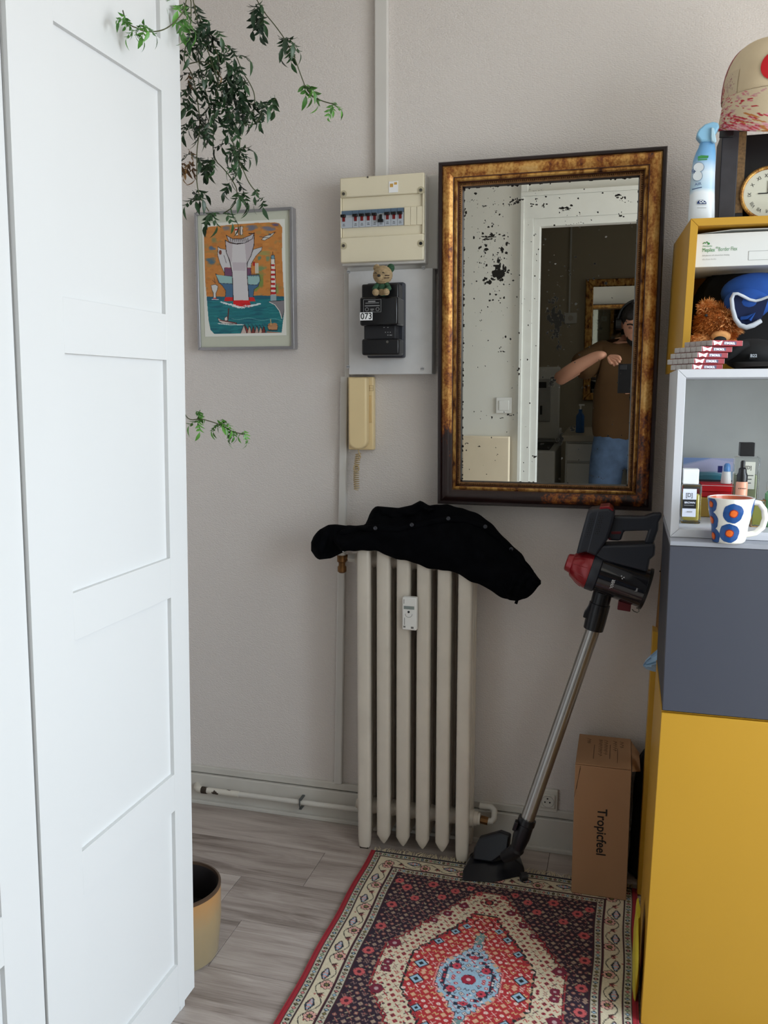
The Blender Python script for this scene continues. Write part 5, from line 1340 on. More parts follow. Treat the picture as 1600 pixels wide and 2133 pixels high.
def opencube(root, x0, x1, y0, y1, z0, z1, t_, m, M, backm=None):
    """four mitred boards and a back"""
    def bd(a, b, c, d, nm):     # outline in x,z, extruded in y
        g = G(); g.M = M; P_ = [Vector((p[0], y0, p[1])) for p in (a, b, c, d)]
        g.slab(P_, [p+Vector((0, y1-y0, 0)) for p in P_]); put(nm, g, m, root, bevel=0.0006)
    e = 0.0004
    bd((x0, z0), (x1, z0), (x1-t_, z0+t_-e), (x0+t_, z0+t_-e), 'bottom_board'); bd((x0, z1), (x0+t_, z1-t_+e), (x1-t_, z1-t_+e), (x1, z1), 'top_board')
    bd((x0, z0+e), (x0+t_-e, z0+t_), (x0+t_-e, z1-t_), (x0, z1-e), 'side_board'); bd((x1, z0+e), (x1, z1-e), (x1-t_+e, z1-t_), (x1-t_+e, z0+t_), 'side_board')
    g = G(); g.M = M; g.box(x0+t_, x1-t_, y1-0.014, y1-0.004, z0+t_, z1-t_); put('back_board', g, backm or m, root)
YW = 1.815
wh = thing('white_cube_shelf', 'open white cube shelf holding perfumes on top of grey drawers', 'shelf', (0.44, 1.98, 1.0505))
opencube(wh, 0.0935, 0.7935, YW, YW+0.34, 1.0505, 1.3845, 0.0165, M_wht, Matrix.Identity(4), mat('grey_back_panel', (164, 168, 166), 0.5))
YU = 2.055
yu = thing('yellow_cube_shelf', 'open mustard yellow cube shelf with teddy bear topmost in stack', 'shelf', (0.44, 2.2, 1.386))
MU = shear(0.020, 1.386, math.radians(3.2), (0.112, YU, 1.386))
opencube(yu, 0.112, 0.812, YU, YU+0.34, 1.3855, 1.7135, 0.0165, M_yel, MU, M_yelin)
zT = 1.7135      # top of the stack

# ---- boards leaning behind the stack against the wall
M_dred = mat('dark_red_board', (104, 14, 28), 0.45, var=0.05); M_wood = mat('raw_pine_edge', (150, 110, 66), 0.6, var=0.12, vs_=20)
rb = thing('red_board', 'tall narrow dark red board leaning behind the white cube', 'board', (0.13, 2.33, 0.80))
f_ = [at(1407, 788, Y=2.30), at(1418, 788, Y=2.30), at(1398, 1092, Y=2.30), at(1386, 1092, Y=2.30)]
f_[1].x = 0.16; f_[2].x = 0.15
put('panel', G().slab(f_, [p+Vector((0, 0.02, 0)) for p in f_]), M_dred, rb, bevel=0.001)
g = G().tube([at(1386, 1040, Y=2.296), at(1390, 1076, Y=2.296), at(1393, 1098, Y=2.296)], 0.003, 6); put('edge_strip', g, mat('dull_red_metal', (120, 50, 54), 0.4, 0.4), rb)
wb = thing('wooden_batten', 'raw wooden batten standing behind the grey drawer cabinet', 'board', (0.12, 2.36, 0.0))
f_ = [at(1386, 1070, Y=2.432), at(1397, 1070, Y=2.432), at(1376, 1480, Y=2.432), at(1361, 1480, Y=2.432)]
dn = (f_[3]-f_[0]).normalized(); f_[3] = f_[0]+dn*((f_[0].z-0.01)/(-dn.z)); f_[2] = f_[1]+dn*((f_[1].z-0.01)/(-dn.z))
f_[3].x = 0.074; f_[2].x = 0.098
put('batten', G().slab(f_, [p+Vector((0, 0.016, 0)) for p in f_]), M_wood, wb, bevel=0.001)
put('screw', G().cyl(at(1381, 1133, Y=2.4315)+Vector((0, -0.001, 0)), at(1381, 1133, Y=2.4315)+Vector((0, 0.002, 0)), 0.002, n=8).cyl(at(1375, 1190, Y=2.4315)+Vector((0, -0.001, 0)), at(1375, 1190, Y=2.4315)+Vector((0, 0.002, 0)), 0.002, n=8), M_ink, wb)
yb_ = thing('yellow_board', 'yellow shelf board standing upright between the wall and the cabinets', 'board', (0.09, 2.3, 0.0))
f_ = [at(1360, 1314, Y=2.26), at(1366, 1318, Y=2.26)]
f_ += [Vector((0.092, 2.26, 0.004)), Vector((0.074, 2.26, 0.004))]
f_[1].x = 0.098
put('board', G().slab(f_, [p+Vector((0.0, 0.055, 0)) for p in f_]), M_yel, yb_, bevel=0.001)
M_cloth = mat('pale_blue_cloth', (150, 178, 204), 0.9, var=0.1, vs_=50)
cl = thing('blue_cloth', 'pale blue cloth hanging out beside the grey drawer cabinet', 'cloth', (0.075, 2.05, 0.66))
g = G(); rows_ = []
OT = [(1340, 1384), (1346, 1374), (1356, 1364), (1368, 1354), (1382, 1346)]; OB = [(1340, 1388), (1347, 1394), (1358, 1398), (1370, 1400), (1382, 1392)]
for k, ((xa_, ya_), (xb_, yb2)) in enumerate(zip(OT, OB)):
    rr_ = []
    for j in range(9):
        v = j/8; x = xa_+(xb_-xa_)*v; y = ya_+(yb2-ya_)*v
        rr_.append(at(x, y, Y=2.19-0.03*k/4-0.012*math.sin(v*PI)*(k > 0)-0.008*math.sin(v*9+k)))
    rows_.append(rr_)
g.grid(rows_); g.grid([[p+Vector((0.002, 0.006, 0)) for p in reversed(r_)] for r_ in rows_])
put('cloth_body', g, M_cloth, cl)
put('hem', G().tube([r_[4]+Vector((0, -0.003, 0)) for r_ in rows_[1:]], 0.0018, 5), mat('blue_hem', (96, 132, 160), 0.9), cl)
ybg = thing('yellow_bag', 'crumpled yellow plastic bag squeezed beside the cabinet near floor', 'bag', (0.066, 1.9, 0.0))
g = G(); rows_ = []
for k in range(9):
    z = 0.003+0.19*k/8; s = 0.4+0.6*math.sin(PI*(0.15+0.8*k/8))
    rows_.append([(0.0660+0.0075*s*math.cos(2*PI*j/14)+0.0012*math.sin(j*2+k), 1.885+0.085*s*math.sin(2*PI*j/14), z+0.003*math.sin(j*3)*(0 < k < 8)) for j in range(14)])
g.grid(rows_, closed=True); i = g.addv(rows_[0]); g.face([i+k for k in range(14)]); i = g.addv(rows_[-1]); g.face([i+k for k in range(14)])
put('bag_body', g, mat('yellow_plastic_film', (206, 186, 50), 0.4), ybg)

# ================================================================== contents of the white cube
zf = 1.0672      # inside floor
M_glass = bpy.data.materials.new('clear_glass'); t = NT(M_glass); t.b.inputs['Transmission Weight'].default_value = 1.0; t.b.inputs['Roughness'].default_value = 0.02; t.b.inputs['IOR'].default_value = 1.3; t.b.inputs['Base Color'].default_value = (0.93, 0.95, 0.93, 1)
M_gold2 = mat('yellow_perfume', (196, 178, 88), 0.12, var=0.0, coat=0.5); M_lab = mat('white_label', (226, 228, 238), 0.6, var=0.0)
def boxat(px0, py0, px1, py1, Y, dep):
    a, b = at(px0, py0, Y=Y), at(px1, py1, Y=Y); return [a.x, b.x, Y, Y+dep, b.z, a.z]
# white-capped perfume
p1 = thing('perfume_bottle', 'square perfume bottle with white cap at left of the white cube', 'perfume', (0.14, 1.91, zf), (0, 0, 0), 'perfumes in the white cube')
B = boxat(1422, 1010, 1459, 1092, 1.895, 0.034); B[4] = zf
put('bottle', G().box(*B), M_glass, p1, bevel=0.003)
put('juice', G().box(B[0]+0.0035, B[1]-0.0035, B[2]+0.0035, B[3]-0.0035, zf+0.006, zf+0.062), M_gold2, p1, bevel=0.003)
C = boxat(1424, 977, 1455.5, 1009, 1.897, 0.030); put('cap', G().box(*C), M_white, p1, bevel=0.0015)
Lb = boxat(1423.5, 1018, 1449, 1077, 1.8935, 0.0008); h = Lb[5]-Lb[4]
lb = put('label', G().box(*Lb), M_lab, p1)
q = put('label_band', G().box(Lb[0], Lb[1], 1.8929, 1.8936, Lb[4]+h*0.30, Lb[4]+h*0.62), M_ink, p1); q.parent = lb
q = text('[D]', 0.0125, (Lb[0]+0.0055, 1.8925, Lb[4]+h*0.71), (1, 0, 0), (0, 0, 1), M_ink, p1, sx=0.8); q.parent = lb
q = text('BROWN', 0.0056, (Lb[0]+0.0035, 1.8922, Lb[4]+h*0.48), (1, 0, 0), (0, 0, 1), M_lab, p1, bold=0.0002, sx=1.0); q.parent = lb
q = put('fine_print', G().box(Lb[0]+0.003, Lb[1]-0.004, 1.8922, 1.8928, Lb[4]+h*0.405, Lb[4]+h*0.425).box(Lb[0]+0.009, Lb[1]-0.007, 1.8922, 1.8928, Lb[4]+h*0.17, Lb[4]+h*0.20), mat('grey_print', (150, 150, 150), 0.5), p1); q.parent = lb
# red boxes and picture card
rbx = thing('red_box', 'flat red carton lying behind the perfume, lower of two', 'box', (0.2, 2.05, zf), (0, 0, 0), 'red cartons in the white cube')
Yr = 2.03
B = boxat(1456, 1024, 1531, 1037, Yr, 0.07)
zr0 = B[4]
rise = thing('yellow_carton', 'golden yellow carton behind the mug in the white cube', 'box', (0.2, 2.04, zf))
put('carton', G().box(B[0]-0.012, B[1]+0.01, Yr-0.02, Yr+0.08, zf, zr0-0.0005), mat('golden_carton', (176, 140, 60), 0.4, var=0.1), rise, bevel=0.001)
put('carton', G().box(*B), mat('red_carton', (196, 30, 40), 0.4, var=0.05), rbx, bevel=0.001)
B2 = boxat(1462, 1008, 1529, 1022.5, Yr, 0.065); B2[4] = B[5]+0.0008
rb2 = thing('red_box', 'flat red carton on top of the other red one', 'box', (0.2, 2.05, B2[4]), (0, 0, 0), 'red cartons in the white cube')
put('carton', G().box(*B2), mat('bright_red_carton', (214, 26, 36), 0.35, var=0.05), rb2, bevel=0.001)
put('band', G().box(B2[0]-0.0003, B2[1]+0.0003, Yr-0.0004, Yr+0.0004, B2[5]-0.0035, B2[5]-0.0025), M_paperw, rb2)
cd = thing('picture_card', 'blue and white picture card standing upright on the red cartons', 'card', (0.19, 2.09, B2[5]))
Cp = Paint(110, 58, (150, 160, 190))
Cp.a[:] = (Cp.Y/58)[..., None]*np.array((120, 150, 160)) + (1-Cp.Y/58)[..., None]*np.array((150, 156, 188))
Cp.poly([(0, 0), (60, 0), (0, 16)], (110, 134, 176)); Cp.poly([(0, 20), (60, 2), (110, 10), (110, 30), (0, 34)], (172, 170, 196), 0.7)
Cp.disc(52, 50, 46, 16, (40, 112, 124), 0.6); Cp.disc(60, 50, 36, 9, (30, 96, 110), 0.7); Cp.rect(0, 53, 110, 58, (30, 40, 46)); Cp.rect(74, 19, 83, 34, (26, 30, 90)); Cp.rect(106, 0, 110, 58, (180, 186, 190))
Bc = boxat(1424, 953, 1529, 1009, 2.085, 0.002); Bc[4] = B2[5]+0.0005
Bc[4] = min(Bc[4], B2[5]+0.0005)
put('card', G().box(*Bc), M_white, cd)
sheet('card_picture', Cp, lambda u, v: np.stack([Bc[0]+(Bc[1]-Bc[0])*u, 0*u+2.0846, Bc[5]-(Bc[5]-Bc[4])*v], -1), paintmat('card_print', 0.35), cd)
tb = thing('small_tube', 'small white tube with blue cap before the picture card', 'tube', (0.22, 2.035, B2[5]))
c_ = at(1512, 1008, Y=2.05); z0_ = B2[5]+0.0008
put('body', G().lathe([(0.0105, 0), (0.0112, 0.002), (0.0090, 0.026), (0.0085, 0.0265)], (c_.x, 2.05, z0_)), M_white, tb)
put('cap', G().lathe([(0.0068, 0), (0.0072, 0.006), (0.0066, 0.014), (0.0035, 0.018)], (c_.x+0.001, 2.05, z0_+0.0266)), mat('blue_cap', (90, 140, 196), 0.25, var=0.2, vs_=150), tb)
# black-capped perfume
p2 = thing('perfume_bottle', 'square perfume bottle with black cap behind the mug', 'perfume', (0.25, 1.96, zf), (0, 0, 0), 'perfumes in the white cube')
B = boxat(1532, 952, 1580, 1035, 1.955, 0.034); B[4] = zf
put('bottle', G().box(*B), M_glass, p2, bevel=0.003)
put('juice', G().box(B[0]+0.004, B[1]-0.004, B[2]+0.004, B[3]-0.004, zf+0.006, zf+0.10), mat('pale_olive_perfume', (140, 146, 110), 0.15, var=0.0), p2, bevel=0.002)
C = boxat(1543, 922, 1572, 951, 1.958, 0.028); put('cap', G().box(*C), M_black, p2, bevel=0.0012)
Lb = boxat(1552, 962, 1571, 1019, 1.9535, 0.0008); lb = put('label', G().box(*Lb), mat('cream_label', (204, 204, 192), 0.6, var=0.0), p2)
q = text('[D]', 0.0105, (Lb[0]+0.0015, 1.9528, Lb[5]-0.0155), (1, 0, 0), (0, 0, 1), M_ink, p2, sx=0.85); q.parent = lb
q = put('fine_print', G().box(Lb[0]+0.003, Lb[1]-0.003, 1.953, 1.9536, Lb[4]+0.028, Lb[4]+0.0295).box(Lb[0]+0.003, Lb[1]-0.006, 1.953, 1.9536, Lb[4]+0.020, Lb[4]+0.0215).box(Lb[0]+0.003, Lb[1]-0.007, 1.953, 1.9536, Lb[4]+0.012, Lb[4]+0.0135), M_ink, p2); q.parent = lb
# dropper bottle
dr = thing('dropper_bottle', 'small peach dropper bottle with black pipette top', 'bottle', (0.225, 1.905, zf))
c_ = at(1544.5, 1025, Y=1.905); zt3 = at(1544, 1003, Y=1.905).z
put('bottle', G().lathe([(0.0105, 0), (0.0115, 0.002), (0.0115, zt3-zf-0.003), (0.0100, zt3-zf)], (c_.x, 1.905, zf)), mat('peach_glass', (224, 160, 132), 0.35, var=0.0), dr)
put('collar', G().lathe([(0.0105, 0), (0.0108, 0.012), (0.0080, 0.019), (0.0075, 0.026), (0.0045, 0.029), (0.0045, 0.040), (0.003, 0.043)], (c_.x, 1.905, zt3+0.0003)), M_black, dr)
g = G()
for k in range(5): g.box(c_.x-0.0078+k*0.0034, c_.x-0.0062+k*0.0034, 1.8925, 1.8938, zt3-0.014, zt3-0.0125)
put('printed_letters', g, M_ink, dr)
# glass tumbler-like yellow bottles and the green bottle at the edge
yg = thing('yellow_glass_bottle', 'low square gold-edged glass bottle behind the mug handle', 'bottle', (0.255, 1.9, zf))
B = boxat(1567, 1042, 1592, 1092, 1.885, 0.03); B[4] = zf
put('bottle', G().box(*B), M_glass, yg, bevel=0.002); put('liquid', G().box(B[0]+0.003, B[1]-0.003, B[2]+0.003, B[3]-0.003, zf+0.004, B[5]-0.010), mat('olive_liquid', (150, 150, 60), 0.15, var=0.0), yg)
g = G(); q_ = 0.0008
for x, z in ((B[0], B[5]), (B[1], B[5]), (B[0], zf+0.001), (B[1], zf+0.001)): g.box(x-q_, x+q_, B[2]-0.0003, B[3], z-q_, z+q_)
g.box(B[0], B[1], B[2]-0.001, B[2]-0.0002, B[5]-q_, B[5]+q_).box(B[0], B[1], B[2]-0.001, B[2]-0.0002, zf, zf+2*q_).box(B[0], B[0]+q_, B[2]-0.001, B[2]-0.0002, zf, B[5]).box(B[1]-q_, B[1], B[2]-0.001, B[2]-0.0002, zf, B[5])
put('gilt_edge', g, M_goldb, yg)
gb = thing('green_bottle', 'pale green bottle at the right edge of the white cube', 'bottle', (0.30, 1.9, zf))
c_ = at(1609, 1090, Y=1.90); z1_ = at(1609, 1028, Y=1.9).z-zf
put('bottle', G().lathe([(0.015, 0), (0.017, 0.003), (0.017, z1_), (0.012, z1_+0.006)], (c_.x, 1.9, zf)), mat('mint_green_glass', (120, 186, 140), 0.2, var=0.0), gb)
put('cap', G().lathe([(0.016, 0), (0.016, 0.016), (0.012, 0.022)], (c_.x, 1.9, zf+z1_+0.0065)), mat('frosted_cap', (190, 200, 198), 0.3), gb)
# mug
mug = thing('mug', 'white mug with blue and orange dots on the shelf ledge', 'mug', (0.198, 1.79, 1.0505))
mc = at(1521, 1134, Z=1.0505); my = 1.781; mc = Vector((mc.x+0.0005, my, 1.0505))
mcx = at(1521, 1080, Y=my).x
rt = (at(1571, 1030, Y=my).x-at(1471, 1030, Y=my).x)/2; rb_ = (at(1549, 1130, Y=my).x-at(1482, 1130, Y=my).x)/2*1.02
mh = at(1521, 1036, Y=my).z - 1.0505
O = (mcx, my, 1.0508)
M_mug = mat('white_glazed_ceramic', (236, 233, 224), 0.15, var=0.01, coat=0.5); M_mugi = mat('terracotta_glaze', (206, 110, 78), 0.2, var=0.04)
put('cup', G().lathe([(0.0, 0.0), (rb_*0.9, 0.0), (rb_, 0.004), (rb_*1.06, mh*0.12), (rb_*1.12, mh*0.35), (rt*0.93, mh*0.72), (rt, mh), (rt-0.003, mh+0.0006), (rt-0.0042, mh-0.002), (rt*0.9-0.004, mh*0.65), (rb_*0.95, mh*0.1), (0, mh*0.08)], O, n=56, close=False), M_mug, mug, smooth=70)
put('inner_glaze', G().lathe([(rt-0.0045, mh-0.001), (rt*0.9-0.0046, mh*0.65), (rb_*0.9, mh*0.12), (0, mh*0.10)], O, n=48, close=False), M_mugi, mug)
def mr(z):  # outer radius at height z
    return interp([(0, rb_), (mh*0.12, rb_*1.06), (mh*0.35, rb_*1.12), (mh*0.72, rt*0.93), (mh, rt)], z)
def dot(th, z, r, m, off, name, par=None):
    g = G(); c0 = [ ]
    def P3(a, zz): R_2 = mr(zz)+off; return (mcx+R_2*math.sin(a), my-R_2*math.cos(a), 1.0508+zz)
    rows_ = []
    for k in range(5):
        q = k/4*r; rows_.append([P3(th+(q*math.cos(2*PI*j/24)*(1+.05*math.sin(j)))/mr(z), min(mh-0.001, max(0.001, z+q*math.sin(2*PI*j/24)*(1+.04*math.cos(2*j))))) for j in range(24)])
    g.grid(rows_, closed=True); o = put(name, g, m, mug)
    if par: o.parent = par
    return o
M_db = mat('cobalt_glaze', (36, 78, 138), 0.2, var=0.12, vs_=120); M_do = mat('orange_glaze', (222, 104, 40), 0.2, var=0.1, vs_=200); M_dr = mat('rust_ring', (150, 44, 30), 0.3, var=0.0)
yw = YAW*0.0
for th, zf_, r in [(0.02, 0.69, 0.0190), (-0.12, 0.245, 0.0185), (-1.12, 0.86, 0.016), (-1.25, 0.50, 0.019), (-1.22, 0.14, 0.018), (1.5, 0.8, 0.02), (2.3, 0.4, 0.02), (3.3, 0.7, 0.02), (4.2, 0.3, 0.02)]:
    d_ = dot(th, mh*zf_, r, M_db, 0.0004, 'blue_dot')
    dot(th+0.02, mh*zf_, r*0.42, M_dr, 0.0008, 'orange_centre', d_); dot(th+0.02, mh*zf_, r*0.33, M_do, 0.0012, 'orange_centre', d_)
pts = []
hc_ = at(1570, 1081, Y=my-0.003)
for (x, y) in ((1557, 1050), (1568, 1046), (1582, 1048), (1592, 1062), (1594, 1080), (1588, 1098), (1574, 1110), (1560, 1113), (1546, 1113)): pts.append(at(x, y, Y=my-0.006))
put('handle', G().tube(pts, [0.0062, 0.0058, 0.0056, 0.0058, 0.006, 0.006, 0.0058, 0.006, 0.0068], 14), M_mug, mug)

# ================================================================== contents of the yellow cube
ins = 1.4035
bgk = thing('black_backpack', 'black bag filling the back of the yellow cube', 'bag', (0.30, 2.25, ins))
g = G(); rows_ = []
zs_ = [ins+0.0005+0.209*k/10 for k in range(11)]
for k, z in enumerate(zs_):
    s = [0.86, 0.96, 1, 1, 1, 1, 1, 0.99, 0.97, 0.92, 0.8][k]
    rows_.append([(0.30+0.155*s*math.copysign(abs(math.cos(2*PI*j/36))**0.5, math.cos(2*PI*j/36))+0.003*math.sin(3*j+k), 2.283+0.085*s*math.copysign(abs(math.sin(2*PI*j/36))**0.6, math.sin(2*PI*j/36))+0.006*math.sin(j*1.3+k*0.9), z) for j in range(36)])
g.grid(rows_, closed=True); i = g.addv(rows_[0]); g.face([i+k for k in range(36)]); i = g.addv(rows_[-1]); g.face([i+k for k in range(36)])
M_bagk = mat('black_nylon', (12, 12, 14), 0.8, var=0.2)
put('body', g, M_bagk, bgk)
put('strap', G().tube([at(1598, 574, Y=2.14), at(1589, 570, Y=2.14), at(1586, 577, Y=2.14), at(1592, 586, Y=2.14), at(1603, 590, Y=2.14)], 0.0018, 6), mat('grey_cord', (70, 70, 72), 0.7), bgk)
mb = thing('dressing_box', 'white medical dressing carton on top of the black bag', 'box', (0.28, 2.16, 1.6135))
a, b = at(1450, 488, Y=2.085), at(1450, 553, Y=2.085)
bx = [a.x, a.x+0.235, 2.085, 2.29, 1.6135, a.z]
Rm = rz(math.radians(-1.5))
put('carton', G().box(*bx), mat('white_carton', (222, 223, 220), 0.55, var=0.01), mb, bevel=0.0012)
M_gp = mat('green_print', (60, 140, 70), 0.6, var=0.0); M_gp2 = mat('pale_green_print', (120, 160, 126), 0.6, var=0.0); M_gr = mat('grey_fine_print', (150, 152, 150), 0.6, var=0.0)
def mbp(x, y): p = at(x, y, Y=2.0845); return (p.x, 2.0843, p.z)
text('Mepilex', 0.0122, mbp(1463, 525), (1, 0, 0), (0, 0, 1), M_gp, mb, sx=0.68); text('Border Flex', 0.0122, mbp(1496.5, 523), (1, 0, 0), (0, 0, 1), M_gp2, mb, sx=0.66)
text('®', 0.006, mbp(1491.5, 518), (1, 0, 0), (0, 0, 1), M_gp, mb)
text('Mölnlycke', 0.0048, mbp(1464, 514.5), (1, 0, 0), (0, 0, 1), M_gp, mb)
text('Self-adherent soft silicone foam dressing', 0.0042, mbp(1463, 534), (1, 0, 0), (0, 0, 1), M_gr, mb, sx=0.82)
text('10 x 10 cm / 4 x 4 in', 0.0042, mbp(1463, 542), (1, 0, 0), (0, 0, 1), M_gr, mb, sx=0.82)
g = G(); g.tube([mbp(1465, 508), mbp(1468, 505), mbp(1470, 507), mbp(1473, 503.5), mbp(1476, 507)], 0.0009, 5); c_ = Vector(mbp(1476.5, 507.5)); g.cyl(c_+Vector((0, -0.0003, 0)), c_+Vector((0, 0.0005, 0)), 0.0024, n=12)
put('logo', g, M_gp, mb)
a, b = Vector(mbp(1560, 523)), Vector(mbp(1640, 539)); g = G(); e = 0.0004
g.box(a.x, b.x, 2.0842, 2.0848, a.z-e, a.z).box(a.x, b.x, 2.0842, 2.0848, b.z, b.z+e).box(a.x, a.x+e, 2.0842, 2.0848, b.z, a.z); put('printed_frame', g, M_gr, mb)
f_ = [Vector((bx[0]+0.004, 2.0855, bx[5]+0.0002)), Vector((bx[0]+0.075, 2.0855, bx[5]+0.007)), Vector((bx[1], 2.0855, bx[5]+0.0055)), Vector((bx[1], 2.0855, bx[5]+0.0045)), Vector((bx[0]+0.075, 2.0855, bx[5]+0.006))]
put('lid_flap', G().slab(f_, [p+Vector((0, 0.15, 0)) for p in f_]), mat('white_carton', (222, 223, 220), 0.55, var=0.01), mb)
# teddy bear
M_fur = mat('ginger_plush_fur', (196, 122, 58), 0.95, var=0.35, vs_=90); M_furl = mat('light_ginger_fur', (222, 160, 100), 0.95, var=0.2, vs_=90)
td = thing('teddy_bear', 'fluffy ginger teddy bear slumped in the yellow cube', 'soft toy', (0.165, 2.11, ins))
YT = 2.115
hd = at(1493, 678, Y=YT); hd.z = max(hd.z, ins+0.045)
put('head', G().ell(hd, (0.043, 0.042, 0.044), 24), M_fur, td)
ar = at(1462, 712, Y=2.095); put('arm', G().ell(ar, (0.028, 0.022, 0.016), 18), M_furl, td)
put('body', G().ell((hd.x+0.005, YT+0.018, ins+0.033), (0.055, 0.036, 0.032), 18), M_fur, td)
ms = at(1502, 700, Y=2.075); put('muzzle', G().ell(ms+Vector((0, 0.004, 0)), (0.021, 0.018, 0.014), 18), M_furl, td)
ns = at(1500, 708, Y=2.055); put('nose', G().ell(ns, (0.0135, 0.008, 0.008), 18), mat('black_velvet', (10, 10, 12), 0.7), td)
er = at(1473, 641, Y=2.10); put('ear', G().ell(er, (0.017, 0.012, 0.015), 16), M_fur, td)
put('eye', G().ell(at(1471, 657, Y=2.074), (0.0035, 0.003, 0.0035), 12), M_ink, td)
def fur(c, r, n, L, m, seed):
    rg = random.Random(seed); g = G(); c = Vector(c)
    for _ in range(n):
        th = rg.uniform(0, 2*PI); cz_ = rg.uniform(-0.6, 1); s = math.sqrt(1-cz_*cz_)
        d = Vector((s*math.cos(th), s*math.sin(th), cz_))
        if d.y > 0.35: continue
        p = c + Vector((d.x*r[0], d.y*r[1], d.z*r[2]))
        dd = (d + Vector((rg.uniform(-.7, .7), rg.uniform(-.7, .7), rg.uniform(-1.0, .3)))).normalized()
        sd = dd.cross(Vector((rg.random(), rg.random(), rg.random()))).normalized()*0.0011; l = L*rg.uniform(0.6, 1.2)
        i = g.addv([p-sd, p+sd, p+dd*l*0.6+sd*0.8, p+dd*l, p+dd*l*0.6-sd*0.8]); g.face((i, i+1, i+2, i+3, i+4))
    put('fur', g, m, td, kind='stuff', recalc=False, smooth=0)
fur(hd, (0.042, 0.041, 0.043), 2600, 0.013, M_fur, 1); fur(ar, (0.027, 0.021, 0.015), 700, 0.009, M_furl, 2); fur(er, (0.016, 0.011, 0.014), 500, 0.011, M_furl, 3); fur(hd+Vector((0.02, -0.02, 0.0)), (0.028, 0.026, 0.030), 600, 0.013, M_furl, 4)
# blue cap with white rim
bc = thing('blue_bucket_hat', 'blue cloth hat with white edging stuffed in yellow cube', 'hat', (0.25, 2.12, 1.44))
def zz(x, y): return (1350+x/6.096, 450+y/6.096)
M_blu = mat('royal_blue_cloth', (22, 70, 146), 0.85, var=0.2, vs_=30); M_wr = mat('white_edging', (196, 202, 210), 0.8)
hc2 = at(1572, 612, Y=2.12)
g = G(); g.ell(hc2+Vector((0.004, 0.012, 0.004)), (0.074, 0.055, 0.043), 28); put('crown', g, M_blu, bc)
hc3 = at(1553, 632, Y=2.10); put('side', G().ell(hc3+Vector((0.004, 0.0, 0.0)), (0.050, 0.036, 0.037), 24), M_blu, bc)
path = [(1435, 1330), (1340, 1385), (1250, 1415), (1170, 1390), (1110, 1310), (1075, 1180), (1062, 1050), (1090, 990), (1140, 985), (1210, 1020), (1290, 1062), (1370, 1078), (1440, 1060), (1540, 1020)]
pts = [at(*zz(x, y), Y=2.060-0.004*math.sin(k)) for k, (x, y) in enumerate(path)]
put('edging', G().tube(pts, [0.005, 0.0058, 0.0058, 0.0055, 0.005, 0.0046, 0.0044, 0.004, 0.003, 0.0035, 0.0032, 0.003, 0.0028, 0.0028], 10), M_wr, bc)
put('brim_inside', G().slab([at(*zz(x, y), Y=2.066) for x, y in path], [at(*zz(x, y), Y=2.074) for x, y in path]), mat('navy_lining', (10, 26, 62), 0.9), bc)
put('fold', G().tube([at(*zz(1180, 1300), Y=2.066), at(*zz(1260, 1290), Y=2.060), at(*zz(1350, 1240), Y=2.058), at(*zz(1290, 1320), Y=2.060)], 0.004, 8), M_blu, bc)
# black cap at the front
bk_ = thing('baseball_cap', 'black cap with small white tag on the shelf edge', 'cap', (0.25, 1.95, 1.385))
c_ = at(1568, 738, Y=1.99)
put('crown', G().ell((c_.x, 2.0, 1.418), (0.060, 0.055, 0.034), 28), M_bagk, bk_)
g = G(); rows_ = []
for k in range(7):
    q = k/6; rows_.append([(c_.x+0.014+(0.060-0.006*q)*math.sin(a), 1.985-0.05-0.075*q*math.cos(a)+0.04*(1-math.cos(a)), 1.402-0.006*q-0.006*q*q+0.010*math.sin(abs(a))**2*0) for a in [(-1.25+2.5*j/16) for j in range(17)]])
g.grid(rows_); g.grid([[Vector(p)+Vector((0, 0, -0.0028)) for p in reversed(r_)] for r_ in rows_]); put('visor', g, M_bagk, bk_)
g = G(); rows_ = []
O_ = [at(1512, 748, Y=1.955), at(1520, 738, Y=1.955), at(1540, 722, Y=1.96), at(1560, 716, Y=1.96)]
put('visor_fold', G().tube(O_, [0.006, 0.011, 0.014, 0.010], 12), M_bagk, bk_)
a, b = at(1562, 737, Y=1.9385), at(1574, 748, Y=1.9385)
tg = put('tag', G().box(a.x, b.x, 1.9385, 1.941, b.z, a.z), M_bagk, bk_)
q = text('B22', 0.0085, (a.x+0.001, 1.9380, b.z+0.004), (1, 0, 0), (0, 0, 1), M_wr, bk_, bold=0.0002); q.parent = tg

# chewing gum packs stacked in five rows on the ledge
M_gs = mat('silver_pack_end', (186, 182, 178), 0.5, 0.0, var=0.12, vs_=200); M_gr_ = mat('glossy_red_pack', (150, 14, 30), 0.5, var=0.05); M_gw = mat('silver_white_flash', (226, 222, 226), 0.3, 0.2, var=0.0); M_gn = mat('navy_lettering_strip', (44, 32, 76), 0.4, var=0.0)
GL, GW, GH = 0.073, 0.0178, 0.0112
gum0 = thing('gum_pack', 'red and silver chewing gum pack in the stacked rows', 'chewing gum', (0, 0, 0))
lg = lambda nm, b, m: put(nm, G().box(*b), m, gum0, local=True, bevel=0.0005, seg=1)
lg('pack', (0, GL, 0, GW-0.0006, 0, GH-0.0004), M_gr_)
lg('end', (-0.0006, 0.0012, 0.0002, GW-0.0008, 0.0002, GH-0.0006), M_gs)
lg('end', (GL-0.0012, GL+0.0006, 0.0002, GW-0.0008, 0.0002, GH-0.0006), M_gs)
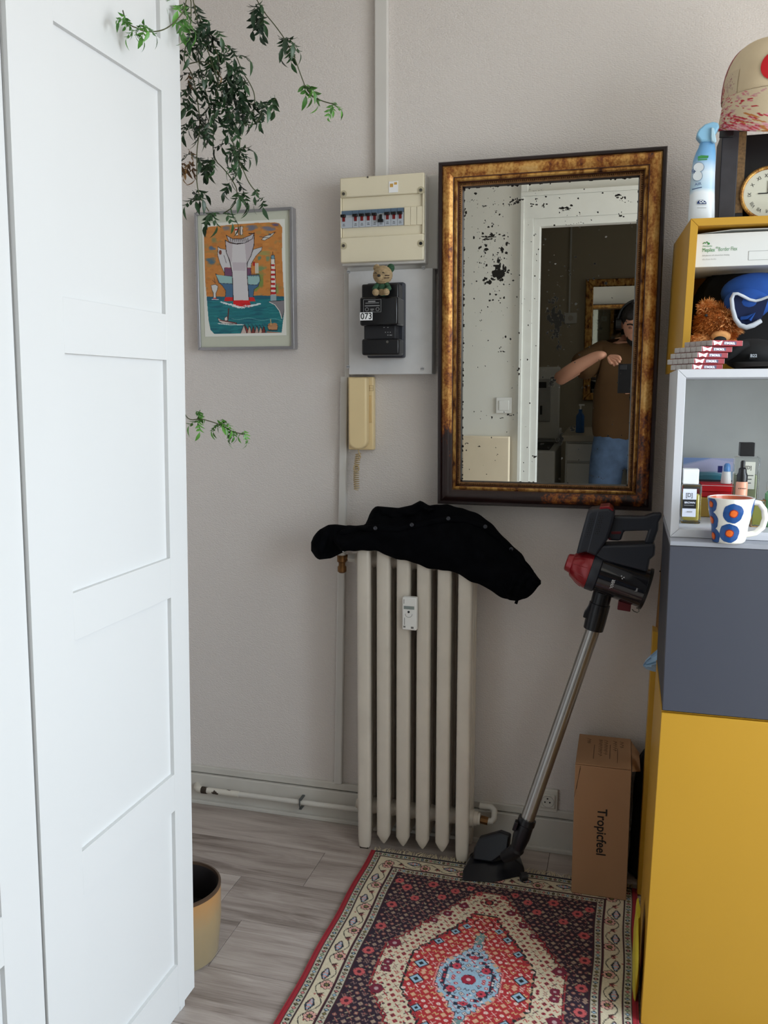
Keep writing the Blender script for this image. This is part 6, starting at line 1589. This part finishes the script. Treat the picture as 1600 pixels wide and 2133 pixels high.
g = G().slab([Vector(p) for p in ((0.004, -0.0004, 0.001), (0.012, -0.0004, 0.004), (0.020, -0.0004, 0.001), (0.024, -0.0004, GH-0.0012), (0.014, -0.0004, 0.0065), (0.002, -0.0004, GH-0.0012))], [Vector(p) for p in ((0.004, 0.0002, 0.001), (0.012, 0.0002, 0.004), (0.020, 0.0002, 0.001), (0.024, 0.0002, GH-0.0012), (0.014, 0.0002, 0.0065), (0.002, 0.0002, GH-0.0012))])
put('flash', g, M_gw, gum0, local=True, smooth=0)
lg('name_strip', (0.027, 0.058, -0.0004, 0.0003, 0.002, GH-0.0026), M_gn)
q = text('STIMOROL', 0.0062, (0.0285, -0.0006, 0.0030), (1, 0, 0), (0, 0, 1), M_gw, gum0, bold=0.0001, sx=0.85)
ang = math.radians(33.0)
dirL = Vector((math.cos(ang), math.sin(ang), 0)); dirW = Vector((-math.sin(ang), math.cos(ang), 0))
zbase = 1.3852
corner = [(1484, 0), (1462, 0), (1453, 0), (1446, 0), (1442, 0)]      # photo x of each row's near corner, from the top row
first = True
rowname = ['top', 'second', 'middle', 'fourth', 'bottom']; colname = ['front', 'second', 'third', 'fourth', 'rearmost']
for r in range(5):
    zr = zbase + (4-r)*(GH+0.0006)
    yc0 = 1.868 + (4-r)*0.001
    c_ = at(corner[r][0], 740, Y=yc0)
    c_ = at(corner[r][0]+0, 716+13*r, Y=yc0)
    for k in range(5):
        base = Vector((c_.x, yc0, zr)) + dirW*(GW*k)
        lab = 'chewing gum pack, %s from the front in the %s row' % (colname[k], rowname[r]) if k else 'chewing gum pack with red side showing at front of %s row' % rowname[r]
        if r in (1, 2, 3, 4) and k == 4 and r == 4: continue
        if first: gum0.location = base; gum0.rotation_euler = (0, 0, ang); gum0['label'] = lab; gum0['group'] = 'stacked chewing gum packs'; first = False
        else: dup(gum0, base, (0, 0, ang), lab, 'stacked chewing gum packs')

# ================================================================== things on top of the stack
M_bb = mat('black_book_cloth', (24, 22, 24), 0.6, var=0.2)
ZTOP = zT + 0.0008
bk0 = thing('dark_case', 'tall dark grey case under the embroidered cap', 'case', (0.19, 2.2, ZTOP))
B = boxat(1505, 272, 1531, 452, 2.13, 0.12)
put('case_body', G().box(B[0], B[1], 2.13, 2.26, ZTOP, B[5]), mat('dark_grey_case', (52, 50, 54), 0.5, var=0.2, vs_=30), bk0, bevel=0.002)
put('clasp', G().box(B[0]-0.006, B[1]-0.012, 2.122, 2.13, B[5]-0.016, B[5]-0.002), M_black, bk0, bevel=0.001)
bk1 = thing('brown_book', 'narrow dark book with mottled brown spine under the cap', 'book', (0.2, 2.2, ZTOP))
B = boxat(1533, 272, 1547, 452, 2.132, 0.12)
put('cover', G().box(B[0]+0.0008, B[1], 2.133, 2.26, ZTOP, B[5]), M_bb, bk1, bevel=0.001)
put('spine_strip', G().box(B[0]+0.002, B[1]-0.001, 2.1318, 2.134, ZTOP+0.02, B[5]-0.003), mat('mottled_brown', (110, 84, 52), 0.7, var=0.5, vs_=160), bk1)
bk2 = thing('black_box', 'black box behind the round gold rimmed clock', 'box', (0.27, 2.22, ZTOP))
B2_ = boxat(1548, 272, 1640, 452, 2.17, 0.12)
put('box_body', G().box(B2_[0]+0.001, B2_[1], 2.17, 2.29, ZTOP, B[5]-0.001), M_black, bk2, bevel=0.002)
# round clock leaning behind
ck = thing('round_clock', 'cream dial clock with ornate gold rim at right edge', 'clock', (0.285, 2.13, ZTOP))
cc = at(1604, 330, Y=2.13); R1 = 0.054; cc.z = ZTOP + R1 + 0.0042
put('dial', G().lathe([(0.0, 0), (R1-0.003, 0), (R1-0.003, -0.008), (0, -0.008)], cc, (0, -1, 0), 48, close=False), mat('cream_dial', (206, 206, 190), 0.5, var=0.04), ck)
put('rim', G().tube([cc+Vector((R1*math.cos(a), -0.001, R1*math.sin(a))) for a in [2*PI*k/48 for k in range(49)]], 0.004, 10), M_goldb, ck)
g = G()
for k in range(60):
    a = 2*PI*k/60; g.ell(cc+Vector((R1*math.cos(a), -0.0045, R1*math.sin(a))), (0.0017, 0.0017, 0.0017), 6)
put('rim_beads', g, M_goldb, ck, kind='stuff', recalc=False)
for k, s in enumerate(['XII', 'I', 'II', 'III', 'IIII', 'V', 'VI', 'VII', 'VIII', 'IX', 'X', 'XI']):
    a = PI/2 - k*PI/6; up2 = Vector((math.cos(a), 0, math.sin(a))); rt2 = Vector((math.sin(a), 0, -math.cos(a)))
    text(s, 0.0105, cc+Vector((0, -0.0006, 0))+up2*0.034-rt2*0.0028*len(s), rt2, up2, M_ink, ck, name='numeral', sx=0.9)
put('hand', G().box(cc.x-0.0008, cc.x+0.0008, cc.y-0.002, cc.y-0.001, cc.z, cc.z+0.026).box(cc.x-0.020, cc.x, cc.y-0.0022, cc.y-0.001, cc.z-0.001, cc.z+0.001), M_ink, ck)
# air freshener
af = thing('air_freshener', 'pale blue and white air freshener spray with trigger top', 'spray bottle', (0.14, 2.12, ZTOP))
def sp(x, y, Y=2.115): return at(x, y, Y=Y)
m = bpy.data.materials.new('blue_white_spray_can'); t = NT(m); sx = t.add('ShaderNodeSeparateXYZ'); t.link(t.coord(), sx.inputs[0])
t.out(t.ramp(t.math('ADD', t.math('MULTIPLY', sx.outputs['Z'], 5.0), t.math('MULTIPLY', t.noise(t.coord(), 22, 2), 0.14)), [(0.0, lin((214, 222, 228))), (0.36, lin((226, 232, 236))), (0.42, lin((176, 206, 224))), (0.60, lin((208, 222, 232))), (0.74, lin((128, 178, 218))), (0.82, lin((112, 168, 214)))]))
t.b.inputs['Roughness'].default_value = 0.25
zb = [(452, 1433.5, 1489), (445, 1434, 1489), (400, 1437, 1489), (360, 1440, 1490), (335, 1444, 1491), (318, 1450, 1491), (308, 1455, 1490), (298, 1458, 1489)]
rws = []
for y, xl, xr in zb:
    l, r = sp(xl, y), sp(xr, y); cxx = (l.x+r.x)/2; rr = (r.x-l.x)/2; z = l.z if y < 452 else ZTOP
    z = max(z, ZTOP)
    rws.append([(cxx+rr*math.cos(2*PI*j/32), 2.115+rr*0.62*math.sin(2*PI*j/32), z) for j in range(32)])
g = G(); g.grid(rws, closed=True); i = g.addv(rws[0]); g.face([i+k for k in range(32)]); i = g.addv(rws[-1]); g.face([i+k for k in range(32)])
put('can', g, m, af)
M_sky = mat('sky_blue_plastic', (136, 186, 216), 0.35)
f_ = [sp(1459, 298), sp(1451, 288), sp(1450, 282), sp(1456, 272), sp(1468, 262), sp(1484, 257), sp(1495, 259), sp(1498, 268), sp(1493, 276), sp(1489, 284), sp(1490, 298)]
f2 = [Vector((p.x, 2.100, p.z)) for p in f_]; put('spray_head', G().slab(f2, [p+Vector((0, 0.03, 0)) for p in f2]), M_sky, af, bevel=0.004, seg=3)
f_ = [sp(1480, 270), sp(1486, 272), sp(1491, 300), sp(1487, 303), sp(1480, 299), sp(1479, 288)]
f2 = [Vector((p.x, 2.094, p.z)) for p in f_]; put('trigger', G().slab(f2, [p+Vector((0, 0.012, 0)) for p in f2]), mat('pale_blue_trigger', (176, 208, 224), 0.35), af, bevel=0.002)
def canfront(x, y, d=0.0008):
    """point on the can's surface under a photo pixel"""
    xl = interp(sorted([(q[0], q[1]) for q in zb]), y); xr = interp(sorted([(q[0], q[2]) for q in zb]), y)
    l, r = sp(xl, y), sp(xr, y); c = (l.x+r.x)/2; rr = (r.x-l.x)/2; p = sp(x, y)
    k = max(-0.98, min(0.98, (p.x-c)/rr)); return Vector((p.x, 2.115-rr*0.62*math.sqrt(1-k*k)-d, p.z))
def decal(px, name, m, d=0.0022):
    g = G(); i = g.addv([canfront(x, y, d) for x, y in px]); g.face([i+k for k in range(len(px))]); return put(name, g, m, af)
decal([(1453, 329), (1460, 327), (1475, 328), (1474, 333), (1453, 334)], 'green_badge', M_gp); decal([(1453, 335.5), (1472, 334.5), (1472, 337), (1453, 337.5)], 'badge_line', M_gp)
M_cl = mat('white_cloud_label', (232, 238, 242), 0.4, var=0.0)
for c1, r1, c2, r2 in ((1454.5, 352, 10.5, 9.5), (1452, 370, 9.5, 10)):
    decal([(c1+c2*1.1*math.cos(2*PI*k/20), r1+r2*1.1*math.sin(2*PI*k/20)) for k in range(20)], 'label_outline', mat('blue_outline', (120, 150, 180), 0.5), 0.0024)
    decal([(c1+c2*math.cos(2*PI*k/20), r1+r2*math.sin(2*PI*k/20)) for k in range(20)], 'label', M_cl, 0.0030)
text('febreze', 0.0135, canfront(1440.5, 365, 0.0016)+Vector((0, -0.008, 0)), (1, 0, 0.14), (-0.14, 0, 1), mat('navy_print', (40, 60, 110), 0.5), af, sx=0.85)
text('AIR', 0.0085, canfront(1446, 391, 0.0016)+Vector((0, -0.005, 0)), (1, 0, 0.08), (-0.08, 0, 1), mat('navy_print', (40, 60, 110), 0.5), af, sx=1.1)
decal([(1441, 396), (1461, 393), (1461, 394.5), (1441, 397.5)], 'fine_print', mat('navy_print', (40, 60, 110), 0.5))
M_nv = mat('navy_print', (40, 60, 110), 0.5)
decal([(1460.5+10*math.cos(a), 428+8*math.sin(a)) for a in [PI+PI*k/10 for k in range(11)]], 'seal_top', M_nv)
decal([(1451, 429.5), (1470, 429.5), (1470, 430.3), (1451, 430.3)], 'seal_line', M_gr); decal([(1451, 436), (1470, 436), (1470, 436.8), (1451, 436.8)], 'seal_line', M_gr)
text('OC', 0.0085, canfront(1455.5, 427, 0.0016)+Vector((0, -0.002, 0)), (1, 0, 0), (0, 0, 1), M_cl, af, bold=0.0003)
# small yellow figure edge peeking left of the can
# embroidered cap
cap = thing('embroidered_cap', 'cream baseball cap with red disc and pink embroidered edges', 'cap', (0.26, 2.17, 1.915))
zc = 1.9165
Rc = at(1612, 160, Y=2.16)
rr = Rc.x - at(1509, 175, Y=2.16).x
ccx = Rc.x; zcap0 = at(1510, 205, Y=2.16).z; zcapT = at(1600, 84, Y=2.16).z+0.012
m = bpy.data.materials.new('cream_cap_cloth'); t = NT(m); m_ = m
c_ = t.coord(); t.out(t.ramp(t.noise(c_, 12, 3), [(0.3, lin((206, 186, 154))), (0.7, lin((222, 204, 172)))])); t.b.inputs['Roughness'].default_value = 0.85; t.bump(t.noise(c_, 900, 2), 0.3, 0.001)
M_capc = m; M_capp = mat('dusty_pink_seam', (172, 110, 112), 0.85, var=0.1)
rws = []
for k in range(15):
    a = (PI/2)*k/14; s = math.cos(a)**0.62; z = zcap0 + (zcapT-zcap0)*math.sin(a)**0.95
    lean = 0.0*math.sin(a)
    rws.append([(ccx+rr*s*math.cos(2*PI*j/40), 2.20+rr*0.98*s*math.sin(2*PI*j/40), z) for j in range(40)])
g = G(); g.grid(rws, closed=True); put('crown', g, M_capc, cap, smooth=80)
put('button', G().ell((ccx, 2.20, zcapT+0.001), (0.008, 0.008, 0.004), 14), mat('grey_cap_button', (120, 114, 116), 0.7), cap)
for a0 in (PI*1.0+0.02, PI*1.5, PI*0.0):
    pts = []
    for k in range(14):
        a = (PI/2)*k/14; s = math.cos(a)**0.62; pts.append((ccx+(rr*s+0.001)*math.cos(a0), 2.20+(rr*0.98*s+0.001)*math.sin(a0), zcap0+(zcapT-zcap0)*math.sin(a)**0.95))
    put('seam', G().tube(pts, 0.0016 if a0 < 4 else 0.0008, 6), M_capp, cap)
put('sweat_band', G().tube([(ccx+(rr+0.0006)*math.cos(2*PI*j/40), 2.20+(rr*0.98+0.0006)*math.sin(2*PI*j/40), zcap0+0.0005) for j in range(41)], 0.0010, 5), mat('brown_seam', (120, 96, 80), 0.8), cap)
# visor: curves down and forward
Vp = Paint(90, 60, (218, 200, 170))
def vis(u, v):
    a = -PI/2 + (u-0.5)*2.5
    R1_ = rr*(1.0+0.55*v); x = ccx + rr*(1.02+0.12*v)*np.cos(a)*(1); y = 2.20 + (rr*0.98 + 0.058*v)*np.sin(a)
    z = zcap0 - 0.001 - (zcap0-1.9195)*v**0.9 - 0.040*v*np.sin(a)**2
    return np.stack([x, y, z], -1)
Vp.a[:] = (214, 196, 166)
for k in range(170):
    x = rng.uniform(0, 90); y = 60-abs(rng.normal())*13; c = [(178, 34, 52), (214, 140, 150), (222, 170, 176), (190, 120, 60), (200, 60, 76)][rng.integers(5)]
    Vp.line([(x, y), (x+rng.uniform(3, 10), y+rng.uniform(2, 9))], rng.uniform(1.0, 2.6), c)
for k in range(110):
    x = abs(rng.normal())*16; y = rng.uniform(0, 60); c = [(178, 34, 52), (206, 120, 132), (200, 150, 150)][rng.integers(3)]
    Vp.line([(x, y), (x+rng.uniform(-4, 4), y+rng.uniform(-4, 4))], rng.uniform(1.0, 2.2), c)
M_emb = paintmat('embroidered_cloth', 0.85, bump=0.5, bs=700)
v_ = sheet('visor', Vp, vis, M_emb, cap)
sm = v_.modifiers.new('solid', 'SOLIDIFY'); sm.thickness = 0.003; sm.offset = 1
# embroidery on the crown's left front and the red disc
def crownpt(a, h):
    """a: angle round the crown, h: 0..1 height"""
    ah = np.arcsin(np.clip(h, 0, 1)**(1/0.95)); s = np.cos(ah)**0.62
    return np.stack([ccx+(rr*s+0.0012)*np.cos(a), 2.20+(rr*0.98*s+0.0012)*np.sin(a), zcap0+(zcapT-zcap0)*h], -1)
Ep = Paint(60, 44, (214, 196, 166))
for k in range(70):
    x = rng.normal(30, 13); y = rng.normal(22, 9); Ep.line([(x, y), (x+rng.uniform(-4, 4), y+rng.uniform(-3, 3))], 1.0, [(176, 130, 130), (150, 90, 100), (190, 150, 146)][rng.integers(3)])
for k in range(50):
    x = rng.uniform(0, 14); y = rng.uniform(18, 44); Ep.line([(x, y), (x+rng.uniform(-3, 3), y+rng.uniform(-3, 3))], 1.4, [(176, 40, 58), (200, 90, 100)][rng.integers(2)])
sheet('embroidery', Ep, lambda u, v: crownpt(PI+0.10+0.62*u, 0.42*(1-v)+0.003), M_emb, cap)
g = G(); ang0, h0 = PI*1.5-0.05, 0.34
rws = []
for k in range(6):
    q = k/5
    ar_ = np.array([ang0+0.30*q*math.cos(2*PI*j/30) for j in range(30)]); hr_ = np.array([h0+0.25*q*math.sin(2*PI*j/30) for j in range(30)])
    P_ = crownpt(ar_, hr_); P_[:, 1] -= 0.0012; rws.append([tuple(p) for p in P_])
g.grid(rws, closed=True); dsc = put('red_disc', g, mat('red_felt', (196, 26, 34), 0.85), cap)
for du, dv in ((-0.08, 0.05), (-0.05, -0.04), (-0.10, -0.0), (0.02, 0.04)):
    P_ = crownpt(np.array([ang0+du]), np.array([h0+dv]))[0]; q = put('stitch_dot', G().ell((P_[0], P_[1]-0.0015, P_[2]), (0.0018, 0.0010, 0.0018), 8), M_ink, cap); q.parent = dsc

# ================================================================== photographer (seen in the mirror) and his phone
def skin(name, verts, edges, radii, m, parent, root=0, sub=2, flat=None):
    bm = bmesh.new(); ly = bm.verts.layers.skin.verify(); vs2 = [bm.verts.new(v) for v in verts]
    for v, r in zip(vs2, radii): v[ly].radius = r if isinstance(r, tuple) else (r, r)
    vs2[root][ly].use_root = True
    for a, b in edges: bm.edges.new((vs2[a], vs2[b]))
    me = bpy.data.meshes.new(name); bm.to_mesh(me); bm.free()
    me.transform(RM[parent.name].inverted()); me.materials.append(m)
    o = bpy.data.objects.new(name, me); COL.objects.link(o); o.parent = parent; RM[o.name] = RM[parent.name]
    s = o.modifiers.new('skin', 'SKIN'); s.use_smooth_shade = True
    if sub: q = o.modifiers.new('sub', 'SUBSURF'); q.levels = sub; q.render_levels = sub
    return o
M_skin = mat('skin', (206, 150, 124), 0.55, var=0.04); M_tee = mat('brown_tee_cloth', (88, 62, 34), 0.9, var=0.05); M_jean = mat('washed_blue_denim', (84, 106, 138), 0.9, var=0.25, vs_=22); M_hair = mat('dark_brown_hair', (24, 18, 16), 0.7, var=0.3, vs_=80)
pe = thing('person', 'person in brown tee and jeans photographing with a phone, reflected in mirror', 'person', (0.0, -0.42, 0.0))
V = [(0, -.43, .95), (0, -.43, 1.12), (0, -.43, 1.28), (.01, -.42, 1.40), (.02, -.40, 1.46), (.03, -.36, 1.51),       # 0-5 spine, neck
     (-.10, -.43, .90), (-.12, -.42, .50), (-.125, -.45, .09), (-.135, -.34, .035),                                # 6-9 leg
     (.10, -.43, .90), (.13, -.42, .50), (.135, -.45, .09), (.145, -.34, .035),                                    # 10-13
     (-.17, -.42, 1.415), (-.285, -.35, 1.335), (-.385, -.27, 1.268), (-.29, -.19, 1.335), (-.165, -.11, 1.405), (-.115, -.085, 1.410),   # 14-19 arm
     (.20, -.42, 1.415), (.26, -.38, 1.26), (.27, -.31, 1.11), (.17, -.20, 1.16), (.085, -.105, 1.215), (.05, -.075, 1.235)]          # 20-25
E_ = [(0, 1), (1, 2), (2, 3), (3, 4), (4, 5), (0, 6), (6, 7), (7, 8), (8, 9), (0, 10), (10, 11), (11, 12), (12, 13), (3, 14), (14, 15), (15, 16), (16, 17), (17, 18), (18, 19), (3, 20), (20, 21), (21, 22), (22, 23), (23, 24), (24, 25)]
Rd = [(.13, .09), (.14, .10), (.15, .11), (.12, .09), .055, .05, .085, .058, .042, .038, .085, .058, .042, .038, .055, .047, .042, .043, .030, (.036, .020), .055, .047, .042, .043, .030, (.036, .020)]
skin('body', V, E_, Rd, M_skin, pe)
# hands: five fingers each, rooted in the palm
def fingers(palm, specs, sub=1):
    for pts in specs:
        L = [palm] + pts; skin('finger', L, [(k, k+1) for k in range(len(L)-1)], [.011] + [.0092]*(len(L)-2) + [.0078], M_skin, pe, sub=sub)
PL_ = Vector((-.100, -.080, 1.405))
fingers((-.105, -.082, 1.400), [[(-.075, -.060, 1.402), (-.050, -.045, 1.400), (-.040, -.030, 1.378)], [(-.078, -.058, 1.392), (-.054, -.042, 1.386), (-.045, -.030, 1.366)],
                         [(-.083, -.058, 1.382), (-.062, -.042, 1.373), (-.058, -.036, 1.353)], [(-.090, -.060, 1.374), (-.073, -.047, 1.362), (-.072, -.045, 1.346)],
                         [(-.100, -.062, 1.378), (-.092, -.046, 1.366), (-.080, -.040, 1.362)]])
fingers((.040, -.070, 1.245), [[(.018, -.045, 1.262), (-.006, -.022, 1.272), (-.028, -.018, 1.282)], [(.016, -.045, 1.246), (-.008, -.024, 1.252), (-.030, -.018, 1.258)],
                        [(.018, -.046, 1.232), (-.004, -.026, 1.232), (-.026, -.020, 1.234)], [(.024, -.050, 1.218), (.004, -.032, 1.212), (-.014, -.026, 1.210)],
                        [(.050, -.058, 1.262), (.048, -.038, 1.285), (.046, -.026, 1.305)]])
hc_ = Vector((.035, -.300, 1.575)); Rh = rx(math.radians(-22))
g = G(); g.ell(hc_, (.073, .092, .112), 32, Rh); g.ell(hc_+Rh@Vector((0, .052, -.052)), (.048, .045, .055), 24, Rh)
put('head', g, M_skin, pe)
put('nose', G().tube([hc_+Rh@Vector((0, .088, .008)), hc_+Rh@Vector((0, .107, -.018)), hc_+Rh@Vector((0, .098, -.030))], [.008, .013, .012], 10), M_skin, pe)
for s in (-1, 1):
    put('ear', G().ell(hc_+Rh@Vector((s*.074, -.004, -.005)), (.010, .017, .028), 12, Rh), M_skin, pe)
    put('eye', G().ell(hc_+Rh@Vector((s*.031, .081, .006)), (.013, .007, .007), 12, Rh), mat('closed_eye_shadow', (120, 80, 66), 0.6), pe)
    put('brow', G().tube([hc_+Rh@Vector((s*.014, .092, .024)), hc_+Rh@Vector((s*.034, .086, .029)), hc_+Rh@Vector((s*.050, .074, .022))], .0042, 6), M_hair, pe)
put('mouth', G().ell(hc_+Rh@Vector((0, .092, -.058)), (.022, .008, .005), 12, Rh), mat('lip', (150, 86, 76), 0.5), pe)
put('beard', G().ell(hc_+Rh@Vector((0, .046, -.070)), (.052, .050, .046), 24, Rh), M_hair, pe)
g = G(); g.ell(hc_+Rh@Vector((0, -.018, .030)), (.083, .092, .096), 32, Rh); g.ell(hc_+Rh@Vector((.01, .040, .080)), (.060, .045, .035), 20, Rh); g.ell(hc_+Rh@Vector((-.03, .055, .066)), (.035, .03, .028), 16, Rh)
put('hair', g, M_hair, pe)
# t-shirt with short wide sleeves, jeans
TV = [(0, -.43, .84), (0, -.43, 1.05), (0, -.43, 1.2), (.005, -.425, 1.33), (.012, -.415, 1.425), (-.15, -.42, 1.405), (-.225, -.385, 1.36), (-.295, -.335, 1.315), (.18, -.42, 1.405), (.235, -.395, 1.31), (.262, -.375, 1.22)]
sk = skin('t_shirt', TV, [(0, 1), (1, 2), (2, 3), (3, 4), (3, 5), (5, 6), (6, 7), (3, 8), (8, 9), (9, 10)], [(.215, .135), (.212, .135), (.208, .135), (.180, .125), .078, .095, .092, .088, .095, .090, .086], M_tee, pe)
JV = [(0, -.43, 1.10), (0, -.43, .98), (-.095, -.43, .84), (-.12, -.42, .50), (-.125, -.445, .11), (.095, -.43, .84), (.13, -.42, .50), (.135, -.445, .11)]
skin('jeans', JV, [(0, 1), (1, 2), (2, 3), (3, 4), (1, 5), (5, 6), (6, 7)], [(.16, .10), (.185, .125), .122, .088, .075, .122, .088, .075], M_jean, pe)
g = G()
for s in (-1, 1): g.ell((s*.13, -.37, .045), (.050, .135, .045), 18)
put('shoes', g, mat('dark_shoe', (40, 38, 40), 0.7), pe)
hp_ = thing('headphones', 'black headphones on the head of the person in mirror', 'headphones', (.035, -.31, 1.56))
pts = [hc_+Rh@Vector((.098*math.cos(a), -.010, .010+.118*math.sin(a))) for a in [PI*k/20 for k in range(21)]]
put('band', G().tube(pts, 0.008, 8), M_black, hp_)
for s in (-1, 1): put('ear_cup', G().cyl(hc_+Rh@Vector((s*.082, -.008, -.004)), hc_+Rh@Vector((s*.112, -.008, -.004)), .036, .032, n=24), M_black, hp_)
ph = thing('phone', 'black phone held by the person in the mirror', 'phone', (-0.016, -0.014, 1.21))
put('phone_body', G().box(-.052, .020, -.016, -.007, 1.208, 1.362), M_black, ph, bevel=0.004, seg=3)
put('camera_bump', G().box(-.044, -.008, -.0075, -.0050, 1.332, 1.356), M_blackm, ph, bevel=0.002)

# ================================================================== beyond the doorway and on its wall (seen in the mirror)
sw = thing('light_switch', 'square white light switch beside the doorway, seen in mirror', 'switch', (-0.635, 0.1, 1.11))
put('frame', G().box(-.678, -.594, .1005, .110, 1.108, 1.192), M_white, sw, bevel=0.002); put('rocker', G().box(-.662, -.610, .110, .1135, 1.124, 1.176), M_white, sw, bevel=0.0015)
bo = thing('cream_panel', 'plain cream board standing against the wall beside the doorway in mirror', 'panel', (-0.72, 0.13, 0.0))
put('board', G().box(-.855, -.600, .1035, .150, .001, .985), mat('cream_board', (226, 210, 184), 0.7, var=0.03), bo, bevel=0.006, seg=3)
wm = thing('washing_machine', 'white top loading washing machine with raised lid seen in mirror', 'washing machine', (-0.64, -1.0, 0.0))
M_wm = mat('white_enamel_dim', (196, 198, 196), 0.35, var=0.03)
put('cabinet', G().box(-.87, -.43, -1.35, -.80, 0.0, .80), M_wm, wm, bevel=0.012, seg=3)
put('tub_opening', G().box(-.83, -.47, -1.20, -.85, .8005, .806), M_blackm, wm, bevel=0.002)
put('control_panel', G().box(-.87, -.43, -1.37, -1.25, .807, .90), M_wm, wm, bevel=0.01)
put('lid', G().box(-.86, -.44, -1.245, -1.215, .83, 1.32), M_wm, wm, bevel=0.012, seg=3)
put('lid_recess', G().box(-.82, -.50, -1.216, -1.205, .95, 1.24), mat('grey_lid_inside', (150, 152, 152), 0.4), wm, bevel=0.006)
put('lid_label', G().box(-.66, -.60, -1.2055, -1.203, 1.19, 1.21).box(-.58, -.53, -1.2055, -1.203, 1.18, 1.22).box(-.57, -.555, -1.2055, -1.203, 1.0, 1.06), M_ink, wm)
kc = thing('kitchen_cabinet', 'white low kitchen cabinet behind the person seen in mirror', 'cabinet', (0.1, -1.1, 0.0))
put('carcass', G().box(-.37, .70, -1.40, -.85, 0.0, .86), M_wm, kc, bevel=0.004); put('worktop', G().box(-.39, .72, -1.42, -.82, .8605, .90), mat('pale_worktop', (170, 164, 150), 0.4), kc, bevel=0.004)
for k in range(2): put('door', G().box(-.36+.53*k, .155+.53*k, -.8495, -.832, .03, .72), M_wm, kc, bevel=0.003)
put('drawer', G().box(-.36, .155, -.8495, -.832, .735, .845), M_wm, kc, bevel=0.003)
sb = thing('soap_bottle', 'small blue soap bottle on kitchen worktop seen in mirror', 'bottle', (-0.29, -1.0, .9005))
put('bottle', G().lathe([(.026, 0), (.028, .004), (.026, .11), (.012, .13), (.012, .15)], (-.29, -1.0, .901)), mat('blue_soap', (40, 90, 150), 0.3), sb); put('pump', G().cyl((-.29, -1.0, 1.051), (-.29, -1.0, 1.075), .006).box(-.30, -.265, -1.005, -.995, 1.075, 1.085), M_white, sb)
ks = thing('wall_socket', 'small wall socket below a cable trunk seen in mirror', 'socket', (-.43, -2.0, 1.62))
put('frame', G().box(-.475, -.385, -1.9995, -1.985, 1.62, 1.70), M_wm, ks, bevel=0.003); put('well', G().cyl((-.43, -1.986, 1.66), (-.43, -1.982, 1.66), .02), mat('socket_well', (180, 176, 168), 0.5), ks)
put('trunk', G().box(-.448, -.436, -1.9995, -1.988, 1.7005, 2.7), M_wm, ks)
m2 = thing('gilt_wall_mirror', 'second gilt framed mirror hanging in the kitchen, seen in first', 'mirror', (0.05, -2.0, 1.05))
mitre_M = M_goldb
X0_, X1_, Z0_, Z1_ = -.325, .33, 1.05, 1.935
w_ = .055
O = [(X0_, Z0_), (X1_, Z0_), (X1_, Z1_), (X0_, Z1_)]; I = [(X0_+w_, Z0_+w_), (X1_-w_, Z0_+w_), (X1_-w_, Z1_-w_), (X0_+w_, Z1_-w_)]
for k in range(4):
    a, b = O[k], O[(k+1) % 4]; c, d = I[(k+1) % 4], I[k]; P_ = [Vector((q[0], -1.965, q[1])) for q in (a, b, c, d)]
    put('frame_rail', G().slab(P_, [p+Vector((0, -0.033, 0)) for p in P_]), M_goldb, m2, bevel=0.008, seg=3)
put('mirror_glass', G().box(X0_+w_, X1_-w_, -1.985, -1.978, Z0_+w_, Z1_-w_), mat('silver_mirror', (190, 192, 186), 0.02, 1.0, var=0.0), m2)
